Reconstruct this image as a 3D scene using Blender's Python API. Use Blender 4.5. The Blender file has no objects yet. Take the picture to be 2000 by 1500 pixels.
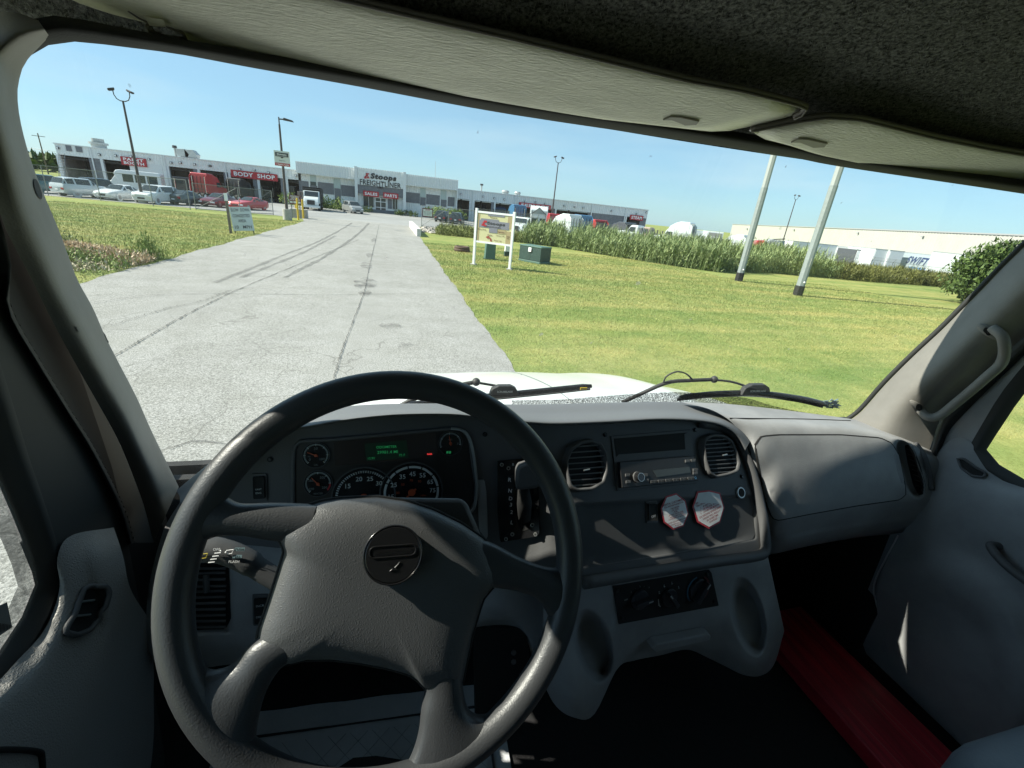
import bpy, math, random
import numpy as np
from mathutils import Vector, Matrix
random.seed(7); rng = np.random.default_rng(7)
SC = bpy.context.scene
COL = SC.collection
# ------------------------------------------------------------------ camera, world, sun, exposure
CAM_R = Matrix(((0.96459, 0.01336, -0.26339), (-0.24853, 0.38013, -0.89091), (0.08822, 0.92483, 0.36999)))
F = 855.0                                   # focal length in photo pixels (photo 2000 x 1500)
def _ray(x, y): return Vector(((x-1000)/F, -(y-750)/F, -1.0))
_U = -_ray(780, 2900).normalized()
_d = _ray(765, 386); _Y = (_d-_U*_d.dot(_U)).normalized(); _X = _Y.cross(_U)
CAM_R = Matrix((_X, _Y, _U))
cd = bpy.data.cameras.new('camera'); cam = bpy.data.objects.new('camera', cd); COL.objects.link(cam)
cam.matrix_world = CAM_R.to_4x4()
cd.sensor_fit = 'HORIZONTAL'; cd.sensor_width = 36.0; cd.lens = 36.0*F/2000.0
cd.clip_start = 0.02; cd.clip_end = 5000
SC.camera = cam
SUN_DIR = Vector((-0.75, 0.15, 0.65)).normalized()      # towards the sun
elev = math.asin(SUN_DIR.z); az = math.atan2(SUN_DIR.x, SUN_DIR.y)
w = bpy.data.worlds.new('World'); SC.world = w; w.use_nodes = True
nt = w.node_tree; nt.nodes.clear()
wo = nt.nodes.new('ShaderNodeOutputWorld'); bg = nt.nodes.new('ShaderNodeBackground'); sky = nt.nodes.new('ShaderNodeTexSky')
sky.sky_type = 'NISHITA'; sky.sun_disc = False; sky.sun_elevation = elev; sky.sun_rotation = az
sky.altitude = 200; sky.air_density = 1.0; sky.dust_density = .5; sky.ozone_density = 3.0
bg.inputs['Strength'].default_value = 0.09
tint = nt.nodes.new('ShaderNodeMixRGB'); tint.blend_type = 'MULTIPLY'; tint.inputs[0].default_value = 1; tint.inputs[2].default_value = (.74, .93, 1.06, 1); nt.links.new(sky.outputs[0], tint.inputs[1])
wt = nt.nodes.new('ShaderNodeTexCoord'); wm = nt.nodes.new('ShaderNodeMapping'); wm.inputs['Scale'].default_value = (1.2, 2.5, 9); wm.inputs['Rotation'].default_value = (.12, .2, .5); nt.links.new(wt.outputs['Generated'], wm.inputs[0])
wnz = nt.nodes.new('ShaderNodeTexNoise'); wnz.inputs['Scale'].default_value = 1.6; wnz.inputs['Detail'].default_value = 7; nt.links.new(wm.outputs[0], wnz.inputs['Vector'])
wr = nt.nodes.new('ShaderNodeMapRange'); wr.inputs[1].default_value = .50; wr.inputs[2].default_value = .85; wr.inputs[4].default_value = .6; nt.links.new(wnz.outputs[0], wr.inputs[0])
cir = nt.nodes.new('ShaderNodeMixRGB'); nt.links.new(wr.outputs[0], cir.inputs[0]); nt.links.new(tint.outputs[0], cir.inputs[1]); cir.inputs[2].default_value = (5.5, 6.2, 6.8, 1)
ev = nt.nodes.new('ShaderNodeMixRGB'); ev.inputs[0].default_value = .55; nt.links.new(cir.outputs[0], ev.inputs[1]); ev.inputs[2].default_value = (2.7, 4.1, 4.8, 1)
nt.links.new(ev.outputs[0], bg.inputs[0]); nt.links.new(bg.outputs[0], wo.inputs[0])
sl = bpy.data.lights.new('sun', 'SUN'); sun = bpy.data.objects.new('sun', sl); COL.objects.link(sun)
sl.energy = 5.0; sl.angle = math.radians(0.5); sl.color = (1.0, 0.94, 0.83)
sun.rotation_euler = (-SUN_DIR).to_track_quat('-Z', 'Y').to_euler()
SC.view_settings.view_transform = 'Standard'; SC.view_settings.look = 'None'
SC.view_settings.gamma = 1.0; SC.view_settings.exposure = 1.05
SC.render.engine = 'CYCLES'
SC.cycles.max_bounces = 10; SC.cycles.diffuse_bounces = 5; SC.cycles.transparent_max_bounces = 24
SC.cycles.sample_clamp_indirect = 4.0; SC.cycles.caustics_reflective = False; SC.cycles.caustics_refractive = False
H = 2.8                                     # camera height above the drive
# ------------------------------------------------------------------ pixel to place
def W(x, y): return CAM_R @ _ray(x, y)
def D(x, y, Yd): v = W(x, y); return v*(Yd/v.y)             # point on the plane Y = Yd
def G(x, y, h=H): v = W(x, y); return v*(-h/v.z)            # point on the ground
def PXL(p): c = CAM_R.transposed() @ Vector(p); return (1000+F*c.x/-c.z, 750-F*c.y/-c.z)
class Pl:
    """a plane in the place; hit() finds where a sight line meets it"""
    def __init__(s, p0, nrm, up=(0, 0, 1)):
        s.p = Vector(p0); s.n = Vector(nrm).normalized()
        s.u = Vector(up).cross(s.n).normalized(); s.v = s.n.cross(s.u)
    def hit(s, x, y, off=0.0):
        r = W(x, y); return r*((s.p+s.n*off).dot(s.n)/r.dot(s.n))
    def px(s, pts, off=0.0): return [s.hit(a, b, off) for a, b in pts]
    def loc(s, P): d = P-s.p; return (d.dot(s.u), d.dot(s.v))
    def at(s, a, b, c=0.0): return s.p+s.u*a+s.v*b+s.n*c
def smooth(t): t = max(0.0, min(1.0, t)); return t*t*(3-2*t)
def gz(x, y): return -H-1.25*smooth((x-32)/28)*smooth((y-34)/14)
# ------------------------------------------------------------------ materials
MATS = {}
def mat(name, col=(.5, .5, .5), rough=.6, metal=0., noise=0., nscale=5., col2=None, bump=0., bscale=50., btype='noise', spec=.5, emit=None, estr=0., detail=4., stretch=None, coat=0.):
    if name in MATS: return MATS[name]
    m = bpy.data.materials.new(name); m.use_nodes = True; t = m.node_tree; N = t.nodes; L = t.links
    b = N['Principled BSDF']; b.inputs['Base Color'].default_value = (*col, 1); b.inputs['Roughness'].default_value = rough
    b.inputs['Metallic'].default_value = metal; b.inputs['Specular IOR Level'].default_value = spec; b.inputs['Coat Weight'].default_value = coat
    tc = N.new('ShaderNodeTexCoord'); src = tc.outputs['Object']
    if stretch:
        mp = N.new('ShaderNodeMapping'); mp.inputs['Scale'].default_value = stretch; L.new(src, mp.inputs[0]); src = mp.outputs[0]
    if noise or col2:
        nz = N.new('ShaderNodeTexNoise'); nz.inputs['Scale'].default_value = nscale; nz.inputs['Detail'].default_value = detail; nz.inputs['Roughness'].default_value = .65
        L.new(src, nz.inputs['Vector'])
        cr = N.new('ShaderNodeValToRGB'); L.new(nz.outputs[0], cr.inputs[0])
        c2 = col2 or tuple(c*(1-noise) for c in col); c1 = col if col2 else tuple(min(1, c*(1+noise)) for c in col)
        cr.color_ramp.elements[0].position = .36; cr.color_ramp.elements[1].position = .64
        cr.color_ramp.elements[0].color = (*c2, 1); cr.color_ramp.elements[1].color = (*c1, 1)
        L.new(cr.outputs[0], b.inputs['Base Color'])
    if bump:
        if btype == 'noise':
            bn = N.new('ShaderNodeTexNoise'); bn.inputs['Scale'].default_value = bscale; bn.inputs['Detail'].default_value = 3; out = bn.outputs[0]
        elif btype == 'voronoi':
            bn = N.new('ShaderNodeTexVoronoi'); bn.feature = 'SMOOTH_F1'; bn.inputs['Scale'].default_value = bscale; out = bn.outputs[0]
        else:
            bn = N.new('ShaderNodeTexVoronoi'); bn.feature = 'DISTANCE_TO_EDGE'; bn.inputs['Scale'].default_value = bscale; out = bn.outputs[0]
        if btype != 'noise':      # wander the cells so that the grain looks like hide
            wn = N.new('ShaderNodeTexNoise'); wn.inputs['Scale'].default_value = bscale*.35; L.new(src, wn.inputs['Vector'])
            mx = N.new('ShaderNodeMixRGB'); mx.blend_type = 'LINEAR_LIGHT'; mx.inputs[0].default_value = .9/bscale*1.2; L.new(src, mx.inputs[1]); L.new(wn.outputs['Color'], mx.inputs[2]); L.new(mx.outputs[0], bn.inputs['Vector'])
        else: L.new(src, bn.inputs['Vector'])
        bp = N.new('ShaderNodeBump'); bp.inputs['Strength'].default_value = bump; bp.inputs['Distance'].default_value = .5/bscale
        L.new(out, bp.inputs['Height']); L.new(bp.outputs[0], b.inputs['Normal'])
    if emit: b.inputs['Emission Color'].default_value = (*emit, 1); b.inputs['Emission Strength'].default_value = estr
    MATS[name] = m; return m
def glassmat(name, tint=(1, 1, 1), f0=.04, mn=0.0, dust=0.0):
    m = bpy.data.materials.new(name); m.use_nodes = True; t = m.node_tree; N = t.nodes; L = t.links; N.clear()
    o = N.new('ShaderNodeOutputMaterial'); tr = N.new('ShaderNodeBsdfTransparent'); tr.inputs[0].default_value = (*tint, 1)
    g = N.new('ShaderNodeBsdfGlossy'); g.inputs['Roughness'].default_value = .01
    ge = N.new('ShaderNodeNewGeometry'); dt = N.new('ShaderNodeVectorMath'); dt.operation = 'DOT_PRODUCT'; L.new(ge.outputs['Incoming'], dt.inputs[0]); L.new(ge.outputs['Normal'], dt.inputs[1])
    ab = N.new('ShaderNodeMath'); ab.operation = 'ABSOLUTE'; L.new(dt.outputs['Value'], ab.inputs[0]); iv = N.new('ShaderNodeMath'); iv.operation = 'SUBTRACT'; iv.inputs[0].default_value = 1; L.new(ab.outputs[0], iv.inputs[1])
    pw = N.new('ShaderNodeMath'); pw.operation = 'POWER'; pw.inputs[1].default_value = 5; L.new(iv.outputs[0], pw.inputs[0])
    ml = N.new('ShaderNodeMath'); ml.operation = 'MULTIPLY_ADD'; ml.inputs[1].default_value = .6; ml.inputs[2].default_value = f0+mn; L.new(pw.outputs[0], ml.inputs[0])
    mx = N.new('ShaderNodeMixShader'); L.new(ml.outputs[0], mx.inputs[0]); L.new(tr.outputs[0], mx.inputs[1]); L.new(g.outputs[0], mx.inputs[2]); out = mx.outputs[0]
    if dust:
        tc = N.new('ShaderNodeTexCoord'); mp = N.new('ShaderNodeMapping'); mp.inputs['Scale'].default_value = (1.5, 1, 5); mp.inputs['Rotation'].default_value = (0, .6, 0); L.new(tc.outputs['Object'], mp.inputs[0]); nz = N.new('ShaderNodeTexNoise'); nz.inputs['Scale'].default_value = 2.2; nz.inputs['Detail'].default_value = 8; nz.inputs['Roughness'].default_value = .6; L.new(mp.outputs[0], nz.inputs['Vector'])
        mr = N.new('ShaderNodeMapRange'); mr.inputs[1].default_value = .35; mr.inputs[2].default_value = .75; mr.inputs[3].default_value = dust*.3; mr.inputs[4].default_value = dust; L.new(nz.outputs[0], mr.inputs[0])
        sp = N.new('ShaderNodeTexNoise'); sp.inputs['Scale'].default_value = 55; sp.inputs['Detail'].default_value = 1; L.new(tc.outputs['Object'], sp.inputs['Vector']); sm = N.new('ShaderNodeMapRange'); sm.inputs[1].default_value = .77; sm.inputs[2].default_value = .80; sm.inputs[4].default_value = .35; L.new(sp.outputs[0], sm.inputs[0])
        mxx = N.new('ShaderNodeMath'); mxx.operation = 'ADD'; mxx.use_clamp = True; L.new(mr.outputs[0], mxx.inputs[0]); L.new(sm.outputs[0], mxx.inputs[1])
        df = N.new('ShaderNodeBsdfDiffuse'); df.inputs[0].default_value = (.5, .5, .48, 1); tl = N.new('ShaderNodeBsdfTranslucent'); tl.inputs[0].default_value = (.5, .5, .48, 1); ad = N.new('ShaderNodeMixShader'); L.new(df.outputs[0], ad.inputs[1]); L.new(tl.outputs[0], ad.inputs[2])
        m2 = N.new('ShaderNodeMixShader'); L.new(mxx.outputs[0], m2.inputs[0]); L.new(out, m2.inputs[1]); L.new(ad.outputs[0], m2.inputs[2]); out = m2.outputs[0]
    L.new(out, o.inputs[0]); MATS[name] = m; return m
def alphamat(name, col, alpha_fn, rough=.8):
    """a surface with holes or a soft edge: alpha_fn(nodes, links, vector) gives the alpha socket"""
    m = bpy.data.materials.new(name); m.use_nodes = True; t = m.node_tree; N = t.nodes; L = t.links
    b = N['Principled BSDF']; b.inputs['Base Color'].default_value = (*col, 1); b.inputs['Roughness'].default_value = rough
    tc = N.new('ShaderNodeTexCoord'); L.new(alpha_fn(N, L, tc.outputs['Object']), b.inputs['Alpha']); MATS[name] = m; return m
# ------------------------------------------------------------------ mesh builder
WLOC = {}
class MB:
    def __init__(s): s.v = []; s.f = []; s.m = []; s.mats = []
    def mi(s, m):
        if m not in s.mats: s.mats.append(m)
        return s.mats.index(m)
    def add(s, vs, fs, m=None):
        o = len(s.v); s.v += [Vector(v) for v in vs]; i = s.mi(m) if m is not None else 0
        for f in fs: s.f.append(tuple(o+k for k in f)); s.m.append(i)
        return s
    def box(s, c, d, m=None, R=None):
        c = Vector(c); hx, hy, hz = d[0]/2, d[1]/2, d[2]/2; vs = []
        for z in (-hz, hz):
            for x, y in ((-hx, -hy), (hx, -hy), (hx, hy), (-hx, hy)):
                v = Vector((x, y, z)); vs.append(c+(R @ v if R else v))
        return s.add(vs, [(3, 2, 1, 0), (4, 5, 6, 7), (0, 1, 5, 4), (1, 2, 6, 5), (2, 3, 7, 6), (3, 0, 4, 7)], m)
    def bb(s, x0, x1, y0, y1, z0, z1, m=None): return s.box(((x0+x1)/2, (y0+y1)/2, (z0+z1)/2), (abs(x1-x0), abs(y1-y0), abs(z1-z0)), m)
    def prism(s, front, off, m=None):
        n = len(front); off = Vector(off); vs = [Vector(p) for p in front]+[Vector(p)+off for p in front]
        return s.add(vs, [tuple(range(n)), tuple(reversed(range(n, 2*n)))]+[(i, i+n, (i+1) % n+n, (i+1) % n) for i in range(n)], m)
    def tube(s, path, r, n=10, m=None, closed=False, cap=True, sx=1.0):
        path = [Vector(p) for p in path]; N = len(path); rs = r if isinstance(r, (list, tuple)) else [r]*N; vs = []
        nrm = None
        for i, p in enumerate(path):
            if closed: t = path[(i+1) % N]-path[i-1]
            else: t = path[min(i+1, N-1)]-path[max(i-1, 0)]
            t.normalize()
            if nrm is None:
                nrm = t.cross(Vector((0, 0, 1)));
                if nrm.length < .05: nrm = t.cross(Vector((1, 0, 0)))
            nrm = (nrm-t*nrm.dot(t)).normalized(); bn = t.cross(nrm)
            for k in range(n):
                a = 2*math.pi*k/n; vs.append(p+(nrm*math.cos(a)*sx+bn*math.sin(a))*rs[i])
        fs = []
        for i in range(N if closed else N-1):
            for k in range(n):
                a, b = i*n+k, i*n+(k+1) % n; c, d = ((i+1) % N)*n+(k+1) % n, ((i+1) % N)*n+k
                fs.append((a, b, c, d))
        if cap and not closed: fs += [tuple(reversed(range(n))), tuple(range((N-1)*n, N*n))]
        return s.add(vs, fs, m)
    def cyl(s, a, b, r0, r1=None, n=16, m=None): return s.tube([a, b], [r0, r0 if r1 is None else r1], n, m)
    def grid(s, rows, m=None, flip=False):
        nc = len(rows[0]); vs = [p for r in rows for p in r]; fs = []
        for i in range(len(rows)-1):
            for j in range(nc-1):
                q = (i*nc+j, i*nc+j+1, (i+1)*nc+j+1, (i+1)*nc+j); fs.append(tuple(reversed(q)) if flip else q)
        return s.add(vs, fs, m)
    def sphere(s, c, r, m=None, nu=16, nv=10, sc=(1, 1, 1)):
        rows = []
        for i in range(nv+1):
            th = math.pi*i/nv
            rows.append([Vector(c)+Vector((r*sc[0]*math.sin(th)*math.cos(2*math.pi*j/nu), r*sc[1]*math.sin(th)*math.sin(2*math.pi*j/nu), r*sc[2]*math.cos(th))) for j in range(nu+1)])
        return s.grid(rows, m)
    def build(s, name, material=None, parent=None, world=False, smooth=None, bevel=0, segs=2, solid=0, sub=0, orient=True):
        me = bpy.data.meshes.new(name)
        vs = s.v
        c = Vector((0, 0, 0))
        if world:
            xs = [v.x for v in vs]; ys = [v.y for v in vs]; zs = [v.z for v in vs]
            c = Vector(((min(xs)+max(xs))/2, (min(ys)+max(ys))/2, (min(zs)+max(zs))/2))
            if parent is None: c.z = min(zs)
        me.from_pydata([tuple(v-c) for v in vs], [], s.f); me.update()
        ms = s.mats if (s.mats and s.mats[0] is not None) else [material]
        for mm in ms: me.materials.append(mm if mm is not None else material)
        for p, i in zip(me.polygons, s.m): p.material_index = i
        if orient or smooth is not None:
            import bmesh
            bm = bmesh.new(); bm.from_mesh(me); bmesh.ops.remove_doubles(bm, verts=bm.verts, dist=1e-6)
            if orient: bmesh.ops.recalc_face_normals(bm, faces=bm.faces)
            bm.to_mesh(me); bm.free()
        o = bpy.data.objects.new(name, me); COL.objects.link(o)
        if parent is not None: o.parent = parent
        o.location = c-(WLOC.get(parent.name, Vector((0, 0, 0))) if (parent is not None and world) else Vector((0, 0, 0)))
        WLOC[o.name] = c
        if bevel:
            b = o.modifiers.new('bevel', 'BEVEL'); b.width = bevel; b.segments = segs; b.limit_method = 'ANGLE'; b.angle_limit = math.radians(35)
        if solid:
            b = o.modifiers.new('solid', 'SOLIDIFY'); b.thickness = solid; b.offset = -1
        if sub:
            b = o.modifiers.new('sub', 'SUBSURF'); b.levels = sub; b.render_levels = sub
        if smooth is not None:
            me.polygons.foreach_set('use_smooth', [True]*len(me.polygons))
            if smooth < 179: me.set_sharp_from_angle(angle=math.radians(smooth))
        return o
def tag(o, label=None, cat=None, group=None, kind=None):
    if label: o['label'] = label
    if cat: o['category'] = cat
    if group: o['group'] = group
    if kind: o['kind'] = kind
    return o
def empty(name, loc, rz=0, label=None, cat=None, group=None):
    o = bpy.data.objects.new(name, None); COL.objects.link(o); o.location = loc; o.rotation_euler = (0, 0, rz); o.empty_display_size = .2
    WLOC[o.name] = Vector(loc); return tag(o, label, cat, group)
def copy_tree(o, parent=None):
    c = o.copy(); COL.objects.link(c); c.parent = parent
    for ch in list(o.children): copy_tree(ch, c)
    return c
def crom(P, n):
    """smooth curve through points"""
    P = [Vector(p) for p in P]; out = []; k = len(P)-1
    for i in range(n+1):
        t = k*i/n; j = min(int(t), k-1); u = t-j
        p0 = P[j-1] if j > 0 else P[0]*2-P[1]; p1 = P[j]; p2 = P[j+1]; p3 = P[j+2] if j+2 <= k else P[k]*2-P[k-1]
        out.append(.5*((2*p1)+(p2-p0)*u+(2*p0-5*p1+4*p2-p3)*u*u+(3*p1-p0-3*p2+p3)*u**3))
    return out
def resample(P, n, closed=False):
    """even spacing along a curve"""
    P = [Vector(p) for p in P]
    if closed: P = P+[P[0]]
    L = [0]
    for a, b in zip(P, P[1:]): L.append(L[-1]+(b-a).length)
    out = []
    m = n if closed else n-1
    for i in range(n):
        t = L[-1]*i/m; j = 0
        while j < len(L)-2 and L[j+1] < t: j += 1
        q = (t-L[j])/max(1e-9, L[j+1]-L[j]); out.append(P[j].lerp(P[j+1], q))
    return out
def loft(rows3, nu=24, nv=16):
    """smooth sheet through rows of points"""
    R = [resample(crom(r, 60), nu+1) for r in rows3]
    cols = [crom([r[j] for r in R], nv) for j in range(nu+1)]
    return [[cols[j][i] for j in range(nu+1)] for i in range(nv+1)]
def inflate(mb, P, nrm, h, m=None, rings=6, p=2.2, centre=None, back=0.0):
    """cushion over a star-shaped outline; h is the rise at the middle, back the depth of the skirt behind"""
    P = [Vector(q) for q in P]; c = Vector(centre) if centre is not None else sum(P, Vector())/len(P); nrm = Vector(nrm); rows = []
    if back: rows.append([q-nrm*back for q in P]+[P[0]-nrm*back])
    for i in range(rings+1):
        s_ = 1-i/rings*.999; hh = h*(1-s_**p)**(1/1.6)
        r = [c+(q-c)*s_+nrm*hh for q in P]; rows.append(r+[r[0]])
    return mb.grid(rows, m)
def rrect(w_, h_, r, n=5):
    out = []
    for cx, cy, a0 in ((w_/2-r, h_/2-r, 0), (-w_/2+r, h_/2-r, 90), (-w_/2+r, -h_/2+r, 180), (w_/2-r, -h_/2+r, 270)):
        for k in range(n+1):
            a = math.radians(a0+90*k/n); out.append((cx+r*math.cos(a), cy+r*math.sin(a)))
    return out
_tc = {}
def textmesh(s, bold=0.0):
    k = (s, bold)
    if k in _tc: return _tc[k]
    cu = bpy.data.curves.new('t', 'FONT'); cu.body = s; cu.size = 1.0; cu.offset = bold; cu.resolution_u = 3; cu.space_character = 1.0+bold*3; cu.align_x = 'LEFT'
    o = bpy.data.objects.new('t', cu); COL.objects.link(o)
    dg = bpy.context.evaluated_depsgraph_get(); me = bpy.data.meshes.new_from_object(o.evaluated_get(dg))
    V = [(v.co.x, v.co.y) for v in me.vertices]; Fs = [tuple(p.vertices) for p in me.polygons]
    bpy.data.objects.remove(o); bpy.data.curves.remove(cu); bpy.data.meshes.remove(me)
    xs = [v[0] for v in V]; ys = [v[1] for v in V]; b = (min(xs), max(xs), min(ys), max(ys)); _tc[k] = (V, Fs, b); return _tc[k]
def text(mb, s, c, u, v, width=None, height=None, m=None, bold=0.0, th=0.0, shear=0.0):
    """lettering centred on c in the frame u (right), v (up)"""
    V, Fs, b = textmesh(s, bold); c = Vector(c); u = Vector(u).normalized(); v = Vector(v).normalized(); bw = b[1]-b[0]; bh = b[3]-b[2]
    if width and height: sx, sy = width/bw, height/bh
    elif width: sx = sy = width/bw
    else: sx = sy = height/bh
    cx, cy = (b[0]+b[1])/2, (b[2]+b[3])/2
    n_ = u.cross(v)
    P = [c+u*((x-cx)*sx+(y-cy)*sy*shear)+v*((y-cy)*sy)+n_*th for x, y in V]
    mb.add(P, Fs, m)
    return mb
# ================================================================== THE SETTING OUTDOORS
# ---- ground materials
def ground_mat(name, cols, scales, rough=.95, bump=.4, bscale=30, stretch=(1, 1, 1), extra=None):
    m = bpy.data.materials.new(name); m.use_nodes = True; t = m.node_tree; N = t.nodes; L = t.links; b = N['Principled BSDF']
    b.inputs['Roughness'].default_value = rough; b.inputs['Specular IOR Level'].default_value = .2
    tc = N.new('ShaderNodeTexCoord'); mp = N.new('ShaderNodeMapping'); mp.inputs['Scale'].default_value = stretch; L.new(tc.outputs['Object'], mp.inputs[0])
    prev = None
    for i, (c0, c1) in enumerate(cols):
        nz = N.new('ShaderNodeTexNoise'); nz.inputs['Scale'].default_value = scales[i]; nz.inputs['Detail'].default_value = 6; nz.inputs['Roughness'].default_value = .7
        L.new(mp.outputs[0], nz.inputs['Vector']); cr = N.new('ShaderNodeValToRGB'); L.new(nz.outputs[0], cr.inputs[0])
        cr.color_ramp.elements[0].position = .38; cr.color_ramp.elements[1].position = .62; cr.color_ramp.elements[0].color = (*c0, 1); cr.color_ramp.elements[1].color = (*c1, 1)
        if prev is None: prev = cr.outputs[0]
        else:
            mx = N.new('ShaderNodeMixRGB'); mx.blend_type = 'MULTIPLY'; mx.inputs[0].default_value = 1; L.new(prev, mx.inputs[1]); L.new(cr.outputs[0], mx.inputs[2]); prev = mx.outputs[0]
    if extra: prev = extra(N, L, mp.outputs[0], prev)
    L.new(prev, b.inputs['Base Color'])
    nb = N.new('ShaderNodeTexNoise'); nb.inputs['Scale'].default_value = bscale; nb.inputs['Detail'].default_value = 4; L.new(tc.outputs['Object'], nb.inputs['Vector'])
    bp = N.new('ShaderNodeBump'); bp.inputs['Strength'].default_value = bump; bp.inputs['Distance'].default_value = .02; L.new(nb.outputs[0], bp.inputs['Height']); L.new(bp.outputs[0], b.inputs['Normal'])
    return m
def cracks(N, L, vec, prev):
    # hairline map cracking, wandering and only here and there
    wn = N.new('ShaderNodeTexNoise'); wn.inputs['Scale'].default_value = 1.3; wn.inputs['Detail'].default_value = 5; L.new(vec, wn.inputs['Vector'])
    ad = N.new('ShaderNodeMixRGB'); ad.blend_type = 'LINEAR_LIGHT'; ad.inputs[0].default_value = .35; L.new(vec, ad.inputs[1]); L.new(wn.outputs['Color'], ad.inputs[2])
    for sc_, wd, mk in ((.55, .008, .50), (1.9, .012, .60)):
        vo = N.new('ShaderNodeTexVoronoi'); vo.feature = 'DISTANCE_TO_EDGE'; vo.inputs['Scale'].default_value = sc_; L.new(ad.outputs[0], vo.inputs['Vector'])
        lt = N.new('ShaderNodeMapRange'); lt.inputs[1].default_value = 0; lt.inputs[2].default_value = wd; lt.inputs[3].default_value = 1; lt.inputs[4].default_value = 0; L.new(vo.outputs[0], lt.inputs[0])
        mk_ = N.new('ShaderNodeTexNoise'); mk_.inputs['Scale'].default_value = .45; L.new(vec, mk_.inputs['Vector'])
        mr = N.new('ShaderNodeMapRange'); mr.inputs[1].default_value = mk-.04; mr.inputs[2].default_value = mk+.06; L.new(mk_.outputs[0], mr.inputs[0])
        ml = N.new('ShaderNodeMath'); ml.operation = 'MULTIPLY'; L.new(lt.outputs[0], ml.inputs[0]); L.new(mr.outputs[0], ml.inputs[1])
        mx = N.new('ShaderNodeMixRGB'); L.new(ml.outputs[0], mx.inputs[0]); L.new(prev, mx.inputs[1]); mx.inputs[2].default_value = (.17, .165, .15, 1); prev = mx.outputs[0]
    return prev
def mown(N, L, vec, prev):
    # faint mower passes and drier patches
    mp = N.new('ShaderNodeMapping'); mp.inputs['Rotation'].default_value = (0, 0, .22); mp.inputs['Scale'].default_value = (.05, .9, 1); L.new(vec, mp.inputs[0])
    nz = N.new('ShaderNodeTexNoise'); nz.inputs['Scale'].default_value = 1; nz.inputs['Detail'].default_value = 4; L.new(mp.outputs[0], nz.inputs['Vector'])
    cr = N.new('ShaderNodeValToRGB'); L.new(nz.outputs[0], cr.inputs[0]); cr.color_ramp.elements[0].position = .40; cr.color_ramp.elements[1].position = .60; cr.color_ramp.elements[0].color = (.76, .86, .72, 1); cr.color_ramp.elements[1].color = (1.08, 1.02, 1, 1)
    mx = N.new('ShaderNodeMixRGB'); mx.blend_type = 'MULTIPLY'; mx.inputs[0].default_value = 1; L.new(prev, mx.inputs[1]); L.new(cr.outputs[0], mx.inputs[2])
    n2 = N.new('ShaderNodeTexNoise'); n2.inputs['Scale'].default_value = .35; n2.inputs['Detail'].default_value = 8; n2.inputs['Roughness'].default_value = .75; L.new(vec, n2.inputs['Vector'])
    mr = N.new('ShaderNodeMapRange'); mr.inputs[1].default_value = .52; mr.inputs[2].default_value = .72; mr.inputs[4].default_value = .55; L.new(n2.outputs[0], mr.inputs[0])
    m2 = N.new('ShaderNodeMixRGB'); L.new(mr.outputs[0], m2.inputs[0]); L.new(mx.outputs[0], m2.inputs[1]); m2.inputs[2].default_value = (.40, .37, .15, 1); return m2.outputs[0]
M_road = ground_mat('old_asphalt', [((.17, .168, .155), (.47, .46, .435)), ((.86, .86, .84), (1, 1, 1)), ((.9, .9, .9), (1, 1, 1))], [48, 1.1, .25], bump=.5, bscale=60, extra=cracks)
M_lot = ground_mat('lot_concrete', [((.27, .27, .26), (.34, .34, .33)), ((.8, .8, .8), (1, 1, 1))], [9, .12], bump=.2, bscale=20, extra=cracks)
M_lawn = ground_mat('lawn_turf', [((.25, .255, .09), (.355, .36, .145)), ((.72, .82, .70), (1.0, 1.0, .95)), ((.80, .9, .8), (1.05, 1.0, .95))], [22, 1.2, .12], bump=.9, bscale=45, extra=mown)
M_dirt = mat('dry_soil', (.22, .18, .11), .95, noise=.35, nscale=12, bump=.5, bscale=30)
# ---- ground sheet out to the horizon
xs = sorted(set([-3000, -900, -300, -120, -80]+list(range(-60, 161, 4))+[200, 300, 500, 1200, 3000])); ys = sorted(set([-300, -60, -20]+list(range(-8, 140, 4))+[160, 220, 400, 900, 3000]))
mb = MB(); mb.grid([[Vector((x, y, gz(x, y))) for x in xs] for y in ys])
tag(mb.build('lawn_ground', M_lawn, smooth=180), kind='structure')
# ---- driveway with a ragged edge
def edge_r(y): return 2.22+.03*math.sin(y*.9)+.022*math.sin(y*3.1+1)+.012*math.sin(y*9)
def edge_l(y): return -7.75+.06*math.sin(y*1.1)+.04*math.sin(y*3.7)-(0 if y < 44 else (y-44)**1.5*.05)
rows = []
for i in range(300):
    y = -9+(i/299)**1.0*63.6; a, b = edge_l(y), edge_r(y); rows.append([Vector((a+(b-a)*k/4, y, -H+.012+.03*(1-abs(k-2)/2))) for k in range(5)])
mb = MB(); mb.grid(rows); tag(mb.build('driveway', M_road, smooth=180), kind='structure')
def lot_y(x):
    P = [(-90, 52.3), (-11.5, 52.3), (-9.8, 51), (-8.5, 50.4), (2.2, 54.2), (4, 55), (15, 57), (22, 51), (30, 46), (60, 42), (200, 30)]
    for (x0, y0), (x1, y1) in zip(P, P[1:]):
        if x0 <= x <= x1: return y0+(y1-y0)*(x-x0)/(x1-x0)
    return 52
rows = []
lx = [-90, -70, -50, -30, -20, -14, -11.5, -10.5, -9.8, -9, -8.5, -5, 0, 2.2, 4, 8, 12, 15, 18, 22, 26, 30, 35, 40, 45, 50, 55, 60, 70, 80, 100, 130, 160]
for t in [0, .02, .05, .1, .2, .3, .4, .6, .8, 1]:
    rows.append([Vector((x, lot_y(x)*(1-t)+130*t, gz(x, lot_y(x)*(1-t)+130*t)+.008)) for x in lx])
mb = MB(); mb.grid(rows); tag(mb.build('parking_lot', M_lot, smooth=180), kind='structure')
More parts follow.
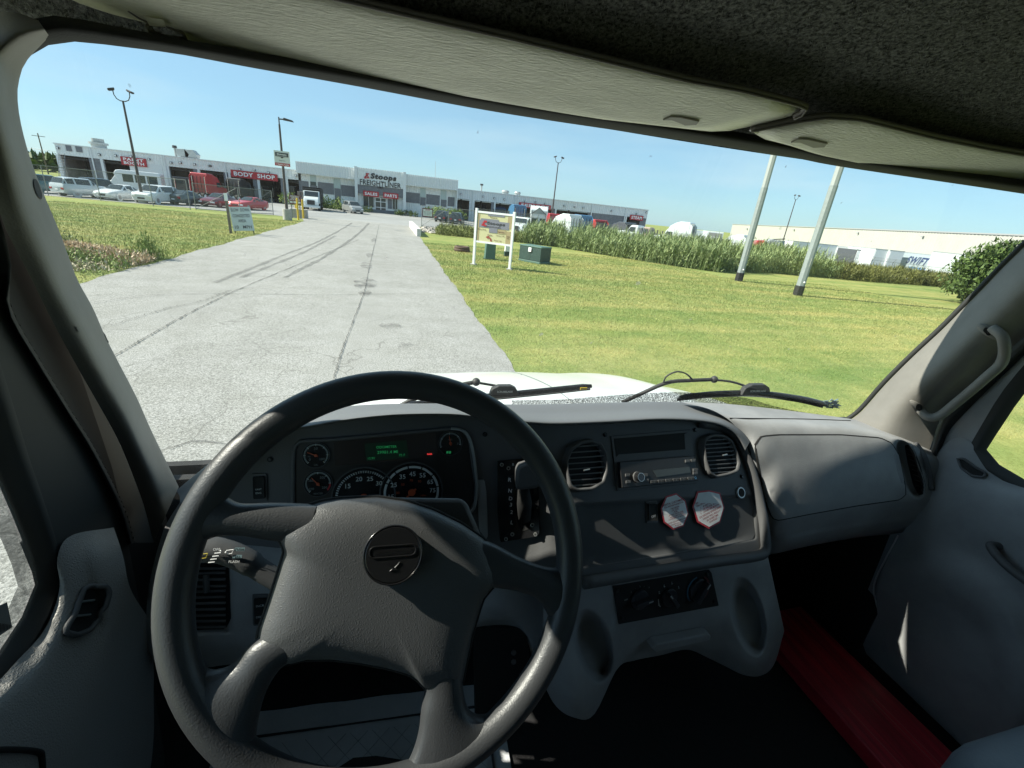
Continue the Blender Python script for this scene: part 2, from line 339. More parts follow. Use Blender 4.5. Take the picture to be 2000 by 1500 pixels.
# ---- marks on the drive: tyre marks, the long seam, patches of oil
def soft(N, L, v, edge='X', sc_=1.0, lo=.45, hi=.62, amt=.8):
    nz = N.new('ShaderNodeTexNoise'); nz.inputs['Scale'].default_value = sc_; nz.inputs['Detail'].default_value = 8; nz.inputs['Roughness'].default_value = .75; L.new(v, nz.inputs['Vector'])
    mr = N.new('ShaderNodeMapRange'); mr.inputs[1].default_value = lo; mr.inputs[2].default_value = hi; mr.inputs[4].default_value = amt; L.new(nz.outputs[0], mr.inputs[0]); return mr.outputs[0]
M_tyre = alphamat('rubber_smear', (.05, .05, .05), lambda N, L, v: soft(N, L, v, sc_=5, lo=.25, hi=.8, amt=.55))
M_seam = alphamat('tar_seam', (.06, .06, .055), lambda N, L, v: soft(N, L, v, sc_=3, lo=.3, hi=.55, amt=.8))
M_stain = alphamat('oil_stain', (.07, .065, .06), lambda N, L, v: soft(N, L, v, sc_=2.6, lo=.44, hi=.75, amt=.85))
def ribbon(pts, wd, n=60, jag=0.0, z=.05):
    P = crom([G(*p) for p in pts], n); rows = []
    for i, p in enumerate(P):
        t = (P[min(i+1, n)]-P[max(i-1, 0)]); t.z = 0; t.normalize(); s_ = Vector((-t.y, t.x, 0))
        q = Vector((p.x+random.uniform(-jag, jag), p.y, -H+z)); k = wd*random.uniform(.6, 1.4) if jag else wd; rows.append([q-s_*k/2, q+s_*k/2])
    return rows
mb = MB(); mb.grid(ribbon([(540, 590-40), (625, 500), (655, 474), (690, 440), (712, 432)], .0, 4)) if False else None
mb = MB()
mb.grid(ribbon([(557, 545), (640, 500), (690, 466), (712, 446), (720, 437)], .20, 50, .02))
mb.grid(ribbon([(420, 555), (555, 500), (620, 474), (662, 452), (688, 436)], .17, 50, .02))
mb.grid(ribbon([(470, 545), (590, 496), (625, 478), (655, 462)], .16, 40, .02))
tag(mb.build('tyre_marks', M_tyre), kind='structure')
mb = MB()
mb.grid(ribbon([(652, 745), (668, 690), (690, 630), (712, 570), (722, 520), (736, 460), (740, 440)], .022, 160, .012))
mb.grid(ribbon([(225, 700), (300, 655), (400, 600), (520, 545), (700, 470)], .03, 160, .02))
mb.grid(ribbon([(215, 640), (280, 620), (330, 605), (400, 590), (450, 570)], .02, 100, .05))
mb.grid(ribbon([(170, 596), (300, 580), (450, 577), (640, 579), (820, 575)], .02, 120, .02))
mb.grid(ribbon([(330, 885), (380, 868), (430, 872), (470, 880)], .012, 60, .01))
tag(mb.build('tar_seams', M_seam), kind='structure')
mb = MB()
for (px, py, rx, ry) in ((713, 556, .42, 1.1), (716, 520, .25, 1.2), (722, 500, .18, 1.0), (712, 575, .2, .5), (730, 470, .2, 1.5), (795, 680, .25, .22), (762, 640, .25, .3)):
    c = G(px, py); n = 20
    mb.add([Vector((c.x+rx*math.cos(2*math.pi*k/n)*random.uniform(.6, 1.15), c.y+ry*math.sin(2*math.pi*k/n)*random.uniform(.6, 1.15), -H+.055)) for k in range(n)], [tuple(range(n))])
tag(mb.build('oil_stains', M_stain), kind='structure')
# ---- grass blades as one piece of ground cover
M_blade = ground_mat('grass_blades', [((.24, .25, .09), (.48, .455, .215)), ((.70, .82, .70), (1.05, 1, .9))], [11, .6], bump=0, extra=mown)
M_blade.node_tree.nodes['Principled BSDF'].inputs['Roughness'].default_value = .55
def tri_cloud(name, P, ang, tilt, hgt, wid, m, bend=None):
    """one leaf-shaped triangle per point, as one mesh"""
    n = len(P); dx = np.cos(ang); dy = np.sin(ang)
    a = P-np.stack([dx*wid/2, dy*wid/2, np.zeros(n)], 1); b = P+np.stack([dx*wid/2, dy*wid/2, np.zeros(n)], 1)
    t = P+np.stack([-dy*np.sin(tilt)*hgt, dx*np.sin(tilt)*hgt, np.cos(tilt)*hgt], 1)
    V = np.stack([a, b, t], 1).reshape(-1, 3); me = bpy.data.meshes.new(name)
    me.vertices.add(3*n); me.vertices.foreach_set('co', V.astype(np.float32).ravel()); me.loops.add(3*n); me.loops.foreach_set('vertex_index', np.arange(3*n, dtype=np.int32))
    me.polygons.add(n); me.polygons.foreach_set('loop_start', np.arange(0, 3*n, 3, dtype=np.int32)); me.polygons.foreach_set('loop_total', np.full(n, 3, dtype=np.int32)); me.update(); me.materials.append(m)
    o = bpy.data.objects.new(name, me); COL.objects.link(o); return o
def turf(n, x0, x1, y0, y1, keep):
    # even in the picture: dense near, sparse and coarser far
    u = rng.random(n); y = y0*(y1/y0)**u; x = x0+(x1-x0)*rng.random(n)
    k = keep(x, y); return x[k], y[k]
x1, y1 = turf(520000, 2.0, 30, 4.2, 34, lambda x, y: (x > 2.21+.03*np.sin(y*.9)+.022*np.sin(y*3.1+1)+rng.normal(0, .055, len(x))) & (x < y*1.9+3) & (x > .0) & ~((x > 21) & (y > 25)))
x2, y2 = turf(230000, -26, -7.6, 11, 46, lambda x, y: (x < -7.72+.06*np.sin(y*1.1)) & (x > -y*.9-1))
x = np.concatenate([x1, x2]); y = np.concatenate([y1, y2]); n = len(x); sc_ = np.clip(y/10, .6, 2.1)
zz = np.full(n, -H-.005)
tag(tri_cloud('grass', np.stack([x, y, zz], 1), rng.random(n)*6.28, rng.normal(0, .75, n), (.028+.035*rng.random(n))*sc_**.6, (.007+.006*rng.random(n))*sc_, M_blade), 'short mown grass covering the lawns beside the drive', 'grass', kind='stuff')
# ---- reeds, weeds, scrub
def plant_mat(name, c0, c1, sc_=3, rough=.6, trans=.25):
    m = mat(name, c1, rough, col2=c0, nscale=sc_, detail=3); b = m.node_tree.nodes['Principled BSDF']
    b.inputs['Specular IOR Level'].default_value = .25; return m
M_reed = plant_mat('reed_leaves', (.11, .165, .06), (.33, .39, .17), 2.5)
M_reed2 = plant_mat('dry_reed', (.10, .09, .03), (.21, .19, .08), 3)
M_leaf = plant_mat('leaf_green', (.035, .065, .016), (.115, .17, .045), 4)
M_leaf2 = plant_mat('leaf_light', (.10, .16, .03), (.26, .33, .08), 4)
M_straw = plant_mat('dead_straw', (.36, .26, .16), (.68, .54, .36), 6)
M_bark = mat('bark', (.10, .08, .06), .9, noise=.3, nscale=20, bump=.5, bscale=40)
def band(pts, depth, n):
    """points scattered in a strip behind a line on the ground"""
    pts = [Vector(p) for p in pts]; seg = [(b-a).length for a, b in zip(pts, pts[1:])]; tot = sum(seg); cs = np.cumsum([0]+seg)
    t = rng.random(n)*tot; i = np.clip(np.searchsorted(cs, t)-1, 0, len(seg)-1); q = (t-cs[i])/np.array(seg)[i]
    A = np.array([tuple(p) for p in pts]); a = A[i]; b = A[i+1]; p = a+(b-a)*q[:, None]; d = b-a; d /= np.linalg.norm(d, axis=1)[:, None]
    nn = np.stack([-d[:, 1], d[:, 0], np.zeros(n)], 1); s_ = np.sign(nn[:, 1]); nn *= s_[:, None]
    return p+nn*(depth*rng.random(n)**.8)[:, None]
def reeds(name, pts, depth, n, hmax, m, label, hmin=.5, wid=.05, cat='reeds'):
    P = band(pts, depth, n); P[:, 2] = [gz(a, b)-.05 for a, b in P[:, :2]]
    lean = rng.normal(.05, .2, n); lump = .78+.16*np.sin(P[:, 0]*1.3+P[:, 1]*.7)*np.cos(P[:, 0]*.37)+.12*np.sin(P[:, 0]*3.7+P[:, 1]*2.9); P[:, :2] += rng.normal(0, .16, (n, 2))
    h = hmax*lump*(.6+.55*rng.random(n)**1.5); o = []
    # stems with leaves springing out at several heights
    Q = [P]; A = [rng.random(n)*6.28]; T = [lean]; HH = [h]; WW = [np.full(n, wid*.5)]
    for k in range(5):
        f_ = .12+.17*k+.1*rng.random(n); q = P.copy(); q[:, 2] += h*f_; q[:, :2] += rng.normal(0, .08, (n, 2)); Q.append(q); A.append(rng.random(n)*6.28); T.append(rng.uniform(.35, 1.15, n)*np.where(rng.random(n) < .5, 1, -1)); HH.append(h*(.24+.14*rng.random(n))); WW.append(wid*(.8+.8*rng.random(n)))
    return tag(tri_cloud(name, np.concatenate(Q), np.concatenate(A), np.concatenate(T), np.concatenate(HH), np.concatenate(WW), m), label, cat, kind='stuff')
rl = [G(1015, 474), G(1080, 482), G(1200, 502), G(1300, 518), G(1400, 532)]
rl2 = [G(1400, 532), G(1500, 533), G(1560, 539), G(1640, 545)]
reeds('tall_reeds', rl, 5.5, 15000, 2.15, M_reed, 'tall green reeds growing along the ditch behind the lawn')
reeds('scrub_reeds', rl2, 7, 11000, 2.3, M_reed, 'darker tangle of reeds and scrub behind the two steel pylons')
reeds('low_weeds', [G(1640, 546), G(1700, 551), G(1840, 561), G(1920, 568)], 6, 10000, 1.35, plant_mat('mixed_weeds', (.06, .07, .02), (.19, .19, .05), 1.2), 'low brownish green weeds below the parked trailers', cat='weeds')
reeds('ditch_grass', [Vector((4.0, 43, -H)), Vector((8, 42.5, -H)), Vector((13.5, 41.5, -H))], 7, 7000, .95, plant_mat('ditch_green', (.08, .10, .02), (.22, .24, .07), 1.5), 'yellow green ditch grass behind the map board', cat='weeds')
def clump(name, c, r, h, n, m, label, cat, stuff=False, leaf=.06, parent=None, droop=.3, seed=0, flat=1.0, hollow=.35):
    """a crown: leaf-sized faces gathered in many small uneven lumps"""
    g = np.random.default_rng(seed+11); c = np.array(c, float); nl = max(10, n//70)
    d = g.normal(size=(nl, 3)); d /= np.linalg.norm(d, axis=1)[:, None]; d *= (hollow+(1-hollow)*g.random(nl)**.5)[:, None]; d[:, 2] = np.abs(d[:, 2]) if droop == 0 else d[:, 2]
    lc = c+d*np.array([r, r*flat, h/2]); lr = r*(.13+.14*g.random(nl)); i = g.integers(0, nl, n); e = g.normal(size=(n, 3)); e /= np.linalg.norm(e, axis=1)[:, None]
    P = lc[i]+e*(lr[i]*g.random(n)**.4)[:, None]; P[:, 2] = np.maximum(P[:, 2], c[2]-h/2+.02)
    o = tri_cloud(name, P, g.random(n)*6.28, g.uniform(-1.5, 1.5, n), leaf*(.8+1.2*g.random(n)), leaf*(.6+.8*g.random(n)), m)
    if parent is not None: o.parent = parent; me = o.data; me.transform(Matrix.Translation(-WLOC[parent.name])); return o
    return tag(o, label, cat, kind='stuff' if stuff else None)
def leafy_tree(name, base, h, r, label, cat='tree', n=2600, m=None, seed=0, trunk=.35, leaf=.22, group=None, flat=1.0):
    e = empty(name, base, 0, label, cat, group); b = Vector(base); g = random.Random(seed)
    mb = MB(); top = b+Vector((g.uniform(-.1, .1)*r, 0, h*.8)); mid = b.lerp(top, .5)+Vector((.03*h, 0, 0))
    mb.tube([b-Vector((0, 0, .1)), mid, top], [.045*h*trunk+.03, .03*h*trunk+.02, .01], 7)
    for k in range(7):
        q = b.lerp(top, .3+.09*k); a = g.uniform(0, 6.28); mb.tube([q, q+Vector((math.cos(a)*r*.35, math.sin(a)*r*.35, h*.12)), q+Vector((math.cos(a)*r*.7, math.sin(a)*r*.7, h*.18))], [.02*h*trunk+.01, .012*h*trunk+.008, .005], 5)
    mb.v = [v-b for v in mb.v]; mb.build('trunk', M_bark, e, smooth=60)
    clump('crown', (b.x, b.y, b.z+h*(.5+.0)), r, h*.98 if trunk < .3 else h*.72, n, m or M_leaf, None, None, parent=e, leaf=leaf, seed=seed, flat=flat); return e
# the big shrub on the right and the weeds on the left
bb_ = G(1905, 612); leafy_tree('shrub', (36.0, 18.2, -H), 3.7, 3.2, 'large spreading green shrub at the right edge of the lawn', 'shrub', 26000, M_leaf, 3, .2, .16)
leafy_tree('shrub', (46.5, 22.0, -H-.1), 4.0, 4.1, 'taller light green shrub behind the big shrub on the right', 'shrub', 8000, M_leaf2, 5, .2, .17)
def weeds(name, cx, cy, rx, ry, n, hm, m, label, seed=1, cat='weeds'):
    g = np.random.default_rng(seed); a = g.random(n)*6.28; q = np.abs(g.normal(0, .55, n)); P = np.stack([cx+rx*q*np.cos(a), cy+ry*q*np.sin(a), np.full(n, -H)], 1)
    h = hm*np.clip(1-.35*q, .35, 1)*(.35+.9*g.random(n)); P[:, 0] = np.minimum(P[:, 0], -7.9) if cx < 0 else P[:, 0]; QQ = [P]; AA = [g.random(n)*6.28]; TT = [g.normal(0, .25, n)]; H_ = [h]; W_ = [np.full(n, .018)]
    for k in range(4):
        p = P.copy(); p[:, 2] += h*(.2+.2*k); p[:, :2] += g.normal(0, .05, (n, 2)); QQ.append(p); AA.append(g.random(n)*6.28); TT.append(g.uniform(-1.3, 1.3, n)); H_.append(.05+.10*g.random(n)); W_.append(.025+.04*g.random(n))
    return tag(tri_cloud(name, np.concatenate(QQ), np.concatenate(AA), np.concatenate(TT), np.concatenate(H_), np.concatenate(W_), m), label, cat, kind='stuff')
weeds('weed_patch', -9.6, 16.6, 2.2, 1.4, 900, .5, M_leaf2, 'tall green weeds left of the drive around the dead straw')
weeds('weed_patch', -12.2, 19.4, 2.0, .8, 420, .8, M_leaf, 'darker tall weeds standing behind the dead straw', 4)
weeds('weed_patch', -8.3, 18.6, .7, .7, 220, .95, M_leaf2, 'spiky green weed nearest the far end of the straw patch', 7)
weeds('dead_grass', -9.7, 17.4, 1.8, .8, 4200, .55, M_straw, 'tan clump of dead dry grass among the green weeds', 9, 'dead grass')
weeds('dead_grass', -10.0, 15.9, 1.6, .8, 1500, .32, plant_mat('grey_straw', (.34, .29, .19), (.6, .52, .36), 8), 'greyish flattened dead stalks at the near side of the weeds', 12, 'dead grass')
weeds('dead_grass', 9.5, 47, 3, 1.5, 700, .5, M_straw, 'brown dead stalks by the white kerb wall and the rocks', 21, 'dead grass')
# ---- far tree lines on the horizon
def treeline(x0, x1, y, hmin, hmax, n, seed, label):
    g = random.Random(seed); mbp = []
    P = []
    r_ = np.random.default_rng(seed); x = x0+(x1-x0)*r_.random(n); top = hmin+(hmax-hmin)*(.5+.5*np.sin(x*.05+seed)*np.cos(x*.021)); z = r_.random(n)**.7*top; P = np.stack([x, y+r_.normal(0, 3, n), -H+z], 1)
    tag(tri_cloud('far_trees', P, r_.random(n)*6.28, r_.uniform(-1.4, 1.4, n), 1.6+1.6*r_.random(n), 1.4+1.2*r_.random(n), M_leaf), label, 'trees', kind='stuff')
treeline(-260, -104, 190, 2.5, 6, 5000, 2, 'distant dark tree line at the far left behind the body shop')
# ================================================================== BUILDINGS
M_white = mat('white_siding', (.74, .76, .75), .5, noise=.05, nscale=2)
M_white2 = mat('white_trim', (.68, .70, .70), .5)
M_grey = mat('grey_block', (.17, .175, .19), .9, noise=.12, nscale=3, bump=.2, bscale=30)
M_teal = mat('pale_window', (.42, .50, .49), .15)
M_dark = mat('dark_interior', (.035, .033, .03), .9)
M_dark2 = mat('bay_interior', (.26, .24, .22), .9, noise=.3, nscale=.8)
M_red = mat('sign_red', (.42, .02, .03), .45)
M_let = mat('sign_white', (.80, .80, .80), .5)
M_blk = mat('black_letters', (.03, .03, .035), .5)
M_wing = mat('dark_glass', (.04, .05, .055), .08)
M_steel = mat('galvanised', (.36, .38, .38), .45, metal=.3, noise=.15, nscale=12)
M_ylw = mat('yellow_paint', (.62, .42, .03), .5)
M_conc = mat('concrete', (.36, .35, .32), .9, noise=.12, nscale=6, bump=.2, bscale=30)
M_roof = mat('roof_grey', (.30, .31, .31), .7)
def X_(px, py, Y): return D(px, py, Y).x
def Z_(px, py, Y): return D(px, py, Y).z
def ribbed(mb, x0, x1, y, z0, z1, pitch=.42, d=.05, m=None):
    """a sheet of ribbed metal cladding facing the drive"""
    xs = []; x = x0; n = max(1, round((x1-x0)/pitch)); p = (x1-x0)/n; top = []
    for i in range(n):
        a = x0+i*p; top += [(a, 0), (a+p*.55, 0), (a+p*.65, -d), (a+p*.9, -d)]
    top.append((x1, 0)); mb.grid([[Vector((a, y+b, z1)) for a, b in top], [Vector((a, y+b, z0)) for a, b in top]], m)
YB = 90.0
bld = empty('dealership_building', (0, YB, -H), 0, 'long white ribbed metal truck dealership with grey panels and open service bays', 'building')
BU = dict(world=True, parent=bld)
# --- left wing with the body shop bays
zt, zb = 2.72, 1.28; xl, xr = X_(106, 281, YB), X_(577, 320, YB)+.3
mb = MB(); ribbed(mb, xl, xr, YB, zb, zt); mb.build('wall', M_white, **BU)
bays = [(125, 181), (208, 257), (333, 379), (392, 437), (451, 493), (506, 547), (560, 586)]
bx = [(X_(a, 345, YB), X_(b, 345, YB)) for a, b in bays]; ed = [xl+.2]
mb = MB(); prev = xl
for (a, b), px in zip(bx, bays):
    mb = MB(); mb.bb(prev, a-.35, YB+.02, YB+.35, -H, zb, M_grey if px[0] not in (333,) else M_white)
    mb.bb(a-.35, a, YB-.06, YB+.35, -H, zb, M_white2); prev = b; mb.build('pier', M_grey, **BU)
mb = MB(); mb.bb(prev, xr, YB, YB+.35, -H, zb, M_grey)
mb.build('pier', M_grey, **BU)
mb = MB(); a, b = X_(271, 345, YB), X_(320, 345, YB); mb.bb(a, b, YB-.03, YB+.02, -H, zb, M_white2)
for k in range(1, 7): mb.bb(a, b, YB-.05, YB-.031, -H+k*.6, -H+k*.6+.04, M_white)
mb.build('roller_door', M_white2, **BU)
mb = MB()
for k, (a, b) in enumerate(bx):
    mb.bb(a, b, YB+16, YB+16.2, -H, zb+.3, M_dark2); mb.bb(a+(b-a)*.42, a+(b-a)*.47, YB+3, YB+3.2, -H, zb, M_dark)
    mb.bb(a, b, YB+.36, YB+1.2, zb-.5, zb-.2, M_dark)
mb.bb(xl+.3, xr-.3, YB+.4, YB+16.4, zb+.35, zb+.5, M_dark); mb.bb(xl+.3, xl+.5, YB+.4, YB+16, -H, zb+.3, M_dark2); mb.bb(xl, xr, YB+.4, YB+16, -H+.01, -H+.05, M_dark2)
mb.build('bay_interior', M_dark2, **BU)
mb = MB(); mb.bb(xl-.1, xr, YB-.12, YB+18, zt, zt+.14, M_white2); mb.bb(xl, xl+.25, YB+.05, YB+18, -H, zt, M_white)
mb.bb(xl, xr, YB+17.6, YB+17.8, -H, zt, M_white); mb.build('roof', M_white2, **BU)
mb = MB()
for p in (181, 321, 438, 558): x = X_(p, 310, YB); mb = MB(); mb.bb(x-.08, x+.08, YB-.16, YB-.06, -H, zt, M_white2); mb.build('downpipe', M_white2, **BU)
def rooftop(px0, px1, h, name, m, y=YB+5, z0=None):
    z0 = zt+.12 if z0 is None else z0; a, b = X_(px0, 300, y), X_(px1, 300, y); c = ((a+b)/2, y, z0+h/2)
    q = MB(); q.bb(a, b, y-1, y+1, z0, z0+h*.75, m); q.bb(a-.15, b+.15, y-1.15, y+1.15, z0+h*.75, z0+h, m); q.build(name, m, bevel=.05, **BU)
q = MB(); cx_ = X_(192, 280, YB+4)
q.cyl((cx_, YB+4, zt), (cx_, YB+4, zt+.7), 1.0, 1.0, 20, M_steel); q.cyl((cx_, YB+4, zt+.7), (cx_, YB+4, zt+1.0), 1.25, 1.25, 20, M_steel); q.cyl((cx_, YB+4, zt+1.05), (cx_, YB+4, zt+1.55), .8, .8, 20, M_steel); q.build('roof_fan', M_steel, smooth=40, **BU)
for cx_ in (X_(362, 300, YB+4), X_(377, 300, YB+4)):
    q = MB(); q.prism([(cx_-.9, YB+3, zt+.3), (cx_+.7, YB+3, zt+.3), (cx_+.9, YB+3, zt+.8), (cx_+.3, YB+3, zt+1.5), (cx_-.9, YB+3, zt+1.4)], (0, 1.6, 0), M_steel); q.bb(cx_-.5, cx_+.3, YB+3.3, YB+4.2, zt, zt+.3, M_steel); q.build('exhaust_hood', M_steel, bevel=.04, **BU)
q = MB(); cx_ = X_(343, 300, YB+4); q.cyl((cx_, YB+4, zt), (cx_, YB+4, zt+1.5), .16, .16, 10, M_steel); q.cyl((cx_, YB+4, zt+1.5), (cx_, YB+4, zt+1.9), .35, .3, 10, M_blk); q.build('flue', M_steel, **BU)
for px in (128, 133): pass
mb = MB()
for a, b in ((130, 141), (149, 161)): x0, x1 = X_(a, 292, YB), X_(b, 292, YB); z = Z_((a+b)/2, 289+(a-130)*.11, YB); mb.bb(x0, x1, YB-.09, YB-.061, z-.45, z+.35, M_grey); mb.build('wall_louvre', M_grey, **BU); mb = MB()

for px, py in ((114, 289), (195, 302), (227, 304), (257, 306), (292, 311), (335, 318), (353, 318), (381, 321), (411, 324), (469, 331), (497, 332), (525, 337), (578, 343), (411, 324)):
    x, z = X_(px, py, YB), min(Z_(px, py, YB), zt-.3); q = MB(); q.bb(x-.16, x+.16, YB-.3, YB-.05, z-.16, z+.14, M_blk); q.bb(x-.12, x+.12, YB-.33, YB-.301, z-.12, z+.08, M_let); q.build('wall_light', M_blk, bevel=.03, **BU)
# --- centre block
YC = 88.6; zc = 4.15; za = 2.35; x0 = X_(577, 317, YC); x1 = X_(696, 330, YC); x2 = X_(789, 342, YC); x3 = X_(895, 354, YC)
mb = MB()
ribbed(mb, x0, x1, YC, za, zc, .4, .06); ribbed(mb, x2, x3, YC, za, zc, .4, .06)
mb.bb(x0, x3, YC+.1, YC+22, zc-.15, zc, M_white2); mb.bb(x0, x0+.12, YC+.08, YC+20, za, zc, M_white); mb.bb(x3-.12, x3, YC+.08, YC+20, -H, zc, M_white)
mb.bb(x0+.1, x1, YC+.1, YC+1.5, za+.02, za+.12, M_white2); mb.bb(x2, x3, YC+.1, YC+1.5, za+.02, za+.12, M_white2)
mb.build('parapet', M_white, **BU)
mb = MB(); YW = YC+1.3; xw0 = X_(588, 360, YW)
ribbed(mb, xw0, x1, YW, -H, za, .4, .05); ribbed(mb, x2, x3, YW, -H, za, .4, .05); mb.bb(xw0-.02, xw0+.1, YW, YW+18, -H, za, M_white)
ribbed(mb, x1, x2, YC-.5, 1.6, zc+.15, .4, .05)
mb.bb(x1-.3, x1+.15, YC-.7, YC+1.5, -H, zc+.25, M_white2); mb.bb(x2-.15, x2+.35, YC-.7, YC+1.5, -H, zc+.25, M_white2); mb.bb(x1, x2, YC-.45, YC+2, zc, zc+.15, M_white2)
mb.build('wall', M_white, **BU)
def rct(px0, py0, px1, py1, Y, dy, m, name=None, q=None, t=.1):
    my = (py0+py1)/2; mx = (px0+px1)/2; a, b = X_(px0, my, Y), X_(px1, my, Y); c, d = Z_(mx, py0, Y), Z_(mx, py1, Y)
    own = q is None; q = q or MB(); q.bb(a, b, Y-dy, Y-dy+t, min(c, d), max(c, d), m)
    if own: return q.build(name, m, **BU)
c2 = lambda a: [400+a[0]/4, 200+a[1]/4, 400+a[2]/4, 200+a[3]/4]
for r in ((750, 615, 812, 690), (825, 650, 880, 710), (885, 628, 1008, 715), (1015, 672, 1062, 750), (1065, 650, 1185, 735), (1568, 705, 1680, 785), (1683, 742, 1725, 805), (1730, 722, 1835, 800), (1843, 760, 1888, 815), (1898, 740, 1950, 812)):
    rct(*c2(r), YW, .09, M_grey, 'block_panel')
for r in ((825, 570, 870, 650), (1008, 595, 1058, 670), (1683, 670, 1725, 740), (1843, 685, 1888, 760)): rct(*c2(r), YW, .09, M_teal, 'window')
o = rct(*c2((1020, 750, 1062, 830)), YW, .09, M_wing, 'window'); rct(*c2((825, 620, 870, 650)), YW, .11, M_wing, 'window')
# porch
mb = MB(); Yp = YC-.4; xa, xb = x1+.15, x2-.15
mb.bb(xa, xb, Yp, Yp+.3, .15, 1.62, M_grey); mb.build('block_panel', M_grey, **BU)
mb = MB(); Yd = YC+.2; ribbed(mb, xa, xb, Yd, -H+.5, .15, .35, .04, M_white); mb.bb(xa, xb, Yd-.2, Yd+.1, -H, -H+.55, M_grey); mb.build('wall', M_white, **BU)
for a, b in ((710, 730), (767, 776)):
    xa_, xb_ = X_(a, 400, Yd), X_(b, 400, Yd); q = MB(); q.bb(xa_, xb_, Yd-.1, Yd-.05, -1.9, -.15, M_wing); f_ = q.build('window', M_wing, **BU)
    q = MB()
    for xx in (xa_-.06, (xa_+xb_)/2, xb_): q.bb(xx, xx+.07, Yd-.16, Yd-.09, -1.95, -.1, M_white2)
    q.bb(xa_, xb_, Yd-.15, Yd-.1, -.15, -.08, M_white2); q.build('frame', M_white2, f_, world=True)
q = MB(); xa_, xb_ = X_(757.5, 400, Yd), X_(765.5, 400, Yd); q.bb(xa_, xb_, Yd-.1, Yd-.05, -1.9, -.3, M_grey); q.build('wall_louvre', M_grey, **BU)
xa_, xb_ = X_(732.5, 405, Yd), X_(755, 405, Yd)
q = MB(); q.bb(xa_, xb_, Yd-.12, Yd-.06, -H, -.15, M_wing); dr = q.build('entrance_door', M_wing, **BU)
q = MB()
for xx in (xa_, (xa_+xb_)/2-.06, xb_-.12): q.bb(xx, xx+.12, Yd-.2, Yd-.121, -H, -.25, M_let)
for z in (-H, -1.9, -.95, -.3): q.bb(xa_+.01, xb_-.01, Yd-.19, Yd-.122, z, z+.1, M_let)
q.build('door_frame', M_let, dr, world=True)
q = MB(); q.cyl((X_(850, 345, YC+6), YC+6, zc-.3), (X_(850, 345, YC+6), YC+6, zc+3.1), .05, .03, 6, M_steel); q.build('aerial', M_steel, **BU)
# --- right wing with the service bays
YR = 92.0; zr = 2.7; zrb = 1.05; rx0 = x3; rx1 = X_(1266, 412, YR)
mb = MB(); ribbed(mb, rx0, rx1, YR, zrb, zr); mb.bb(rx0, rx1+.1, YR-.15, YR+20, zr, zr+.15, M_white2); mb.bb(rx1-.1, rx1, YR, YR+20, -4.2, zr, M_white)
mb.build('wall', M_white, **BU)
rb = [(889, 916), (926, 959), (967, 994), (1010, 1078), (1087, 1150), (1227, 1254)]
mb = MB(); prev = rx0
for a, b in rb:
    xa, xb = X_(a, 410, YR), X_(b, 410, YR)
    if xa > prev: mb = MB(); mb.bb(prev, xa, YR+.02, YR+.3, -4.2, zrb, M_grey if a != 926 else M_white2); mb.bb(xa-.3, xa, YR-.07, YR+.02, -4.2, zrb, M_white2); mb.build('pier', M_grey, **BU)
    prev = xb
mb = MB(); mb.bb(prev, rx1, YR+.02, YR+.3, -4.2, zrb, M_grey); mb.build('pier', M_grey, **BU)
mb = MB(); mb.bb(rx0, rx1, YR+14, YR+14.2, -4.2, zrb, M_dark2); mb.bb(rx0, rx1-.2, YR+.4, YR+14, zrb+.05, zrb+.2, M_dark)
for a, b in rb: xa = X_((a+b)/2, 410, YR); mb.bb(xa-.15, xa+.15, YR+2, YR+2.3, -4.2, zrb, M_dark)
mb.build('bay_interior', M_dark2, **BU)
mb = MB()
for p in (923, 1006, 1080, 1157, 1224): x = X_(p, 400, YR); mb = MB(); mb.bb(x-.1, x+.1, YR-.18, YR-.06, -4, zr, M_white2); mb.build('downpipe', M_white2, **BU)
for px, py in ((900, 379), (943, 384), (965, 387), (985, 389), (1025, 394), (1046, 395), (1064, 398), (1102, 402), (1122, 404), (1139, 406), (1194, 412), (1243, 418), (1262, 415)):
    x, z = X_(px, py, YR), min(Z_(px, py, YR), zr-.4); q = MB(); q.bb(x-.16, x+.16, YR-.3, YR-.05, z-.16, z+.14, M_blk); q.bb(x-.12, x+.12, YR-.33, YR-.301, z-.12, z+.08, M_let); q.build('wall_light', M_blk, bevel=.03, **BU)
for px, r_ in ((987, .7), (1011, .6)):
    q = MB(); cx_ = X_(px, 375, YR+4); q.cyl((cx_, YR+4, zr), (cx_, YR+4, zr+.6), r_, r_, 16, M_steel); q.cyl((cx_, YR+4, zr+.6), (cx_, YR+4, zr+.9), r_*1.25, r_*.9, 16, M_steel); q.build('roof_fan', M_steel, smooth=40, **BU)
q = MB(); cx_ = X_(940, 375, YR+4); q.cyl((cx_, YR+4, zr), (cx_, YR+4, zr+1.3), .16, .16, 10, M_steel); q.cyl((cx_, YR+4, zr+1.3), (cx_, YR+4, zr+1.6), .32, .32, 10, M_blk); q.build('flue', M_steel, **BU)
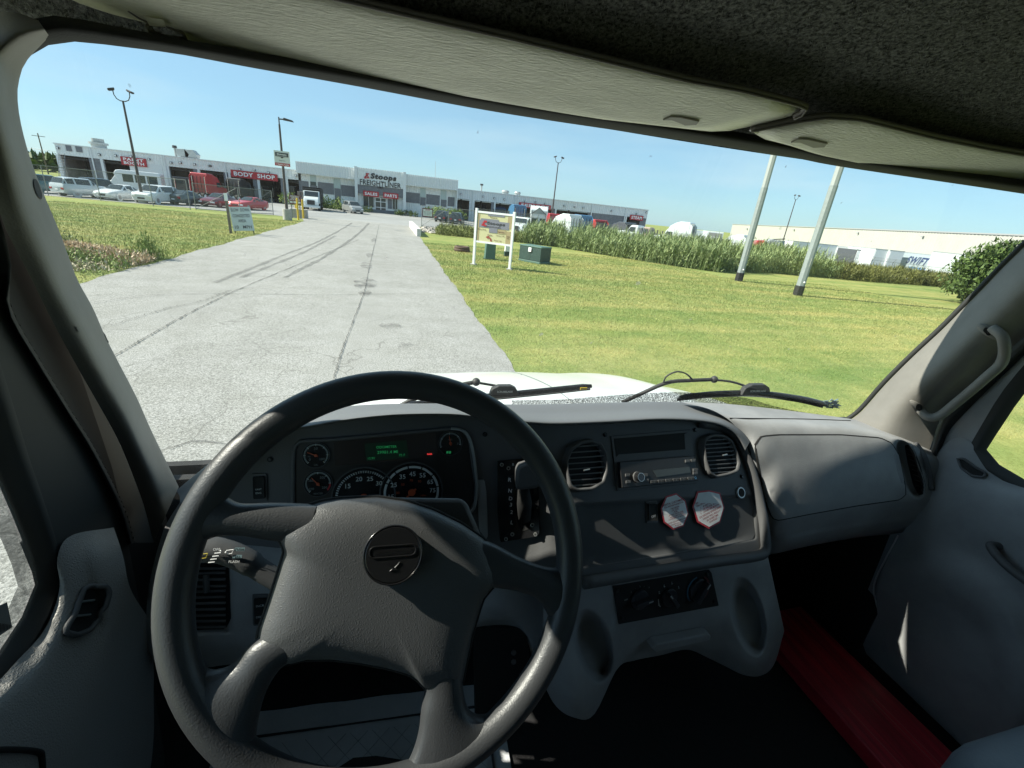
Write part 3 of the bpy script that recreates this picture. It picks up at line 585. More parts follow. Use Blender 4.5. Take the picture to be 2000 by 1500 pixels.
# --- signs on the building
EX = Vector((1, 0, 0)); EZ = Vector((0, 0, 1))
def board(px0, py0, px1, py1, Y, lines, label, group=None):
    a = D(px0, (py0+py1)/2, Y).x; b = D(px1, (py0+py1)/2, Y).x; mx = (px0+px1)/2; c = D(mx, py0, Y).z; d = D(mx, py1, Y).z
    e = empty('wall_sign', ((a+b)/2, Y, d), 0, label, 'sign', group)
    q = MB(); q.bb(a, b, Y-.12, Y, d, c, M_red); q.build('panel', M_red, e, world=True)
    q = MB()
    for s_, f0, f1 in lines: text(q, s_, ((a+b)/2, Y-.13, d+(c-d)*(f0+f1)/2), EX, EZ, width=(b-a)*.88 if len(s_) > 5 else (b-a)*.8, height=(c-d)*(f1-f0), m=M_let, bold=.03)
    q.build('lettering', M_let, e, world=True, orient=False); return e
board(237.5, 308, 286, 324, YB-.1, [('PAINT', .55, .9), ('BOOTH', .12, .47)], 'red wall sign reading PAINT BOOTH on two lines', 'red wall signs')
board(452, 336, 542, 350, YB-.1, [('BODY  SHOP', .22, .8)], 'wide red wall sign reading BODY SHOP over the open bays', 'red wall signs')
board(709.5, 373.5, 740, 384, YC-.42, [('SALES', .22, .78)], 'small red sign reading SALES left above the entrance', 'red wall signs')
board(748.5, 377, 778, 388, YC-.42, [('PARTS', .22, .78)], 'small red sign reading PARTS right above the entrance', 'red wall signs')
board(1013, 398, 1076, 407.5, YR-.1, [('SERVICE', .2, .8)], 'red wall sign reading SERVICE partly hidden by a white truck cab', 'red wall signs')
board(1230, 420.5, 1256, 430, YR-.1, [('STEAM', .18, .82)], 'red wall sign reading STEAM over the last bay on the right', 'red wall signs')
Yt = YC-.62; e = empty('facade_lettering', (X_(742, 350, Yt), Yt, 1.6), 0, 'large black lettering with a red emblem high on the entrance front', 'sign')
def ftext(s_, px0, px1, py, h, m=M_blk, sh=0.0, bold=.012):
    a, b = X_(px0, py, Yt), X_(px1, py, Yt); q = MB(); text(q, s_, ((a+b)/2, Yt, Z_((px0+px1)/2, py, Yt)), EX, EZ, width=b-a, height=h, m=m, bold=bold, shear=sh); V0 = list(q.v)
    return q
q = ftext('Stoops', 724, 774, 347.5, 1.15, sh=.18, bold=.05); q.build('name_lettering', M_blk, e, world=True, orient=False, solid=.08)
q = ftext('FREIGHTLINER', 703, 783, 359, .85); q.build('name_lettering', M_blk, e, world=True, orient=False, solid=.08)
q = ftext('LIMA', 737.5, 749, 366, .32); q.build('town_lettering', M_blk, e, world=True, orient=False, solid=.08)
q = MB(); a = X_(711, 343, Yt); b = X_(721, 343, Yt); z0, z1 = Z_(716, 349, Yt), Z_(716, 338, Yt); hh = z1-z0; ww = b-a
for x0_, x1_, za_, zb_ in ((0, .45, 0, .2), (.1, .4, .2, .45), (.3, .75, .4, .6), (.35, 1, .8, 1), (.45, .75, .55, .8), (.5, 1., 0.1, .3), (.7, .9, .3, .45)): q.bb(a+ww*x0_, a+ww*x1_, Yt-.05, Yt+.02+.003*x0_, z0+hh*za_, z0+hh*zb_, M_red)
q.build('emblem', M_red, e, world=True)
# --- the long cream warehouse far right
pA, pB = Vector((217, 262, 0)), Vector((96, 6, 0)); u = (pB-pA).normalized(); nn_ = Vector((-u.y, u.x, 0))
if nn_.x > 0: nn_ = -nn_
M_cream = mat('cream_siding', (.39, .385, .35), .7, noise=.04, nscale=.3)
wh = empty('warehouse', (pA+pB)/2+Vector((0, 0, -4.2)), 0, 'long low cream metal warehouse behind the parked trailers', 'building'); BW = dict(world=True, parent=wh)
Ln = (pB-pA).length; mb = MB(); top = []
for i in range(int(Ln/1.1)):
    a = i*1.1; top += [(a, 0), (a+.6, 0), (a+.7, .09), (a+1.0, .09)]
mb.grid([[pA+u*a+nn_*b+Vector((0, 0, z)) for a, b in top] for z in (4.95, -5)]); mb.add([pA+Vector((0, 0, -5)), pA-nn_*60+Vector((0, 0, -5)), pA-nn_*60+Vector((0, 0, 4.95)), pA+Vector((0, 0, 4.95))], [(0, 1, 2, 3)])
mb.build('wall', M_cream, **BW)
mb = MB(); mb.prism([pA+nn_*.25+Vector((0, 0, 4.95)), pB+nn_*.25+Vector((0, 0, 4.95)), pB+nn_*.25+Vector((0, 0, 5.25)), pA+nn_*.25+Vector((0, 0, 5.25))], -nn_*60, M_roof); mb.build('roof', mat('blue_grey_roof', (.22, .27, .30), .6), **BW)
for px, py in ((1460, 447), (1552, 449), (1677, 455), (1804, 462), (1974, 473)):
    r_ = W(px, py); t_ = (pA.dot(nn_)+.1)/r_.dot(nn_); c = r_*t_; q = MB(); s_ = .0022*c.length; q.box(c+nn_*.3, (s_*1.6, s_*1.6, s_)); q.build('wall_light', M_roof, bevel=.1, **BW)
# ================================================================== FENCES
M_galv = mat('fence_steel', (.22, .23, .23), .6, metal=.2)
def chain_alpha(N, L, v):
    outs = []
    for sgn in (1, -1):
        mp = N.new('ShaderNodeMapping'); mp.inputs['Rotation'].default_value = (0, sgn*math.radians(45), 0); L.new(v, mp.inputs[0]); wv = N.new('ShaderNodeTexWave'); wv.inputs['Scale'].default_value = 6.0; wv.inputs['Distortion'].default_value = 0; wv.wave_profile = 'TRI'
        L.new(mp.outputs[0], wv.inputs['Vector']); gt = N.new('ShaderNodeMath'); gt.operation = 'GREATER_THAN'; gt.inputs[1].default_value = .93; L.new(wv.outputs['Fac'], gt.inputs[0]); outs.append(gt.outputs[0])
    mx = N.new('ShaderNodeMath'); mx.operation = 'MAXIMUM'; L.new(outs[0], mx.inputs[0]); L.new(outs[1], mx.inputs[1]); return mx.outputs[0]
M_chain = alphamat('chain_link', (.25, .27, .27), chain_alpha, .5)
def fence(pts, h, label, barbed=False, spacing=3.0, name='chain_link_fence', brace=False, group='chain link fences', cat='fence', diag=False, tilt=True):
    pts = [Vector(p) for p in pts]; e = empty(name, pts[0], 0, label, cat, group); BF = dict(world=True, parent=e)
    q = MB()
    for a, b in zip(pts, pts[1:]): q.add([a, b, b+EZ*h, a+EZ*h], [(0, 1, 2, 3)])
    q.build('mesh_panel', M_chain, **BF, orient=False)
    q = MB(); q.tube([p+EZ*h for p in pts], .026, 6)
    if diag: q.tube([p+EZ*(h*.03+.04) for p in pts], .03, 6)
    q.build('rail', M_galv, **BF, smooth=60)
    if barbed:
        q = MB()
        for k in range(3): q.tube([p+EZ*(h+.12+.12*k)+Vector((0, -.08-.08*k, 0)) for p in pts], .012, 4)
        q.build('barbed_wire', M_galv, **BF)
    L_ = 0
    for a, b in zip(pts, pts[1:]):
        n = max(1, round((b-a).length/spacing))
        for i in range(n+1):
            if i == n and b is not pts[-1]: continue
            p = a.lerp(b, i/n); q = MB(); q.cyl(p-EZ*.05, p+EZ*(h+.02), .034, .034, 8)
            if barbed: q.cyl(p+EZ*h, p+EZ*(h+.4)+Vector((0, -.28, 0)), .03, .02, 6)
            q.build('post', M_galv, **BF, smooth=60)
    if diag:
        q = MB()
        for a, b in zip(pts, pts[1:]):
            n = max(1, round((b-a).length/spacing))
            for i in range(n):
                c, d = a.lerp(b, i/n), a.lerp(b, (i+1)/n); q.tube([c+EZ*.1, d+EZ*h], .02, 5) if i % 2 == 0 else q.tube([c+EZ*h, d+EZ*.1], .02, 5)
        q.build('brace', M_galv, **BF)
    return e
fence([G(60, 380), G(95, 382), G(300, 403), G(372, 410)], 2.5, 'tall chain link fence in front of the row of parked cars', spacing=4.2)
fence([G(383, 410), G(470, 417), G(534, 420)], 2.3, 'braced sliding gate pushed open in front of the maroon and red cars', spacing=3.2, diag=True, name='sliding_gate', cat='gate')
fence([Vector((3.3, 54.6, -H)), Vector((9.4, 54.6, -H))], 2.3, 'chain link gate leaf with a notice on it right of the drive end', spacing=3.0, diag=True, name='fence_gate', cat='gate')
fence([Vector((9.6, 54.7, -H)), Vector((17, 54, -H)), Vector((26, 50, -H-.3)), Vector((40, 46.5, -H-.6)), Vector((62, 44, -H-1.0)), Vector((84, 38, -4.05)), Vector((100, 33, -4.05))], 2.2, 'long chain link fence with barbed wire arms behind the reeds', barbed=True, spacing=3.4)
# white kerb wall at the drive end and the rip-rap rocks by it
q = MB(); q.prism([Vector((2.0, 39.2, -H-.1)), Vector((2.35, 39.2, -H-.1)), Vector((2.35, 39.2, -H+.62)), Vector((2.0, 39.2, -H+.62))], (-.15, 13, 0)); o = q.build('kerb_wall', mat('white_concrete', (.55, .54, .50), .85, noise=.1, nscale=2), world=True, bevel=.03); tag(o, 'low white concrete headwall on the right edge of the drive end', 'wall')
q = MB(); g = random.Random(3)
for i in range(150):
    c = Vector((g.uniform(2.8, 8.6), g.uniform(44.5, 52.5), -H+.05)); r_ = g.uniform(.12, .34); n0 = len(q.v); q.sphere(c, r_, None, 6, 4, (1, g.uniform(.6, 1), g.uniform(.4, .8)))
    for k in range(n0, len(q.v)): q.v[k] = q.v[k]+Vector((g.uniform(-1, 1), g.uniform(-1, 1), g.uniform(-1, 1)))*r_*.12
tag(q.build('rip_rap', mat('limestone', (.42, .38, .34), .9, noise=.35, nscale=2.5), orient=True), 'heap of pale limestone rocks beside the white headwall', 'rocks', kind='stuff')
# ================================================================== POLES AND STREET FURNITURE
M_pole = mat('bronze_pole', (.06, .05, .05), .6); M_galvp = mat('pylon_steel', (.24, .27, .27), .55, noise=.08, nscale=6)
def lamp(px, pyb, pyt, label, heads=2, Y=None, base=None, rot=0, group='car park lamp posts', big=1.0):
    b = Vector(base) if base else (G(px, pyb) if Y is None else D(px, pyb, Y)); hgt = None
    # height so that the top reaches its row in the picture
    lo, hi = 1, 30
    for _ in range(40):
        m_ = (lo+hi)/2
        if PXL(b+EZ*m_)[1] > pyt: lo = m_
        else: hi = m_
    hgt = lo; e = empty('lamp_post', b, rot, label, 'lamp post', group)
    q = MB(); q.cyl((0, 0, -.1), (0, 0, .95), .38, .36, 18); q.build('footing', M_conc, e, smooth=50, bevel=.02)
    q = MB(); q.cyl((0, 0, .95), (0, 0, hgt), .13*big, .075*big, 10); q.build('pole', M_pole, e, smooth=60)
    if heads == 2:
        q = MB(); q.tube([(-.62, 0, hgt+.75), (-.60, 0, hgt+.45), (-.45, 0, hgt+.15), (-.2, 0, hgt+.02), (.2, 0, hgt+.02), (.45, 0, hgt+.15), (.60, 0, hgt+.45), (.62, 0, hgt+.75)], .04*big, 8); q.build('bracket', M_pole, e, smooth=60)
        for s_ in (-1, 1):
            q = MB(); c = Vector((s_*.72, -.05, hgt+.84)); R = Matrix.Rotation(s_*.35, 3, 'Y') @ Matrix.Rotation(.5 if s_ < 0 else -.4, 3, 'Z'); q.box(c, (.50, .34, .13), None, R); q.box(c+R @ Vector((0, 0, -.09)), (.4, .24, .04), None, R); q.build('lamp_head', M_pole, e, bevel=.03)
    else:
        q = MB(); q.cyl((0, 0, hgt), (0, 0, hgt+.55), .05, .05, 8); q.tube([(0, 0, hgt+.4), (.35, 0, hgt+.42)], .05, 8); q.build('bracket', M_pole, e, smooth=60)
        q = MB(); q.prism([(.3, -.16, hgt+.36), (1.15, -.16, hgt+.30), (1.05, -.16, hgt+.42), (.4, -.16, hgt+.54)], (0, .32, 0)); q.build('lamp_head', M_pole, e, bevel=.02)
    return e, hgt, b
lamp(280, 397, 198, 'tall twin-headed lamp post in front of the PAINT BOOTH sign')
eL, hL, bL = lamp(562, 430, 243, 'single-headed lamp post carrying a traffic sign by the drive entrance', heads=1)
lamp(1076, 437, 318, 'twin-headed lamp post in front of the SERVICE sign', Y=77, rot=.2)
lamp(1527, 490, 390, 'twin-headed lamp post between the two steel pylons', Y=84, rot=.2, base=(D(1527, 478, 84).x, 84, -4.0))
def pylon(px, py, pyt, label):
    b = G(px, py); e = empty('steel_pylon', b, .25, label, 'steel pylon', 'steel sign pylons on the lawn')
    def ring(r, z): return [Vector((r*math.cos(math.pi/4*k+.39), r*math.sin(math.pi/4*k+.39), z)) for k in range(8)]
    def shaft(r0, r1, z0, z1):
        q = MB(); q.v = ring(r0, z0)+ring(r1, z1); q.f = [(k, (k+1) % 8, 8+(k+1) % 8, 8+k) for k in range(8)]+[tuple(reversed(range(8))), tuple(range(8, 16))]; q.m = [0]*len(q.f); return q
    shaft(.235, .235, -.3, .52).build('base_sleeve', mat('black_coating', (.012, .012, .012), .7), e)
    shaft(.205, .19, .52, 5.4).build('shaft', M_galvp, e); shaft(.175, .165, 5.4, 12.5).build('upper_shaft', mat('pylon_pale', (.33, .35, .34), .5), e)
    q = MB(); q.bb(-.14, .06, -.198, -.18, 1.55, 1.95); q.build('plate', mat('faded_plate', (.30, .31, .28), .6), e)
    q = MB(); 
    for k in range(16): q.cyl((.185, .02, 1.0+k*.62), (.235, .02, 1.0+k*.62), .018, .018, 6)
    q.build('climbing_bolts', M_let, e); q = MB(); q.sphere((-.1, -.2, .72), .045); q.build('knob', M_let, e); return e
pylon(1442, 549, 0, 'tall pale grey steel pylon with a black foot, farther one nearer the map board')
pylon(1557, 577, 0, 'tall pale grey steel pylon with a black foot, nearer one on the right')
def utility_pole(px, Y, zt_, label):
    x = D(px, 330, Y).x; e = empty('utility_pole', (x, Y, -H), .3, label, 'utility pole'); q = MB(); q.cyl((0, 0, 0), (0, 0, zt_+H), .16, .11, 8); q.build('pole', M_bark, e, smooth=60); q = MB(); q.bb(-1.2, 1.2, -.06, .06, zt_+H-.7, zt_+H-.58); q.build('crossarm', M_bark, e)
utility_pole(92, 150, 6.5, 'thin wooden utility pole left of the body shop')
q = MB(); q.tube(crom([D(0, 278, 155), D(50, 288, 152), D(92, 294, 150), D(108, 296, 148)], 20), .03, 4); tag(q.build('overhead_wire', M_blk, world=True), 'thin overhead wire left of the body shop', 'wire')
def bollard(px, py, label, h=1.5):
    b = G(px, py); e = empty('bollard', b, 0, label, 'bollard', 'yellow bollards by the drive'); q = MB(); q.cyl((0, 0, -.1), (0, 0, h), .085, .085, 14); q.build('post', M_ylw, e, smooth=50); q = MB(); q.sphere((0, 0, h), .085, None, 12, 6, (1, 1, .5)); q.build('cap', M_ylw, e, smooth=180)
bollard(560, 422, 'yellow bollard directly left of the lamp post with the traffic sign', 1.7); bollard(583, 430, 'tall yellow bollard in front of the concrete block, nearest the drive', 1.9); bollard(593, 427, 'yellow bollard at the right end of the concrete block', 1.75); bollard(579, 421, 'yellow bollard just behind the tallest one at the concrete block', 1.5)
bollard(1056, 448, 'lone yellow bollard among the trucks near the lamp post', 1.6)
q = MB(); b = G(582, 426); q.bb(b.x-.75, b.x+.8, b.y+.3, b.y+1.1, -H, -H+.85); tag(q.build('concrete_block', M_conc, world=True, bevel=.04), 'grey concrete block behind the yellow bollards', 'concrete block')
# dark red notice by the entry
def gsign(name, x0, x1, z0, z1, y, label, panel, posts, letters, back=None, cat='sign', rz=0, group=None, frame=None):
    """free-standing sign: panel face at y, posts (x, z0, z1, r), letters list of (text, cx, cz, w, h, mat)"""
    cx = (x0+x1)/2; e = empty(name, (cx, y, -H), rz, label, cat, group); q = MB(); q.bb(x0-cx, x1-cx, -.02, .02, z0+H, z1+H); pn = q.build('panel', panel, e)
    for (px_, a, b, r_, m_) in posts: q = MB(); q.bb(px_-cx-r_, px_-cx+r_, .021, .021+2*r_, a+H, b+H); q.build('post', m_, e, bevel=.01)
    if letters:
        q = MB()
        for (s_, lx_, lz, w_, h_, m_) in letters: text(q, s_, (lx_-cx, -.026, lz+H), EX, EZ, width=w_, height=h_, m=m_, bold=.012)
        q.build('lettering', M_blk, e, orient=False)
    return e
M_maroon = mat('maroon_sign', (.13, .03, .03), .5); M_sw = mat('sign_face_white', (.62, .64, .62), .45)
y = 50.2; X0, X1 = X_(565, 390, y), X_(587.5, 390, y); za, zb_ = Z_(576, 399, y), Z_(576, 381, y); hh = zb_-za; cx = (X0+X1)/2; ww = X1-X0
gsign('notice_sign', X0, X1, za, zb_, y, 'dark red notice board behind the lamp post by the yellow bollards', M_maroon, [(X0+.15, -H, zb_, .04, M_galv), (X1-.15, -H, zb_, .04, M_galv)],
      [('EMERGENCY', cx, za+hh*.86, ww*.8, .13, M_let), ('SERVICES', cx, za+hh*.68, ww*.65, .13, M_let), ('AFTER HOURS', cx, za+hh*.50, ww*.85, .13, M_let), ('--- --- ----', cx, za+hh*.22, ww*.9, .18, M_let)])
# traffic sign on the lamp post
y = bL.y-.16; X0, X1 = X_(536, 310, y), X_(566, 310, y); za, zb_ = Z_(551, 324.5, y), Z_(551, 295, y); hh = zb_-za; cx = (X0+X1)/2; ww = X1-X0
e = empty('traffic_sign', (cx, y, za), 0, 'white sign with a dark emblem and a red strip hung on the lamp post', 'sign')
q = MB(); q.bb(-ww/2, ww/2, -.03, .03, 0, hh); q.build('panel', M_sw, e); q = MB(); q.bb(-ww/2+.01, ww/2-.01, -.045, -.031, 0.01, hh*.2); q.build('red_strip', M_red, e)
q = MB(); q.add([(-ww*.42, -.05, hh*.88), (-ww*.42, -.05, hh*.62), (-ww*.12, -.05, hh*.6), (0, -.05, hh*.5), (ww*.12, -.05, hh*.6), (ww*.42, -.05, hh*.62), (ww*.42, -.05, hh*.88)], [tuple(range(7))]); q.build('emblem', M_blk, e, orient=False)
q = MB(); text(q, 'Stoops', (0, -.056, hh*.76), EX, EZ, width=ww*.62, height=hh*.14, m=M_let, bold=.03); text(q, 'FREIGHTLINER', (0, -.056, hh*.65), EX, EZ, width=ww*.66, height=hh*.05, m=M_let); text(q, 'Express', (0, -.05, hh*.36), EX, EZ, width=ww*.4, height=hh*.07, m=M_blk, bold=.02); text(q, '< TRAFFIC FLOW', (0, -.05, hh*.1), EX, EZ, width=ww*.85, height=hh*.1, m=M_let, bold=.02); q.build('lettering', M_let, e, orient=False)
# SLOW DOWN sign, leaning
bA, bB = G(455.5, 456), G(501, 456)
y = 30.4; e = empty('warning_sign', (X_(478, 455, y), y, -H), .12, 'pale board reading SLOW DOWN CONGESTED AREA 10 MPH on two short legs', 'sign')
s_ = X_(499, 440, y)-X_(459, 440, y); hz = 1.32; R = Matrix.Rotation(-.09, 3, 'Y') @ Matrix.Rotation(-.12, 3, 'X')
def slant(q): q.v = [R @ v for v in q.v]; return q
q = MB(); q.bb(-s_/2, s_/2, -.02, .02, .16, .16+hz); slant(q).build('panel', mat('sign_pale_blue', (.54, .60, .60), .5, noise=.05, nscale=3), e)
for k in (-1, 1): q = MB(); q.bb(k*s_*.44-.02, k*s_*.44+.02, .021, .06, -.1, .5); slant(q).build('leg', M_blk, e)
q = MB()
for t_, z, w_, h_ in (('SLOW  DOWN', .87, .86, .13), ('CONGESTED', .63, .8, .13), ('AREA', .42, .38, .13), ('10   MPH', .16, .8, .14)): text(q, t_, (0, -.026, .16+hz*z), EX, EZ, width=s_*w_, height=hz*h_, m=M_blk, bold=.012)
slant(q).build('lettering', M_blk, e, orient=False)
b = G(451, 456); e = empty('wooden_post', b, 0, 'weathered wooden post left of the pale SLOW DOWN board', 'post'); q = MB(); q.bb(-.06, .06, -.06, .06, -.1, 2.1); q.build('shaft', mat('grey_wood', (.16, .14, .11), .9, noise=.3, nscale=15), e, bevel=.01); q = MB(); q.bb(-.08, .08, -.08, .0, 1.75, 2.15); q.build('cap_plate', M_let, e)
# map board on two white posts
pL, pR = G(925, 517), G(995, 527); dx_ = pR-pL; ang = math.atan2(dx_.y, dx_.x); wid = dx_.length
e = empty('map_board', (pL+pR)/2, ang, 'cream site map board between two white posts on the lawn', 'sign'); hw = wid/2; M_cr = mat('map_cream', (.56, .53, .30), .5); M_mg = mat('map_grey', (.20, .20, .24), .5); M_mt = mat('map_tan', (.38, .30, .16), .5)
for k, hgt in ((-1, 2.72), (1, 2.72)):
    q = MB(); q.bb(k*hw-.06, k*hw+.06, -.06, .06, -.1, hgt); p = q.build('post', M_let, e, bevel=.008); q = MB(); q.bb(k*hw-.14, k*hw+.14, -.12, .12, -.02, .06); q.build('foot', M_conc, p, bevel=.01)
for z in (2.52, 1.12): q = MB(); q.bb(-hw+.06, hw-.06, -.045, .045, z, z+.09); q.build('crossbar', M_let, e)
q = MB(); q.bb(-hw+.08, hw-.08, -.02, .03, 1.215, 2.515, M_cr); q.build('panel', M_cr, e)
bw = 2*hw-.16; bz = 1.215; bh = 1.3; f_ = lambda a: -bw/2+a*bw; g_ = lambda b_: bz+b_*bh
q = MB()
for (a0, b0, a1, b1, mm, dy) in ((.05, .50, .93, .76, M_mg, .028), (.36, .34, .60, .515, M_mg, .031), (.88, .55, 1.0, 1.0, M_mt, .026), (.86, .0, 1.0, .45, M_mt, .026), (.62, .33, .85, .48, M_mt, .027), (.0, .0, .06, 1.0, M_mt, .025), (.1, .76, .62, .82, M_mg, .029), (.30, .93, .78, .99, M_mg, .029)): q.bb(f_(a0), f_(a1), -dy-.004, -.021, g_(b0), g_(b1), mm)
q.build('map_print', M_mg, e)
q = MB(); n0 = -.04
text(q, 'Stoops', (f_(.55), n0, g_(.66)), EX, EZ, width=bw*.52, height=.17, m=M_blk, bold=.04, shear=.15); text(q, 'FREIGHTLINER', (f_(.45), n0, g_(.545)), EX, EZ, width=bw*.5, height=.07, m=M_blk, bold=.01)
for t_, a, b_, w_ in (('Entrance', .47, .885, .2), ('Body Shop', .15, .42, .24), ('Service', .72, .40, .18), ('Enter', .40, .25, .14), ('Drop Off', .70, .26, .24), ('Pick Up', .64, .07, .22), ('Trailer', .93, .27, .1), ('Shop', .93, .2, .08)): text(q, t_, (f_(a), n0, g_(b_)), EX, EZ, width=bw*w_, height=.07, m=mat('map_brown', (.10, .05, .03), .6), bold=.015)
q.build('lettering', M_blk, e, orient=False)
q = MB()
for (a0, b0, a1, b1) in ((.13, .56, .20, .62), (.16, .60, .22, .70), (.19, .68, .28, .75), (.2, .55, .27, .6)): q.bb(f_(a0), f_(a1), -.043, -.0405+a0*.002, g_(b0), g_(b1), M_red)
q.build('emblem', M_red, e)
q = MB(); arr = [(f_(.47)+.0, g_(.02)), (f_(.42), g_(.02)), (f_(.40), g_(.10)), (f_(.36), g_(.14)), (f_(.35), g_(.10)), (f_(.27), g_(.165)), (f_(.37), g_(.23)), (f_(.37), g_(.19)), (f_(.44), g_(.13))]; q.add([(a, -.036, b_) for a, b_ in arr], [tuple(range(len(arr)))]); q.build('arrow', mat('map_arrow', (.30, .06, .04), .5), e, orient=False)
# green utility boxes
M_gbox = mat('utility_green', (.028, .060, .050), .55, noise=.1, nscale=4); M_gbox2 = mat('utility_teal', (.07, .14, .11), .55, noise=.08, nscale=4)
a, b = G(1017, 511), G(1078, 519.5); d = b-a; e = empty('transformer_box', (a+b)/2+Vector((.1, .75, 0)), math.atan2(d.y, d.x)-.35, 'large dark green transformer box on the lawn right of the map board', 'utility box')
q = MB(); q.bb(-.82, .82, -.5, .5, .12, .88); q.build('cabinet', M_gbox, e, bevel=.03); q = MB(); q.bb(-.84, .84, -.53, .51, .88, .97); q.build('lid', M_gbox2, e, bevel=.02); q = MB(); q.bb(-.82, .82, -.53, .53, -.1, .121); q.build('plinth', M_gbox2, e, bevel=.02)
q = MB(); q.bb(-.1, .12, -.562, -.551, .62, .86); q.build('warning_label', M_let, e); q = MB(); q.bb(-.858, -.851, -.4, -.15, .55, .85); q.build('warning_label', M_ylw, e); q = MB(); q.bb(-.005, .005, -.556, -.551, .14, .96); q.build('door_seam', M_blk, e)
b = G(958, 507.5); e = empty('utility_pedestal', b+Vector((0, .3, 0)), 0, 'small teal green utility cabinet seen under the map board', 'utility box'); q = MB(); q.prism([(-.3, -.2, 0), (.3, -.2, 0), (.3, -.14, .98), (-.26, -.14, .98)], (0, .42, 0)); q.build('cabinet', M_gbox2, e, bevel=.02); q = MB(); q.bb(-.32, .32, -.23, .30, .98, 1.03); q.build('lid', M_gbox2, e, bevel=.01); q = MB(); q.bb(-.34, .34, -.26, .3, -.05, .04); q.build('plinth', M_gbox, e)
b = G(994, 503); e = empty('utility_pedestal', b+Vector((0, .6, 0)), 0, 'narrow utility pedestal hidden behind the right post of the map board', 'utility box'); q = MB(); q.bb(-.16, .16, -.1, .1, .3, .95); q.build('cabinet', M_let, e, bevel=.02); q = MB(); q.bb(-.18, .18, -.12, .12, -.05, .3); q.build('plinth', M_gbox, e, bevel=.01)
b = G(902, 491); q = MB(); 
q.tube([(b.x+.42*math.cos(t*.3927), b.y+.42*math.sin(t*.3927), -H+.1) for t in range(16)], .11, 10, closed=True); q.tube([(b.x+.42*math.cos(t*.3927), b.y+.42*math.sin(t*.3927), -H+.24) for t in range(16)], .09, 10, closed=True); tag(q.build('manhole_ring', mat('brown_rubber', (.10, .065, .045), .9), world=True, smooth=60), 'low brown ring lying on the lawn beside the drive', 'ring')
q = MB(); b = G(440, 443)
# gate notice
y = 54.45; X0, X1 = X_(825, 415, y), X_(845.5, 415, y); za, zb_ = Z_(835, 424, y), Z_(835, 407, y); hh = zb_-za; cx = (X0+X1)/2; ww = X1-X0
e = empty('gate_notice', (cx, y, za), 0, 'white notice with a dark red border hung on the gate leaf', 'sign'); q = MB(); q.bb(-ww/2, ww/2, -.02, .0, 0, hh, M_maroon); q.build('frame', M_maroon, e); q = MB(); q.bb(-ww/2+.08, ww/2-.08, -.03, -.021, .1, hh-.1); q.build('panel', M_sw, e)
q = MB(); text(q, 'STOP', (0, -.034, hh*.8), EX, EZ, width=ww*.45, height=hh*.14, m=M_red, bold=.02); text(q, 'ALL VISITORS', (0, -.034, hh*.6), EX, EZ, width=ww*.75, height=hh*.09, m=M_blk); text(q, 'MUST CHECK IN', (0, -.034, hh*.44), EX, EZ, width=ww*.75, height=hh*.09, m=M_blk); text(q, 'AT OFFICE', (0, -.034, hh*.28), EX, EZ, width=ww*.6, height=hh*.09, m=M_blk); q.build('lettering', M_blk, e, orient=False)
# shrubs by the building
leafy_tree('tree', Vector((X_(870, 400, 80), 80, -H)), 2.1, 3.4, 'small yellow green tree behind the dark utility vehicles by the right gate', 'tree', 2200, M_leaf2, 31, .35, .2)
leafy_tree('tree', Vector((X_(601, 375, 78), 80.5, -H)), 1.8, 4.4, 'yellow green tree rising behind the white dump truck', 'tree', 1800, M_leaf2, 32, .35, .2)
for px, h_, lb in ((690, 3.3, 'dark upright conifer beside the silver minivan'), (795, 2.3, 'small upright shrub right of the entrance front')): leafy_tree('shrub', Vector((X_(px, 400, 86), 86, -H)), .75, h_, lb, 'shrub', 1200, M_leaf, 33+px, .2, .14)
q = MB()
P = np.array([[X_(628, 400, 87)+(X_(688, 400, 87)-X_(628, 400, 87))*rng.random(), 87+rng.random(), -H+.6*rng.random()] for _ in range(1200)])
tag(tri_cloud('low_hedge', P, rng.random(1200)*6.28, rng.uniform(-1, 1, 1200), np.full(1200, .2), np.full(1200, .15), M_leaf), 'low green hedge along the foot of the centre block', 'hedge', kind='stuff')
leafy_tree('tree', Vector((D(1479, 470, 105).x, 105, -4)), 2.6, 6.3, 'small round tree left of the red tow truck against the warehouse', 'tree', 1800, M_leaf, 41, .3, .28)
leafy_tree('tree', Vector((D(1526, 470, 92).x, 92, -4)), 2.4, 6.4, 'thin tree behind the far lamp post against the warehouse', 'tree', 1500, M_leaf2, 42, .3, .26)
leafy_tree('tree', Vector((D(1608, 490, 96).x, 96, -4)), 2.8, 4.6, 'round tree top showing above the trailers near the right pylon', 'tree', 1500, M_leaf, 43, .3, .26)
leafy_tree('tree', Vector((D(1833, 500, 66).x, 66, -4)), 3.2, 5.1, 'round tree top showing above the lettered trailer', 'tree', 1600, M_leaf2, 44, .3, .3)
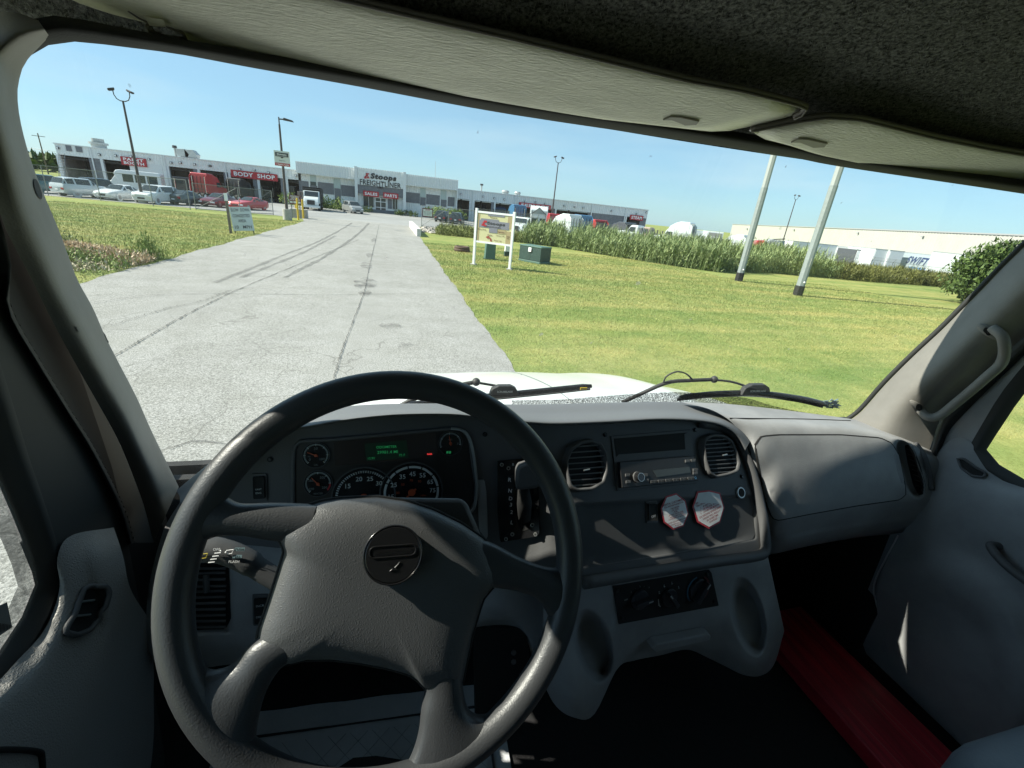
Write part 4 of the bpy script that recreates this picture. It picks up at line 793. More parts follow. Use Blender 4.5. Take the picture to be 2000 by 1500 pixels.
# ================================================================== VEHICLES
def paint(name, c, met=.0, rough=.3): return mat(name, c, rough, metal=met, coat=.5)
M_tyreb = mat('tyre_rubber', (.02, .02, .02), .85); M_rim = mat('alloy_rim', (.35, .35, .36), .35, metal=.7); M_cgl = mat('car_glass', (.03, .04, .045), .05); M_lamp = mat('headlamp', (.75, .77, .78), .15); M_tail = mat('tail_lamp', (.30, .01, .01), .25); M_plas = mat('black_plastic', (.03, .03, .03), .6); M_chr = mat('chrome', (.6, .6, .6), .15, metal=.9)
def wheel(e, x, y, r=.33, wd=.22, name='wheel', rim=M_rim):
    q = MB(); s_ = 1 if y > 0 else -1
    q.cyl((x, y-wd/2, r), (x, y+wd/2, r), r, r, 20); o = q.build(name, M_tyreb, e, smooth=40, bevel=.02); q = MB(); q.cyl((x, y+s_*(wd/2-.01), r), (x, y+s_*(wd/2+.012), r), r*.64, r*.6, 14); q.cyl((x, y+s_*(wd/2), r), (x, y+s_*(wd/2+.03), r), r*.18, r*.16, 10); q.build('rim', rim, o, smooth=40)
def car(name, loc, rz, label, cat, m, st, wb=(.9, -.85), L=None, hw=.9, wr=.33, group='cars parked behind the fence', plate=True):
    """st: stations from nose (+x) to tail: (x, z_low, z_belt, z_roof, half width, roof half width)"""
    e = empty(name, loc, rz, label, cat, group)
    def ring(s_):
        x, zl, zb_, zr_, w_, t_ = s_; return [Vector((x, y, z)) for y, z in ((w_*.88, zl), (w_, zl+.14), (w_*1.0, (zl+zb_)/2), (w_*.96, zb_-.03), (w_*.93, zb_), (t_, zr_-.05 if zr_-zb_ > .2 else zr_), (t_*.75, zr_), (-t_*.75, zr_), (-t_, zr_-.05 if zr_-zb_ > .2 else zr_), (-w_*.93, zb_), (-w_*.96, zb_-.03), (-w_, (zl+zb_)/2), (-w_, zl+.14), (-w_*.88, zl))]
    rows = [ring(s_) for s_ in st]; q = MB(); q.grid([r+[r[0]] for r in rows]); n = len(rows[0]); q.add(rows[0], [tuple(range(n))]); q.add(rows[-1], [tuple(reversed(range(n)))])
    for sx in wb:                                   # dark wheel arches standing just proud of the side
        for s_ in (-1, 1):
            w_ = hw*1.0; q.cyl((sx, s_*(w_-.12), wr), (sx, s_*(w_+.012), wr), wr*1.16, wr*1.16, 18, M_plas)
    if q.mats: q.mats[0] = m
    o = q.build('body', m, e, smooth=38)
    q = MB()
    for a, b in zip(st, st[1:]):
        A, B = ring(a), ring(b); ga, gb = a[3]-a[2], b[3]-b[2]
        if max(ga, gb) < .2: continue
        for i, s_ in ((4, 1), (8, -1)):
            p = [A[i], A[i+1], B[i+1], B[i]]
            if ga > .2 and gb > .2:
                c = sum(p, Vector())/4; k = [c+(v-c)*.86+Vector((0, s_*.012, 0)) for v in p]; q.add(k, [(0, 1, 2, 3)])
            else:
                c = sum(p, Vector())/4; k = [c+(v-c)*.7+Vector((0, s_*.012, 0)) for v in p]; q.add(k, [(0, 1, 2, 3)])
        if (ga < .2) != (gb < .2):                    # windscreen or rear window
            lo, hi = (A, B) if ga < .2 else (B, A); d = .015 if ga < .2 else -.015
            lw = [lo[5]*.6+lo[4]*.4, lo[6], lo[7], lo[8]*.6+lo[9]*.4]; hh_ = [hi[5], hi[6], hi[7], hi[8]]; c = sum(lw+hh_, Vector())/8; q.add([c+(v-c)*.92+Vector((d, 0, .02)) for v in lw+hh_], [(0, 1, 5, 4), (1, 2, 6, 5), (2, 3, 7, 6)])
    q.build('window', M_cgl, e, orient=False)
    for sx in wb:
        for s_ in (-1, 1): wheel(e, sx, s_*(hw-.10), wr)
    f_, t_ = st[0], st[-1]; fx, tx = st[1], st[-2]
    for s_ in (-1, 1):
        q = MB(); zz_ = f_[2]-.02; q.prism([(f_[0]-.25, s_*(fx[4]*.55), zz_-.02), (f_[0]-.3, s_*(fx[4]*1.0), zz_-.02), (f_[0]-.3, s_*(fx[4]*1.0), zz_-.17), (f_[0]-.25, s_*(fx[4]*.55), zz_-.14)], (.3, -s_*.03, 0)); q.build('headlight', M_lamp, e, bevel=.02)
        q = MB(); zz_ = t_[2]-.03; q.prism([(t_[0]-.02, s_*(t_[4]*.6), zz_), (t_[0]-.02, s_*(t_[4]*1.0), zz_), (t_[0]-.02, s_*(t_[4]*1.0), zz_-.2), (t_[0]-.02, s_*(t_[4]*.6), zz_-.15)], (.12, 0, 0)); q.build('tail_light', M_tail, e, bevel=.02)
    q = MB(); q.bb(f_[0]-.05, f_[0]+.03, -f_[4]*.45, f_[4]*.45, f_[1]+.1, f_[1]+.26); q.build('grille', M_plas, e, bevel=.02)
    q = MB()
    for s_ in (-1, 1): mx_ = [s for s in st if s[3]-s[2] > .2][0]; q.box((mx_[0]+.15, s_*(mx_[4]+.1), mx_[2]+.08), (.12, .2, .13))
    q.build('mirror', m, e, bevel=.03)
    if plate: q = MB(); q.bb(t_[0]-.03, t_[0]-.005, -.16, .16, t_[1]+.2, t_[1]+.32); q.build('number_plate', M_let, e)
    return e
SEDAN = [(2.35, .28, .62, .63, .62, .5), (2.2, .2, .72, .76, .82, .6), (1.3, .18, .85, .93, .90, .65), (.75, .18, .92, .98, .91, .68), (0.05, .18, .93, 1.42, .91, .62), (-.9, .18, .95, 1.45, .91, .62), (-1.75, .2, .98, 1.08, .90, .66), (-2.2, .22, .95, 1.02, .85, .62), (-2.38, .3, .85, .86, .75, .6)]
SUV = [(2.3, .3, .78, .8, .68, .55), (2.15, .24, .92, .96, .86, .65), (1.2, .22, 1.02, 1.1, .93, .7), (.8, .22, 1.06, 1.12, .94, .72), (.15, .22, 1.07, 1.66, .94, .68), (-1.3, .22, 1.1, 1.70, .94, .68), (-2.0, .24, 1.12, 1.62, .92, .62), (-2.28, .3, 1.08, 1.14, .88, .66), (-2.36, .34, .8, .82, .82, .6)]
VANC = [(2.45, .3, .78, .8, .70, .55), (2.3, .24, .92, .96, .88, .65), (1.6, .22, 1.02, 1.1, .96, .7), (1.3, .22, 1.06, 1.12, .97, .74), (.6, .22, 1.07, 1.68, .97, .72), (-1.6, .22, 1.08, 1.72, .97, .72), (-2.3, .24, 1.10, 1.62, .95, .66), (-2.45, .3, 1.0, 1.04, .92, .7), (-2.5, .34, .8, .82, .85, .6)]
COUPE = [(2.4, .26, .60, .61, .66, .5), (2.25, .18, .74, .77, .86, .6), (1.2, .17, .84, .9, .93, .65), (.65, .17, .88, .94, .94, .68), (-.15, .17, .90, 1.33, .93, .58), (-.9, .17, .92, 1.34, .93, .58), (-1.75, .2, .97, 1.08, .93, .64), (-2.25, .24, .94, 1.0, .88, .6), (-2.38, .3, .8, .82, .8, .6)]
gp = lambda px, py, dy=1.2: G(px, py)+Vector((0, dy, 0))
R_ = math.radians
car('parked_car', gp(75, 377)+Vector((0, .5, 0)), R_(60), 'dark teal car cut off by the left windscreen pillar', 'car', paint('paint_teal', (.05, .12, .13)), SUV, (1.4, -1.35), wr=.36)
car('parked_car', gp(98, 377)+Vector((.3, 4.5, 0)), R_(240), 'dark navy pickup height car behind the silver crossover', 'car', paint('paint_navy', (.02, .025, .035)), SUV, (1.4, -1.35), wr=.36)
car('parked_car', gp(145, 385, 1.8), R_(64), 'silver white crossover seen from behind at the left end of the row', 'car', paint('paint_silver', (.50, .54, .56), .1), SUV, (1.4, -1.35), wr=.36)
car('parked_car', gp(218, 391, 1.6), R_(262), 'white compact sedan parked in front of the white shuttle bus', 'car', paint('paint_white', (.66, .68, .68)), SEDAN, (1.4, -1.3))
car('parked_van', gp(290, 398, 2.0), R_(262), 'white minivan with black windows behind the tall lamp post', 'van', paint('paint_white', (.66, .68, .68)), VANC, (1.55, -1.5), hw=.95, wr=.36)
car('parked_car', gp(355, 401, 2), R_(76), 'dark grey green sedan with its tail lights towards the drive', 'car', paint('paint_greygreen', (.07, .085, .085), .3), SEDAN, (1.4, -1.3))
car('parked_car', gp(416, 405, 2), R_(258), 'dark maroon sedan with a grey bonnet sheen between grey and red cars', 'car', paint('paint_maroon', (.14, .02, .035), .2), SEDAN, (1.4, -1.3))
car('parked_car', gp(478, 410, 1.9), R_(250), 'bright red low sports sedan at the right end of the row', 'car', paint('paint_red', (.50, .02, .03)), COUPE, (1.45, -1.4))
car('parked_van', gp(679, 416, 2)+Vector((.6, 0, 0)), R_(-68), 'silver grey minivan waiting by the entrance beside the conifer', 'van', paint('paint_grey', (.28, .29, .29), .2), VANC, (1.55, -1.5), hw=.95, wr=.36, group=None)
car('parked_car', Vector((X_(866, 430, 74), 74, -H)), R_(70), 'dark charcoal off-road car under the small tree, left of two', 'car', paint('paint_black', (.025, .027, .03)), SUV, (1.4, -1.35), wr=.38, group='dark cars by the right gate')
car('parked_car', Vector((X_(893, 432, 72), 72, -H)), R_(75), 'black off-road car at the right of the small tree, right of two', 'car', paint('paint_black', (.025, .027, .03)), SUV, (1.4, -1.35), wr=.38, group='dark cars by the right gate')
# shuttle bus
def box_part(e, name, x0, x1, y0, y1, z0, z1, m, bevel=.04, p=None): q = MB(); q.bb(x0, x1, y0, y1, z0, z1); return q.build(name, m, p or e, bevel=bevel)
b = gp(222, 376, 6); e = empty('shuttle_bus', b, R_(190), 'white shuttle bus with dark side windows behind the white sedan', 'bus'); PW = paint('paint_white', (.66, .68, .68))
q = MB(); q.prism([(-3.2, -1.1, .4), (1.6, -1.1, .4), (1.7, -1.1, 1.6), (2.0, -1.1, 2.3), (1.7, -1.1, 2.75), (1.2, -1.1, 2.85), (-3.1, -1.1, 2.85), (-3.2, -1.1, 2.6)], (0, 2.2, 0)); q.build('coach_body', PW, e, bevel=.12, segs=3)
q = MB(); q.prism([(1.5, -.95, .35), (3.3, -.95, .35), (3.4, -.95, .9), (3.2, -.95, 1.15), (2.5, -.95, 1.3), (1.9, -.95, 2.1), (1.5, -.95, 2.15)], (0, 1.9, 0)); q.build('cab', PW, e, bevel=.08)
for s_ in (-1, 1):
    for k in range(3): box_part(e, 'window', -2.8+k*1.35, -1.65+k*1.35, s_*1.1-.012, s_*1.1+.012, 1.35, 2.3, M_cgl, .0)
q = MB(); q.prism([(2.52, -.82, 1.34), (1.95, -.82, 2.06), (1.95, .82, 2.06), (2.52, .82, 1.34)], (.02, 0, .02)); q.build('windscreen', M_cgl, e); box_part(e, 'grille', 3.38, 3.45, -.5, .5, .6, .9, M_plas, .02)
for x in (2.6, -2.1):
    for s_ in (-1, 1): wheel(e, x, s_*.95, .38)
# ---- lorry cabs
def cab(loc, rz, label, m, kind='sleeper', Hc=3.9, group='truck cabs standing in the yard', sc=1.0, backdark=False, name='truck_tractor', detail=True):
    e = empty(name, loc, rz, label, 'truck', group); w_ = 1.2
    L = {'sleeper': -2.2, 'mid': -1.7, 'day': -.5}[kind]
    q = MB(); q.prism([(1.0, -1.0, .75), (2.9, -.9, .75), (3.0, -.9, 1.3), (2.8, -.9, 1.85), (1.2, -1.0, 2.1), (1.0, -1.0, 2.1)], (0, 1.95, 0)); q.build('hood', m, e, bevel=.12, segs=3)
    top = Hc if kind != 'day' else 2.9
    prof = [(1.1, .85), (1.15, 2.05), (.75, 2.75), (.35, 3.0+(top-3.0)*.35), (-.25, top-.25), (-.9, top), (L+.1, top), (L, top-.1), (L, .95)] if kind != 'day' else [(1.1, .85), (1.15, 2.0), (.7, 2.72), (.45, 2.88), (-.45, 2.88), (-.5, 2.75), (-.5, .9)]
    q = MB(); q.prism([(x, -w_, z) for x, z in prof], (0, 2*w_, 0)); bd = q.build('cab_body', m, e, bevel=.10, segs=3)
    q = MB(); q.prism([(1.165, -1.05, 2.1), (.80, -1.0, 2.70), (.80, 1.0, 2.70), (1.165, 1.05, 2.1)], (.015, 0, .012)); q.build('windscreen', M_cgl, e)
    for s_ in (-1, 1):
        q = MB(); q.prism([(.98, s_*(w_+.0), 1.95), (-.1, s_*(w_+.0), 1.9), (-.1, s_*(w_+.0), 2.6), (.68, s_*(w_+.0), 2.6)], (0, s_*.015, 0)); q.build('window', M_cgl, e)
        box_part(e, 'mirror', 1.1, 1.25, s_*1.45-.08, s_*1.45+.08, 1.9, 2.6, M_plas, .03); box_part(e, 'headlight', 2.75, 3.02, s_*.82-.12, s_*.82+.12, 1.05, 1.35, M_lamp, .03)
        q = MB(); q.cyl((-.2, s_*1.05, .55), (1.2, s_*1.05, .55), .28, .28, 16); q.build('fuel_tank', M_chr, e, smooth=50)
        wheel(e, 2.1, s_*1.0, .5, .28, rim=M_chr)
        for x in (L-.9, L-2.2): wheel(e, x, s_*.95, .5, .5, rim=M_let)
    box_part(e, 'chassis', L-3.0, 2.7, -.45, .45, .6, .85, M_plas, .02); box_part(e, 'grille', 2.93, 3.04, -.45, .45, .9, 1.7, M_plas, .03); box_part(e, 'bumper', 2.85, 3.1, -1.15, 1.15, .35, .75, m, .05)
    if kind != 'day':
        q = MB()
        for s_ in (-1, 1): q.prism([(L-.0, s_*w_, 1.1), (L-.45, s_*w_, 1.1), (L-.35, s_*w_, top-.5), (L, s_*w_, top-.2)], (0, -s_*.06, 0))
        q.build('side_fairing', m, e, bevel=.02)
        q = MB(); z1_ = top-.35
        q.bb(L-.03, L-.01, -w_+.12, w_-.12, 1.1, z1_, M_plas if backdark else m)
        for yy in (-.75, -.25, .3, .8): q.bb(L-.07, L-.031, yy-.025, yy+.025, 1.0, z1_-.1, M_plas)
        for zz_ in (1.5, 2.2): q.bb(L-.075, L-.032, -1.05, 1.05, zz_-.02, zz_+.02, M_plas)
        q.build('rear_wall', m, e)
    else:
        q = MB(); q.bb(-.53, -.51, -.8, .8, 1.9, 2.6); q.build('rear_window', M_cgl, e)
    q = MB()
    for s_ in (-1, 1): q.cyl((L-.18, s_*.95, .9), (L-.18, s_*.95, min(top-.3, 3.2)), .07, .07, 10)
    q.build('exhaust_stack', M_chr, e, smooth=50)
    return e
def at(px, pyt, Y, h):
    """a place at depth Y whose top of height h shows at this pixel; its base follows"""
    p = D(px, pyt, Y); return Vector((p.x, Y, p.z-h))
def gat(px, Y): x = D(px, 430, Y).x; return Vector((x, Y, gz(x, Y)))
P_red, P_white, P_blue, P_black, P_dg = paint('truck_red', (.42, .025, .03)), paint('truck_white', (.62, .66, .66)), paint('truck_blue', (.06, .17, .30)), paint('truck_black', (.03, .03, .033)), paint('truck_graphite', (.075, .08, .09))
cab(Vector((X_(357, 355, 88), 88, -H-.2)), R_(100), 'black truck cab backed into the bay left of the red cab', P_black, 'day', name='truck_tractor')
cab(Vector((X_(408, 355, 83), 83, -H-.2)), R_(75), 'red sleeper truck cab at the bay left of the BODY SHOP sign', P_red, 'sleeper', 3.7)
cab(Vector((X_(470, 355, 89), 89, -H-.2)), R_(70), 'black truck cab inside the bay under the BODY SHOP sign', P_black, 'mid', 3.5)
cab(Vector((X_(524, 355, 96), 96, -H-.2)), R_(80), 'dark green van-like truck deep in the bay right of the black cab', paint('truck_green', (.05, .07, .05)), 'day')
cab(Vector((X_(570, 355, 95), 95, -H-.2)), R_(80), 'dark truck inside the bay behind the lamp post', P_dg, 'mid', 3.4)
YT = 72
cab(Vector((X_(1006, 420, 86), 86, -H)), R_(95), 'blue truck cab by the bay left of the SERVICE sign', P_blue, 'sleeper', 3.8)
cab(Vector((X_(975, 420, 93), 93, -H)), R_(-90), 'dark blue truck cab inside the open bay behind the gate', paint('truck_navy', (.03, .06, .12)), 'mid', 3.3)
cab(Vector((X_(938, 420, 95), 95, -H)), R_(-90), 'black truck cab inside the bay next to the centre block', P_black, 'mid', 3.3)
def wreck(loc, rz, label):
    e = empty('truck_tractor', loc, rz, label, 'truck', 'truck cabs standing in the yard'); L = -2.2
    q = MB(); q.prism([(L, -1.2, 3.0), (L, -1.2, 3.6), (L+.5, -1.2, 4.1), (L+1.2, -1.2, 4.1), (L+2.4, -1.2, 3.2), (L+2.4, -1.2, 3.0)], (0, 2.4, 0)); q.build('roof_fairing', P_white, e, bevel=.12, segs=3)
    q = MB(); q.bb(L, 1, -1.1, 1.1, 1.0, 3.0); q.build('cab_body', P_white, e, bevel=.1)
    for s_ in (-1, 1): box_part(e, 'window', L-.03, L-.01, s_*.55-.35, s_*.55+.35, 1.7, 2.5, M_cgl, 0); box_part(e, 'grab_rail', L-.12, L-.06, s_*.95-.03, s_*.95+.03, 1.0, 3.5, M_plas, 0)
    q = MB(); 
    for s_ in (-1, 1): q.tube([(L-.08, s_*.95, 3.1), (L-.08, 0, 3.9)], .04, 6)
    q.build('brace', M_plas, e); q = MB(); q.prism([(L-.02, -1.0, 3.1), (L-.02, 1.0, 3.1), (L-.02, 0, 3.95)], (.01, 0, 0)); q.build('roof_panel', mat('grey_panel', (.25, .28, .27), .6), e)
    for s_ in (-1, 1):
        for x in (L-.9, 2.0): wheel(e, x, s_*1.0, .5, .3)
    box_part(e, 'chassis', L-2.6, 3.0, -.45, .45, .6, .9, M_plas, .02); box_part(e, 'hood', .9, 2.9, -1.0, 1.0, .9, 1.9, P_white, .15)
wreck(at(1053, 403, 64, 4.1), R_(75), 'white high-roofed truck cab seen from behind under the SERVICE sign')
cab(at(1019, 425, 66, 2.8), R_(-120), 'small white truck with its engine bay open left of the high-roofed cab', P_white, 'day')
cab(at(1081, 417, 76, 3.9), R_(85), 'red truck cab between the lamp post and the big white cab', P_red, 'sleeper', 3.9)
cab(at(1102, 417, 60, 3.7), R_(115), 'large white sleeper cab right of the red one, seen from behind', P_white, 'sleeper', 3.7)
cab(at(1131, 419, 68, 3.8), R_(95), 'blue sleeper cab directly behind the large white one', P_blue, 'sleeper', 3.8)
cab(at(1160, 428, 70, 3.7), R_(100), 'bright red sleeper cab standing alone right of the blue one', P_red, 'sleeper', 3.7, backdark=True)
cab(at(1213, 433, 66, 3.6), R_(105), 'graphite sleeper cab with a dark back wall left of the STEAM bay', P_dg, 'sleeper', 3.6, backdark=True)
cab(at(1247, 440, 62, 2.9), R_(130), 'small white day cab below the STEAM sign', P_white, 'day')
cab(at(1263, 443, 69, 2.9), R_(20), 'dusty tan and white day cab behind the small white one', paint('truck_tan', (.32, .25, .20)), 'day')
cab(at(1322, 432, 56, 4.0), R_(130), 'big white aerodynamic sleeper cab with an open grey back standing alone', P_white, 'sleeper', 4.0)
cab(at(1437, 457, 60, 3.5), R_(120), 'white sleeper cab just left of the first steel pylon', P_white, 'mid', 3.5)
# white dump truck facing us
b = gp(607, 411, 2); e = empty('dump_truck', b, R_(-86), 'white dump truck facing the drive with a dark tipper body', 'truck')
q = MB(); q.prism([(1.0, -1.0, .7), (2.5, -.95, .7), (2.55, -.95, 1.2), (2.3, -.95, 1.6), (1.2, -1.0, 1.85), (1.0, -1.0, 1.85)], (0, 1.95, 0)); q.build('hood', P_white, e, bevel=.1, segs=3)
q = MB(); q.prism([(-.5, -1.05, .8), (1.1, -1.05, .8), (1.12, -1.05, 1.8), (.75, -1.05, 2.6), (-.4, -1.05, 2.65)], (0, 2.1, 0)); q.build('cab_body', P_white, e, bevel=.08); q = MB(); q.prism([(1.13, -.9, 1.85), (.79, -.88, 2.52), (.79, .88, 2.52), (1.13, .9, 1.85)], (.015, 0, .01)); q.build('windscreen', M_cgl, e)
q = MB(); q.prism([(-.6, -1.25, 1.0), (-.6, -1.25, 3.0), (-.3, -1.25, 3.1), (-4.6, -1.25, 3.0), (-4.8, -1.25, 1.1)], (0, 2.5, 0)); q.build('tipper_body', M_plas, e, bevel=.03); q = MB(); q.bb(-.5, .6, -1.2, 1.2, 2.75, 2.95); q.build('cab_guard', M_plas, e, bevel=.02)
box_part(e, 'grille', 2.48, 2.58, -.5, .5, .8, 1.4, M_plas, .03); box_part(e, 'bumper', 2.45, 2.7, -1.15, 1.15, .4, .7, P_white, .05)
for s_ in (-1, 1):
    box_part(e, 'headlight', 2.35, 2.56, s_*.78-.13, s_*.78+.13, 1.0, 1.25, M_lamp, .03); box_part(e, 'mirror', .9, 1.05, s_*1.4-.1, s_*1.4+.1, 1.6, 2.3, M_plas, .02)
    for x in (1.8, -2.4, -3.6): wheel(e, x, s_*1.0, .5, .3)
q = MB(); q.prism([(.9, -1.15, .9), (.85, -1.15, 2.4), (.3, -1.9, 2.4), (.3, -1.9, .9)], (.06, .03, 0)); q.build('open_door', M_plas, e, bevel=.02)
# box trucks and trailers
def boxtruck(loc, rz, label, L=6.5, lettering=None, cabm=P_white, name='box_truck'):
    e = empty(name, loc, rz, label, 'truck', 'box trucks behind the reeds'); box_part(e, 'box_body', -L/2, L/2, -1.2, 1.2, 1.0, 3.6, P_white, .05)
    q = MB(); q.prism([(L/2+.1, -1.0, .7), (L/2+2.6, -1.0, .7), (L/2+2.6, -1.0, 1.5), (L/2+1.6, -1.0, 1.7), (L/2+1.2, -1.0, 2.5), (L/2+.1, -1.0, 2.6)], (0, 2.0, 0)); q.build('cab_body', cabm, e, bevel=.1)
    for s_ in (-1, 1):
        q = MB(); q.prism([(L/2+1.5, s_*1.0, 1.75), (L/2+.4, s_*1.0, 1.75), (L/2+.4, s_*1.0, 2.35), (L/2+1.18, s_*1.0, 2.35)], (0, s_*.015, 0)); q.build('window', M_cgl, e)
        for x in (L/2+1.9, -L/2+1.3): wheel(e, x, s_*.95, .48, .3)
    q = MB(); q.bb(-L/2-.03, -L/2-.01, -1.0, 1.0, 1.1, 3.4); q.build('rear_door', mat('door_grey', (.22, .22, .21), .6), e)
    if lettering:
        q = MB()
        for s_ in (-1, 1): text(q, lettering, (.2, s_*1.215, 2.6), EX*(-s_), EZ, width=L*.45, height=.7, m=mat('faded_grey_letters', (.25, .25, .25), .6), shear=.3)
        text(q, lettering, (-L/2-.045, 0, 2.7), Vector((0, -1, 0)), EZ, width=1.6, height=.6, m=M_let, shear=.3)
        q.build('lettering', M_blk, e, orient=False)
    return e
boxtruck(at(1357, 449, 70, 3.6), R_(170), 'white box truck with grey script lettering, left of the pair behind the reeds', 7, 'Jergens')
boxtruck(at(1393, 452, 66, 3.6), R_(60), 'white box truck showing its grey lettered rear door, right of the pair', 6, 'Jergens')
def trailer(px, pyt, Y, L, rz, label, m=P_white, lettering=None, h=4.0, spots=False):
    e = empty('trailer', at(px, pyt, Y, h), R_(rz), label, 'trailer', 'semi trailers parked before the warehouse')
    bd = box_part(e, 'box_body', -L/2, L/2, -1.27, 1.27, 1.15, h, m, .03)
    q = MB(); q.bb(-L/2-.02, L/2+.02, -1.29, 1.29, h-.1, h+.02); q.bb(-L/2, L/2, -1.285, 1.285, 1.05, 1.17); q.build('rail', M_steel, e)
    for sx in (-1, 1):
        q = MB(); q.bb(sx*(L/2+.03)-.02, sx*(L/2+.03)+.02, -1.15, 1.15, 1.25, h-.2); q.build('end_panel', M_let, e)
    for x in (-L/2+1.2, -L/2+2.4):
        for s_ in (-1, 1): wheel(e, x, s_*.95, .5, .45, rim=M_let)
    for s_ in (-1, 1): q = MB(); q.bb(L/2-2.6, L/2-2.45, s_*.8-.06, s_*.8+.06, 0, 1.1); q.build('landing_leg', M_plas, e)
    if lettering:
        q = MB(); text(q, lettering, (L*.06, -1.30, 2.9), EX, EZ, width=L*.38, height=1.15, m=mat('navy_letters', (.03, .05, .12), .5), bold=.04, shear=.35); q.build('lettering', M_blk, e, orient=False)
        q = MB(); q.bb(-L*.05, L*.3, -1.30, -1.28, 1.75, 1.9); q.build('blue_stripe', paint('stripe_blue', (.05, .2, .45)), e); q = MB(); q.prism([(L*.2, -1.285, 1.3), (L*.48, -1.285, 1.3), (L*.48, -1.285, 1.6), (L*.25, -1.285, 1.7)], (0, -.015, 0)); q.build('cream_stripe', M_let, e)
    return e
def aim(pxa, pya, Ya, pxb, pyb_, L, h):
    """heading of a body whose top edge runs from one pixel to another"""
    a = D(pxa, pya, Ya); r = W(pxb, pyb_); best = None
    for k in range(400):
        Yb = Ya*(.5+k*.004); b_ = r*(Yb/r.y); d = math.hypot(b_.x-a.x, b_.y-a.y)
        if best is None or abs(d-L) < best[0]: best = (abs(d-L), b_)
    b_ = best[1]; return a, b_, math.degrees(math.atan2(b_.y-a.y, b_.x-a.x))
a, b_, rz = aim(1752, 489, 56, 1861, 503, 9.5, 4)
# the lettered trailer: its long side faces us
c = (a+b_)/2; e = trailer(1807, 496, c.y+1.3, (b_-a).length, rz, 'long white trailer with dark blue SWIFT lettering along its side', lettering='SWIFT', m=paint('trailer_shaded_white', (.34, .40, .42)))  # white side coloured blue-grey to carry its shade
trailer(1697, 484, 58, 5.5, -100, 'white trailer with a scuffed end wall second left of the lettered one')
trailer(1727, 487, 57, 5.0, -100, 'white trailer end directly left of the lettered one')
trailer(1645, 481, 64, 6, -100, 'grey translucent trailer with an end wall left of the open dark one', m=paint('trailer_grey', (.42, .46, .46)))
trailer(1613, 480, 70, 12, -12, 'blue grey curtain trailer showing its side by the right pylon', m=paint('trailer_bluegrey', (.22, .28, .31)))
trailer(1585, 474, 66, 8, -14, 'long white trailer between the two steel pylons', h=3.8)
trailer(1545, 472, 78, 7, -14, 'blue grey trailer just left of the long white one between the pylons', m=paint('trailer_bluegrey', (.22, .28, .31)))
trailer(1669, 486, 60, 4, -100, 'low white tanker frame in the dark gap between trailers', m=P_dg)
trailer(1898, 498, 46, 8, -62, 'white trailer with a small blue emblem partly behind the big shrub')
# low white container wall of the tow yard
b = at(1497, 463, 72, 3.3); e = empty('tow_truck', b, R_(150), 'red tow truck with a dented silver hood between the pylons', 'truck')
q = MB(); q.prism([(1.0, -1.1, .8), (2.9, -1.1, .8), (2.9, -1.1, 1.5), (2.0, -1.1, 1.7), (1.5, -1.1, 2.6), (.2, -1.1, 2.7), (.2, -1.1, .8)], (0, 2.2, 0)); q.build('cab_body', P_red, e, bevel=.1)
q = MB(); q.prism([(-3.8, -1.15, .9), (.1, -1.15, .9), (.1, -1.15, 1.5), (-3.8, -1.15, 1.3)], (0, 2.3, 0)); q.build('bed', P_red, e, bevel=.04); q = MB(); q.prism([(-2.8, -.8, 1.4), (-.2, -.8, 1.5), (-.1, -.8, 2.6), (-.8, -.8, 3.1), (-2.6, -.8, 2.7)], (0, 1.6, 0)); q.build('silver_body', M_steel, e, bevel=.15); q = MB(); q.tube([(-.2, 0, 1.5), (-1.2, 0, 3.0), (-3.2, 0, 3.3)], .09, 8); q.build('boom', M_plas, e)
for x in (2.1, -2.6, -3.4):
    for s_ in (-1, 1): wheel(e, x, s_*.95, .5, .3)
# a shining ladder and frames beside the left bay
q = MB(); b = Vector((X_(117, 345, 82), 82, -H))
for k in (-.35, .35): q.tube([b+Vector((k, 0, 0)), b+Vector((k+.1, 1.5, 4.2))], .04, 6)
for k in range(12): q.tube([b+Vector((-.35+.1*k/12, 1.5*k/12, .35*k+.2)), b+Vector((.35+.1*k/12, 1.5*k/12, .35*k+.2))], .03, 5)
tag(q.build('step_ladder', M_galv, world=True), 'tall metal ladder leaning near the left bay opening', 'ladder')
# ================================================================== THE TRUCK WE SIT IN
from mathutils.bvhtree import BVHTree
TR = empty('truck', (.49, 0, -H), 0, 'grey cab interior and white hood of the truck we sit in, black wheel', 'truck')
def tp(q, name, m, parent=None, **k): return q.build(name, m, parent or TR, world=True, **k)
M_trim = mat('dash_grey', (.33, .332, .336), .62, noise=.11, nscale=7, bump=.25, bscale=420, btype='voronoi', spec=.35)
M_top = mat('dash_top_shaded_grey', (.155, .162, .172), .6, bump=.25, bscale=420, btype='voronoi', spec=.35)  # darker and bluer than the dash grey: shade on the top put into colour
M_fas = mat('fascia_charcoal', (.10, .10, .102), .55, bump=.2, bscale=500, btype='voronoi', spec=.4)
M_fas2 = mat('fascia_insert', (.06, .062, .065), .75, bump=.15, bscale=600)
M_wheel = mat('wheel_leather', (.040, .042, .045), .42, bump=.22, bscale=560, btype='voronoi', spec=.5)
M_pad = mat('pad_leather', (.075, .077, .080), .45, bump=.38, bscale=420, btype='edge', spec=.5)
M_gloss = mat('gloss_black', (.012, .012, .013), .22); M_mblk = mat('matt_black', (.012, .012, .012), .8)
M_pillar = mat('pillar_grey', (.235, .225, .205), .6, noise=.06, nscale=14, bump=.2, bscale=450, btype='voronoi', spec=.3)
M_visor = mat('visor_vinyl', (.70, .70, .60), .6, noise=.07, nscale=25, bump=.9, bscale=230, stretch=(.4, 1.8, 1.6), spec=.3)
M_piping = mat('visor_piping', (.13, .12, .11), .6)
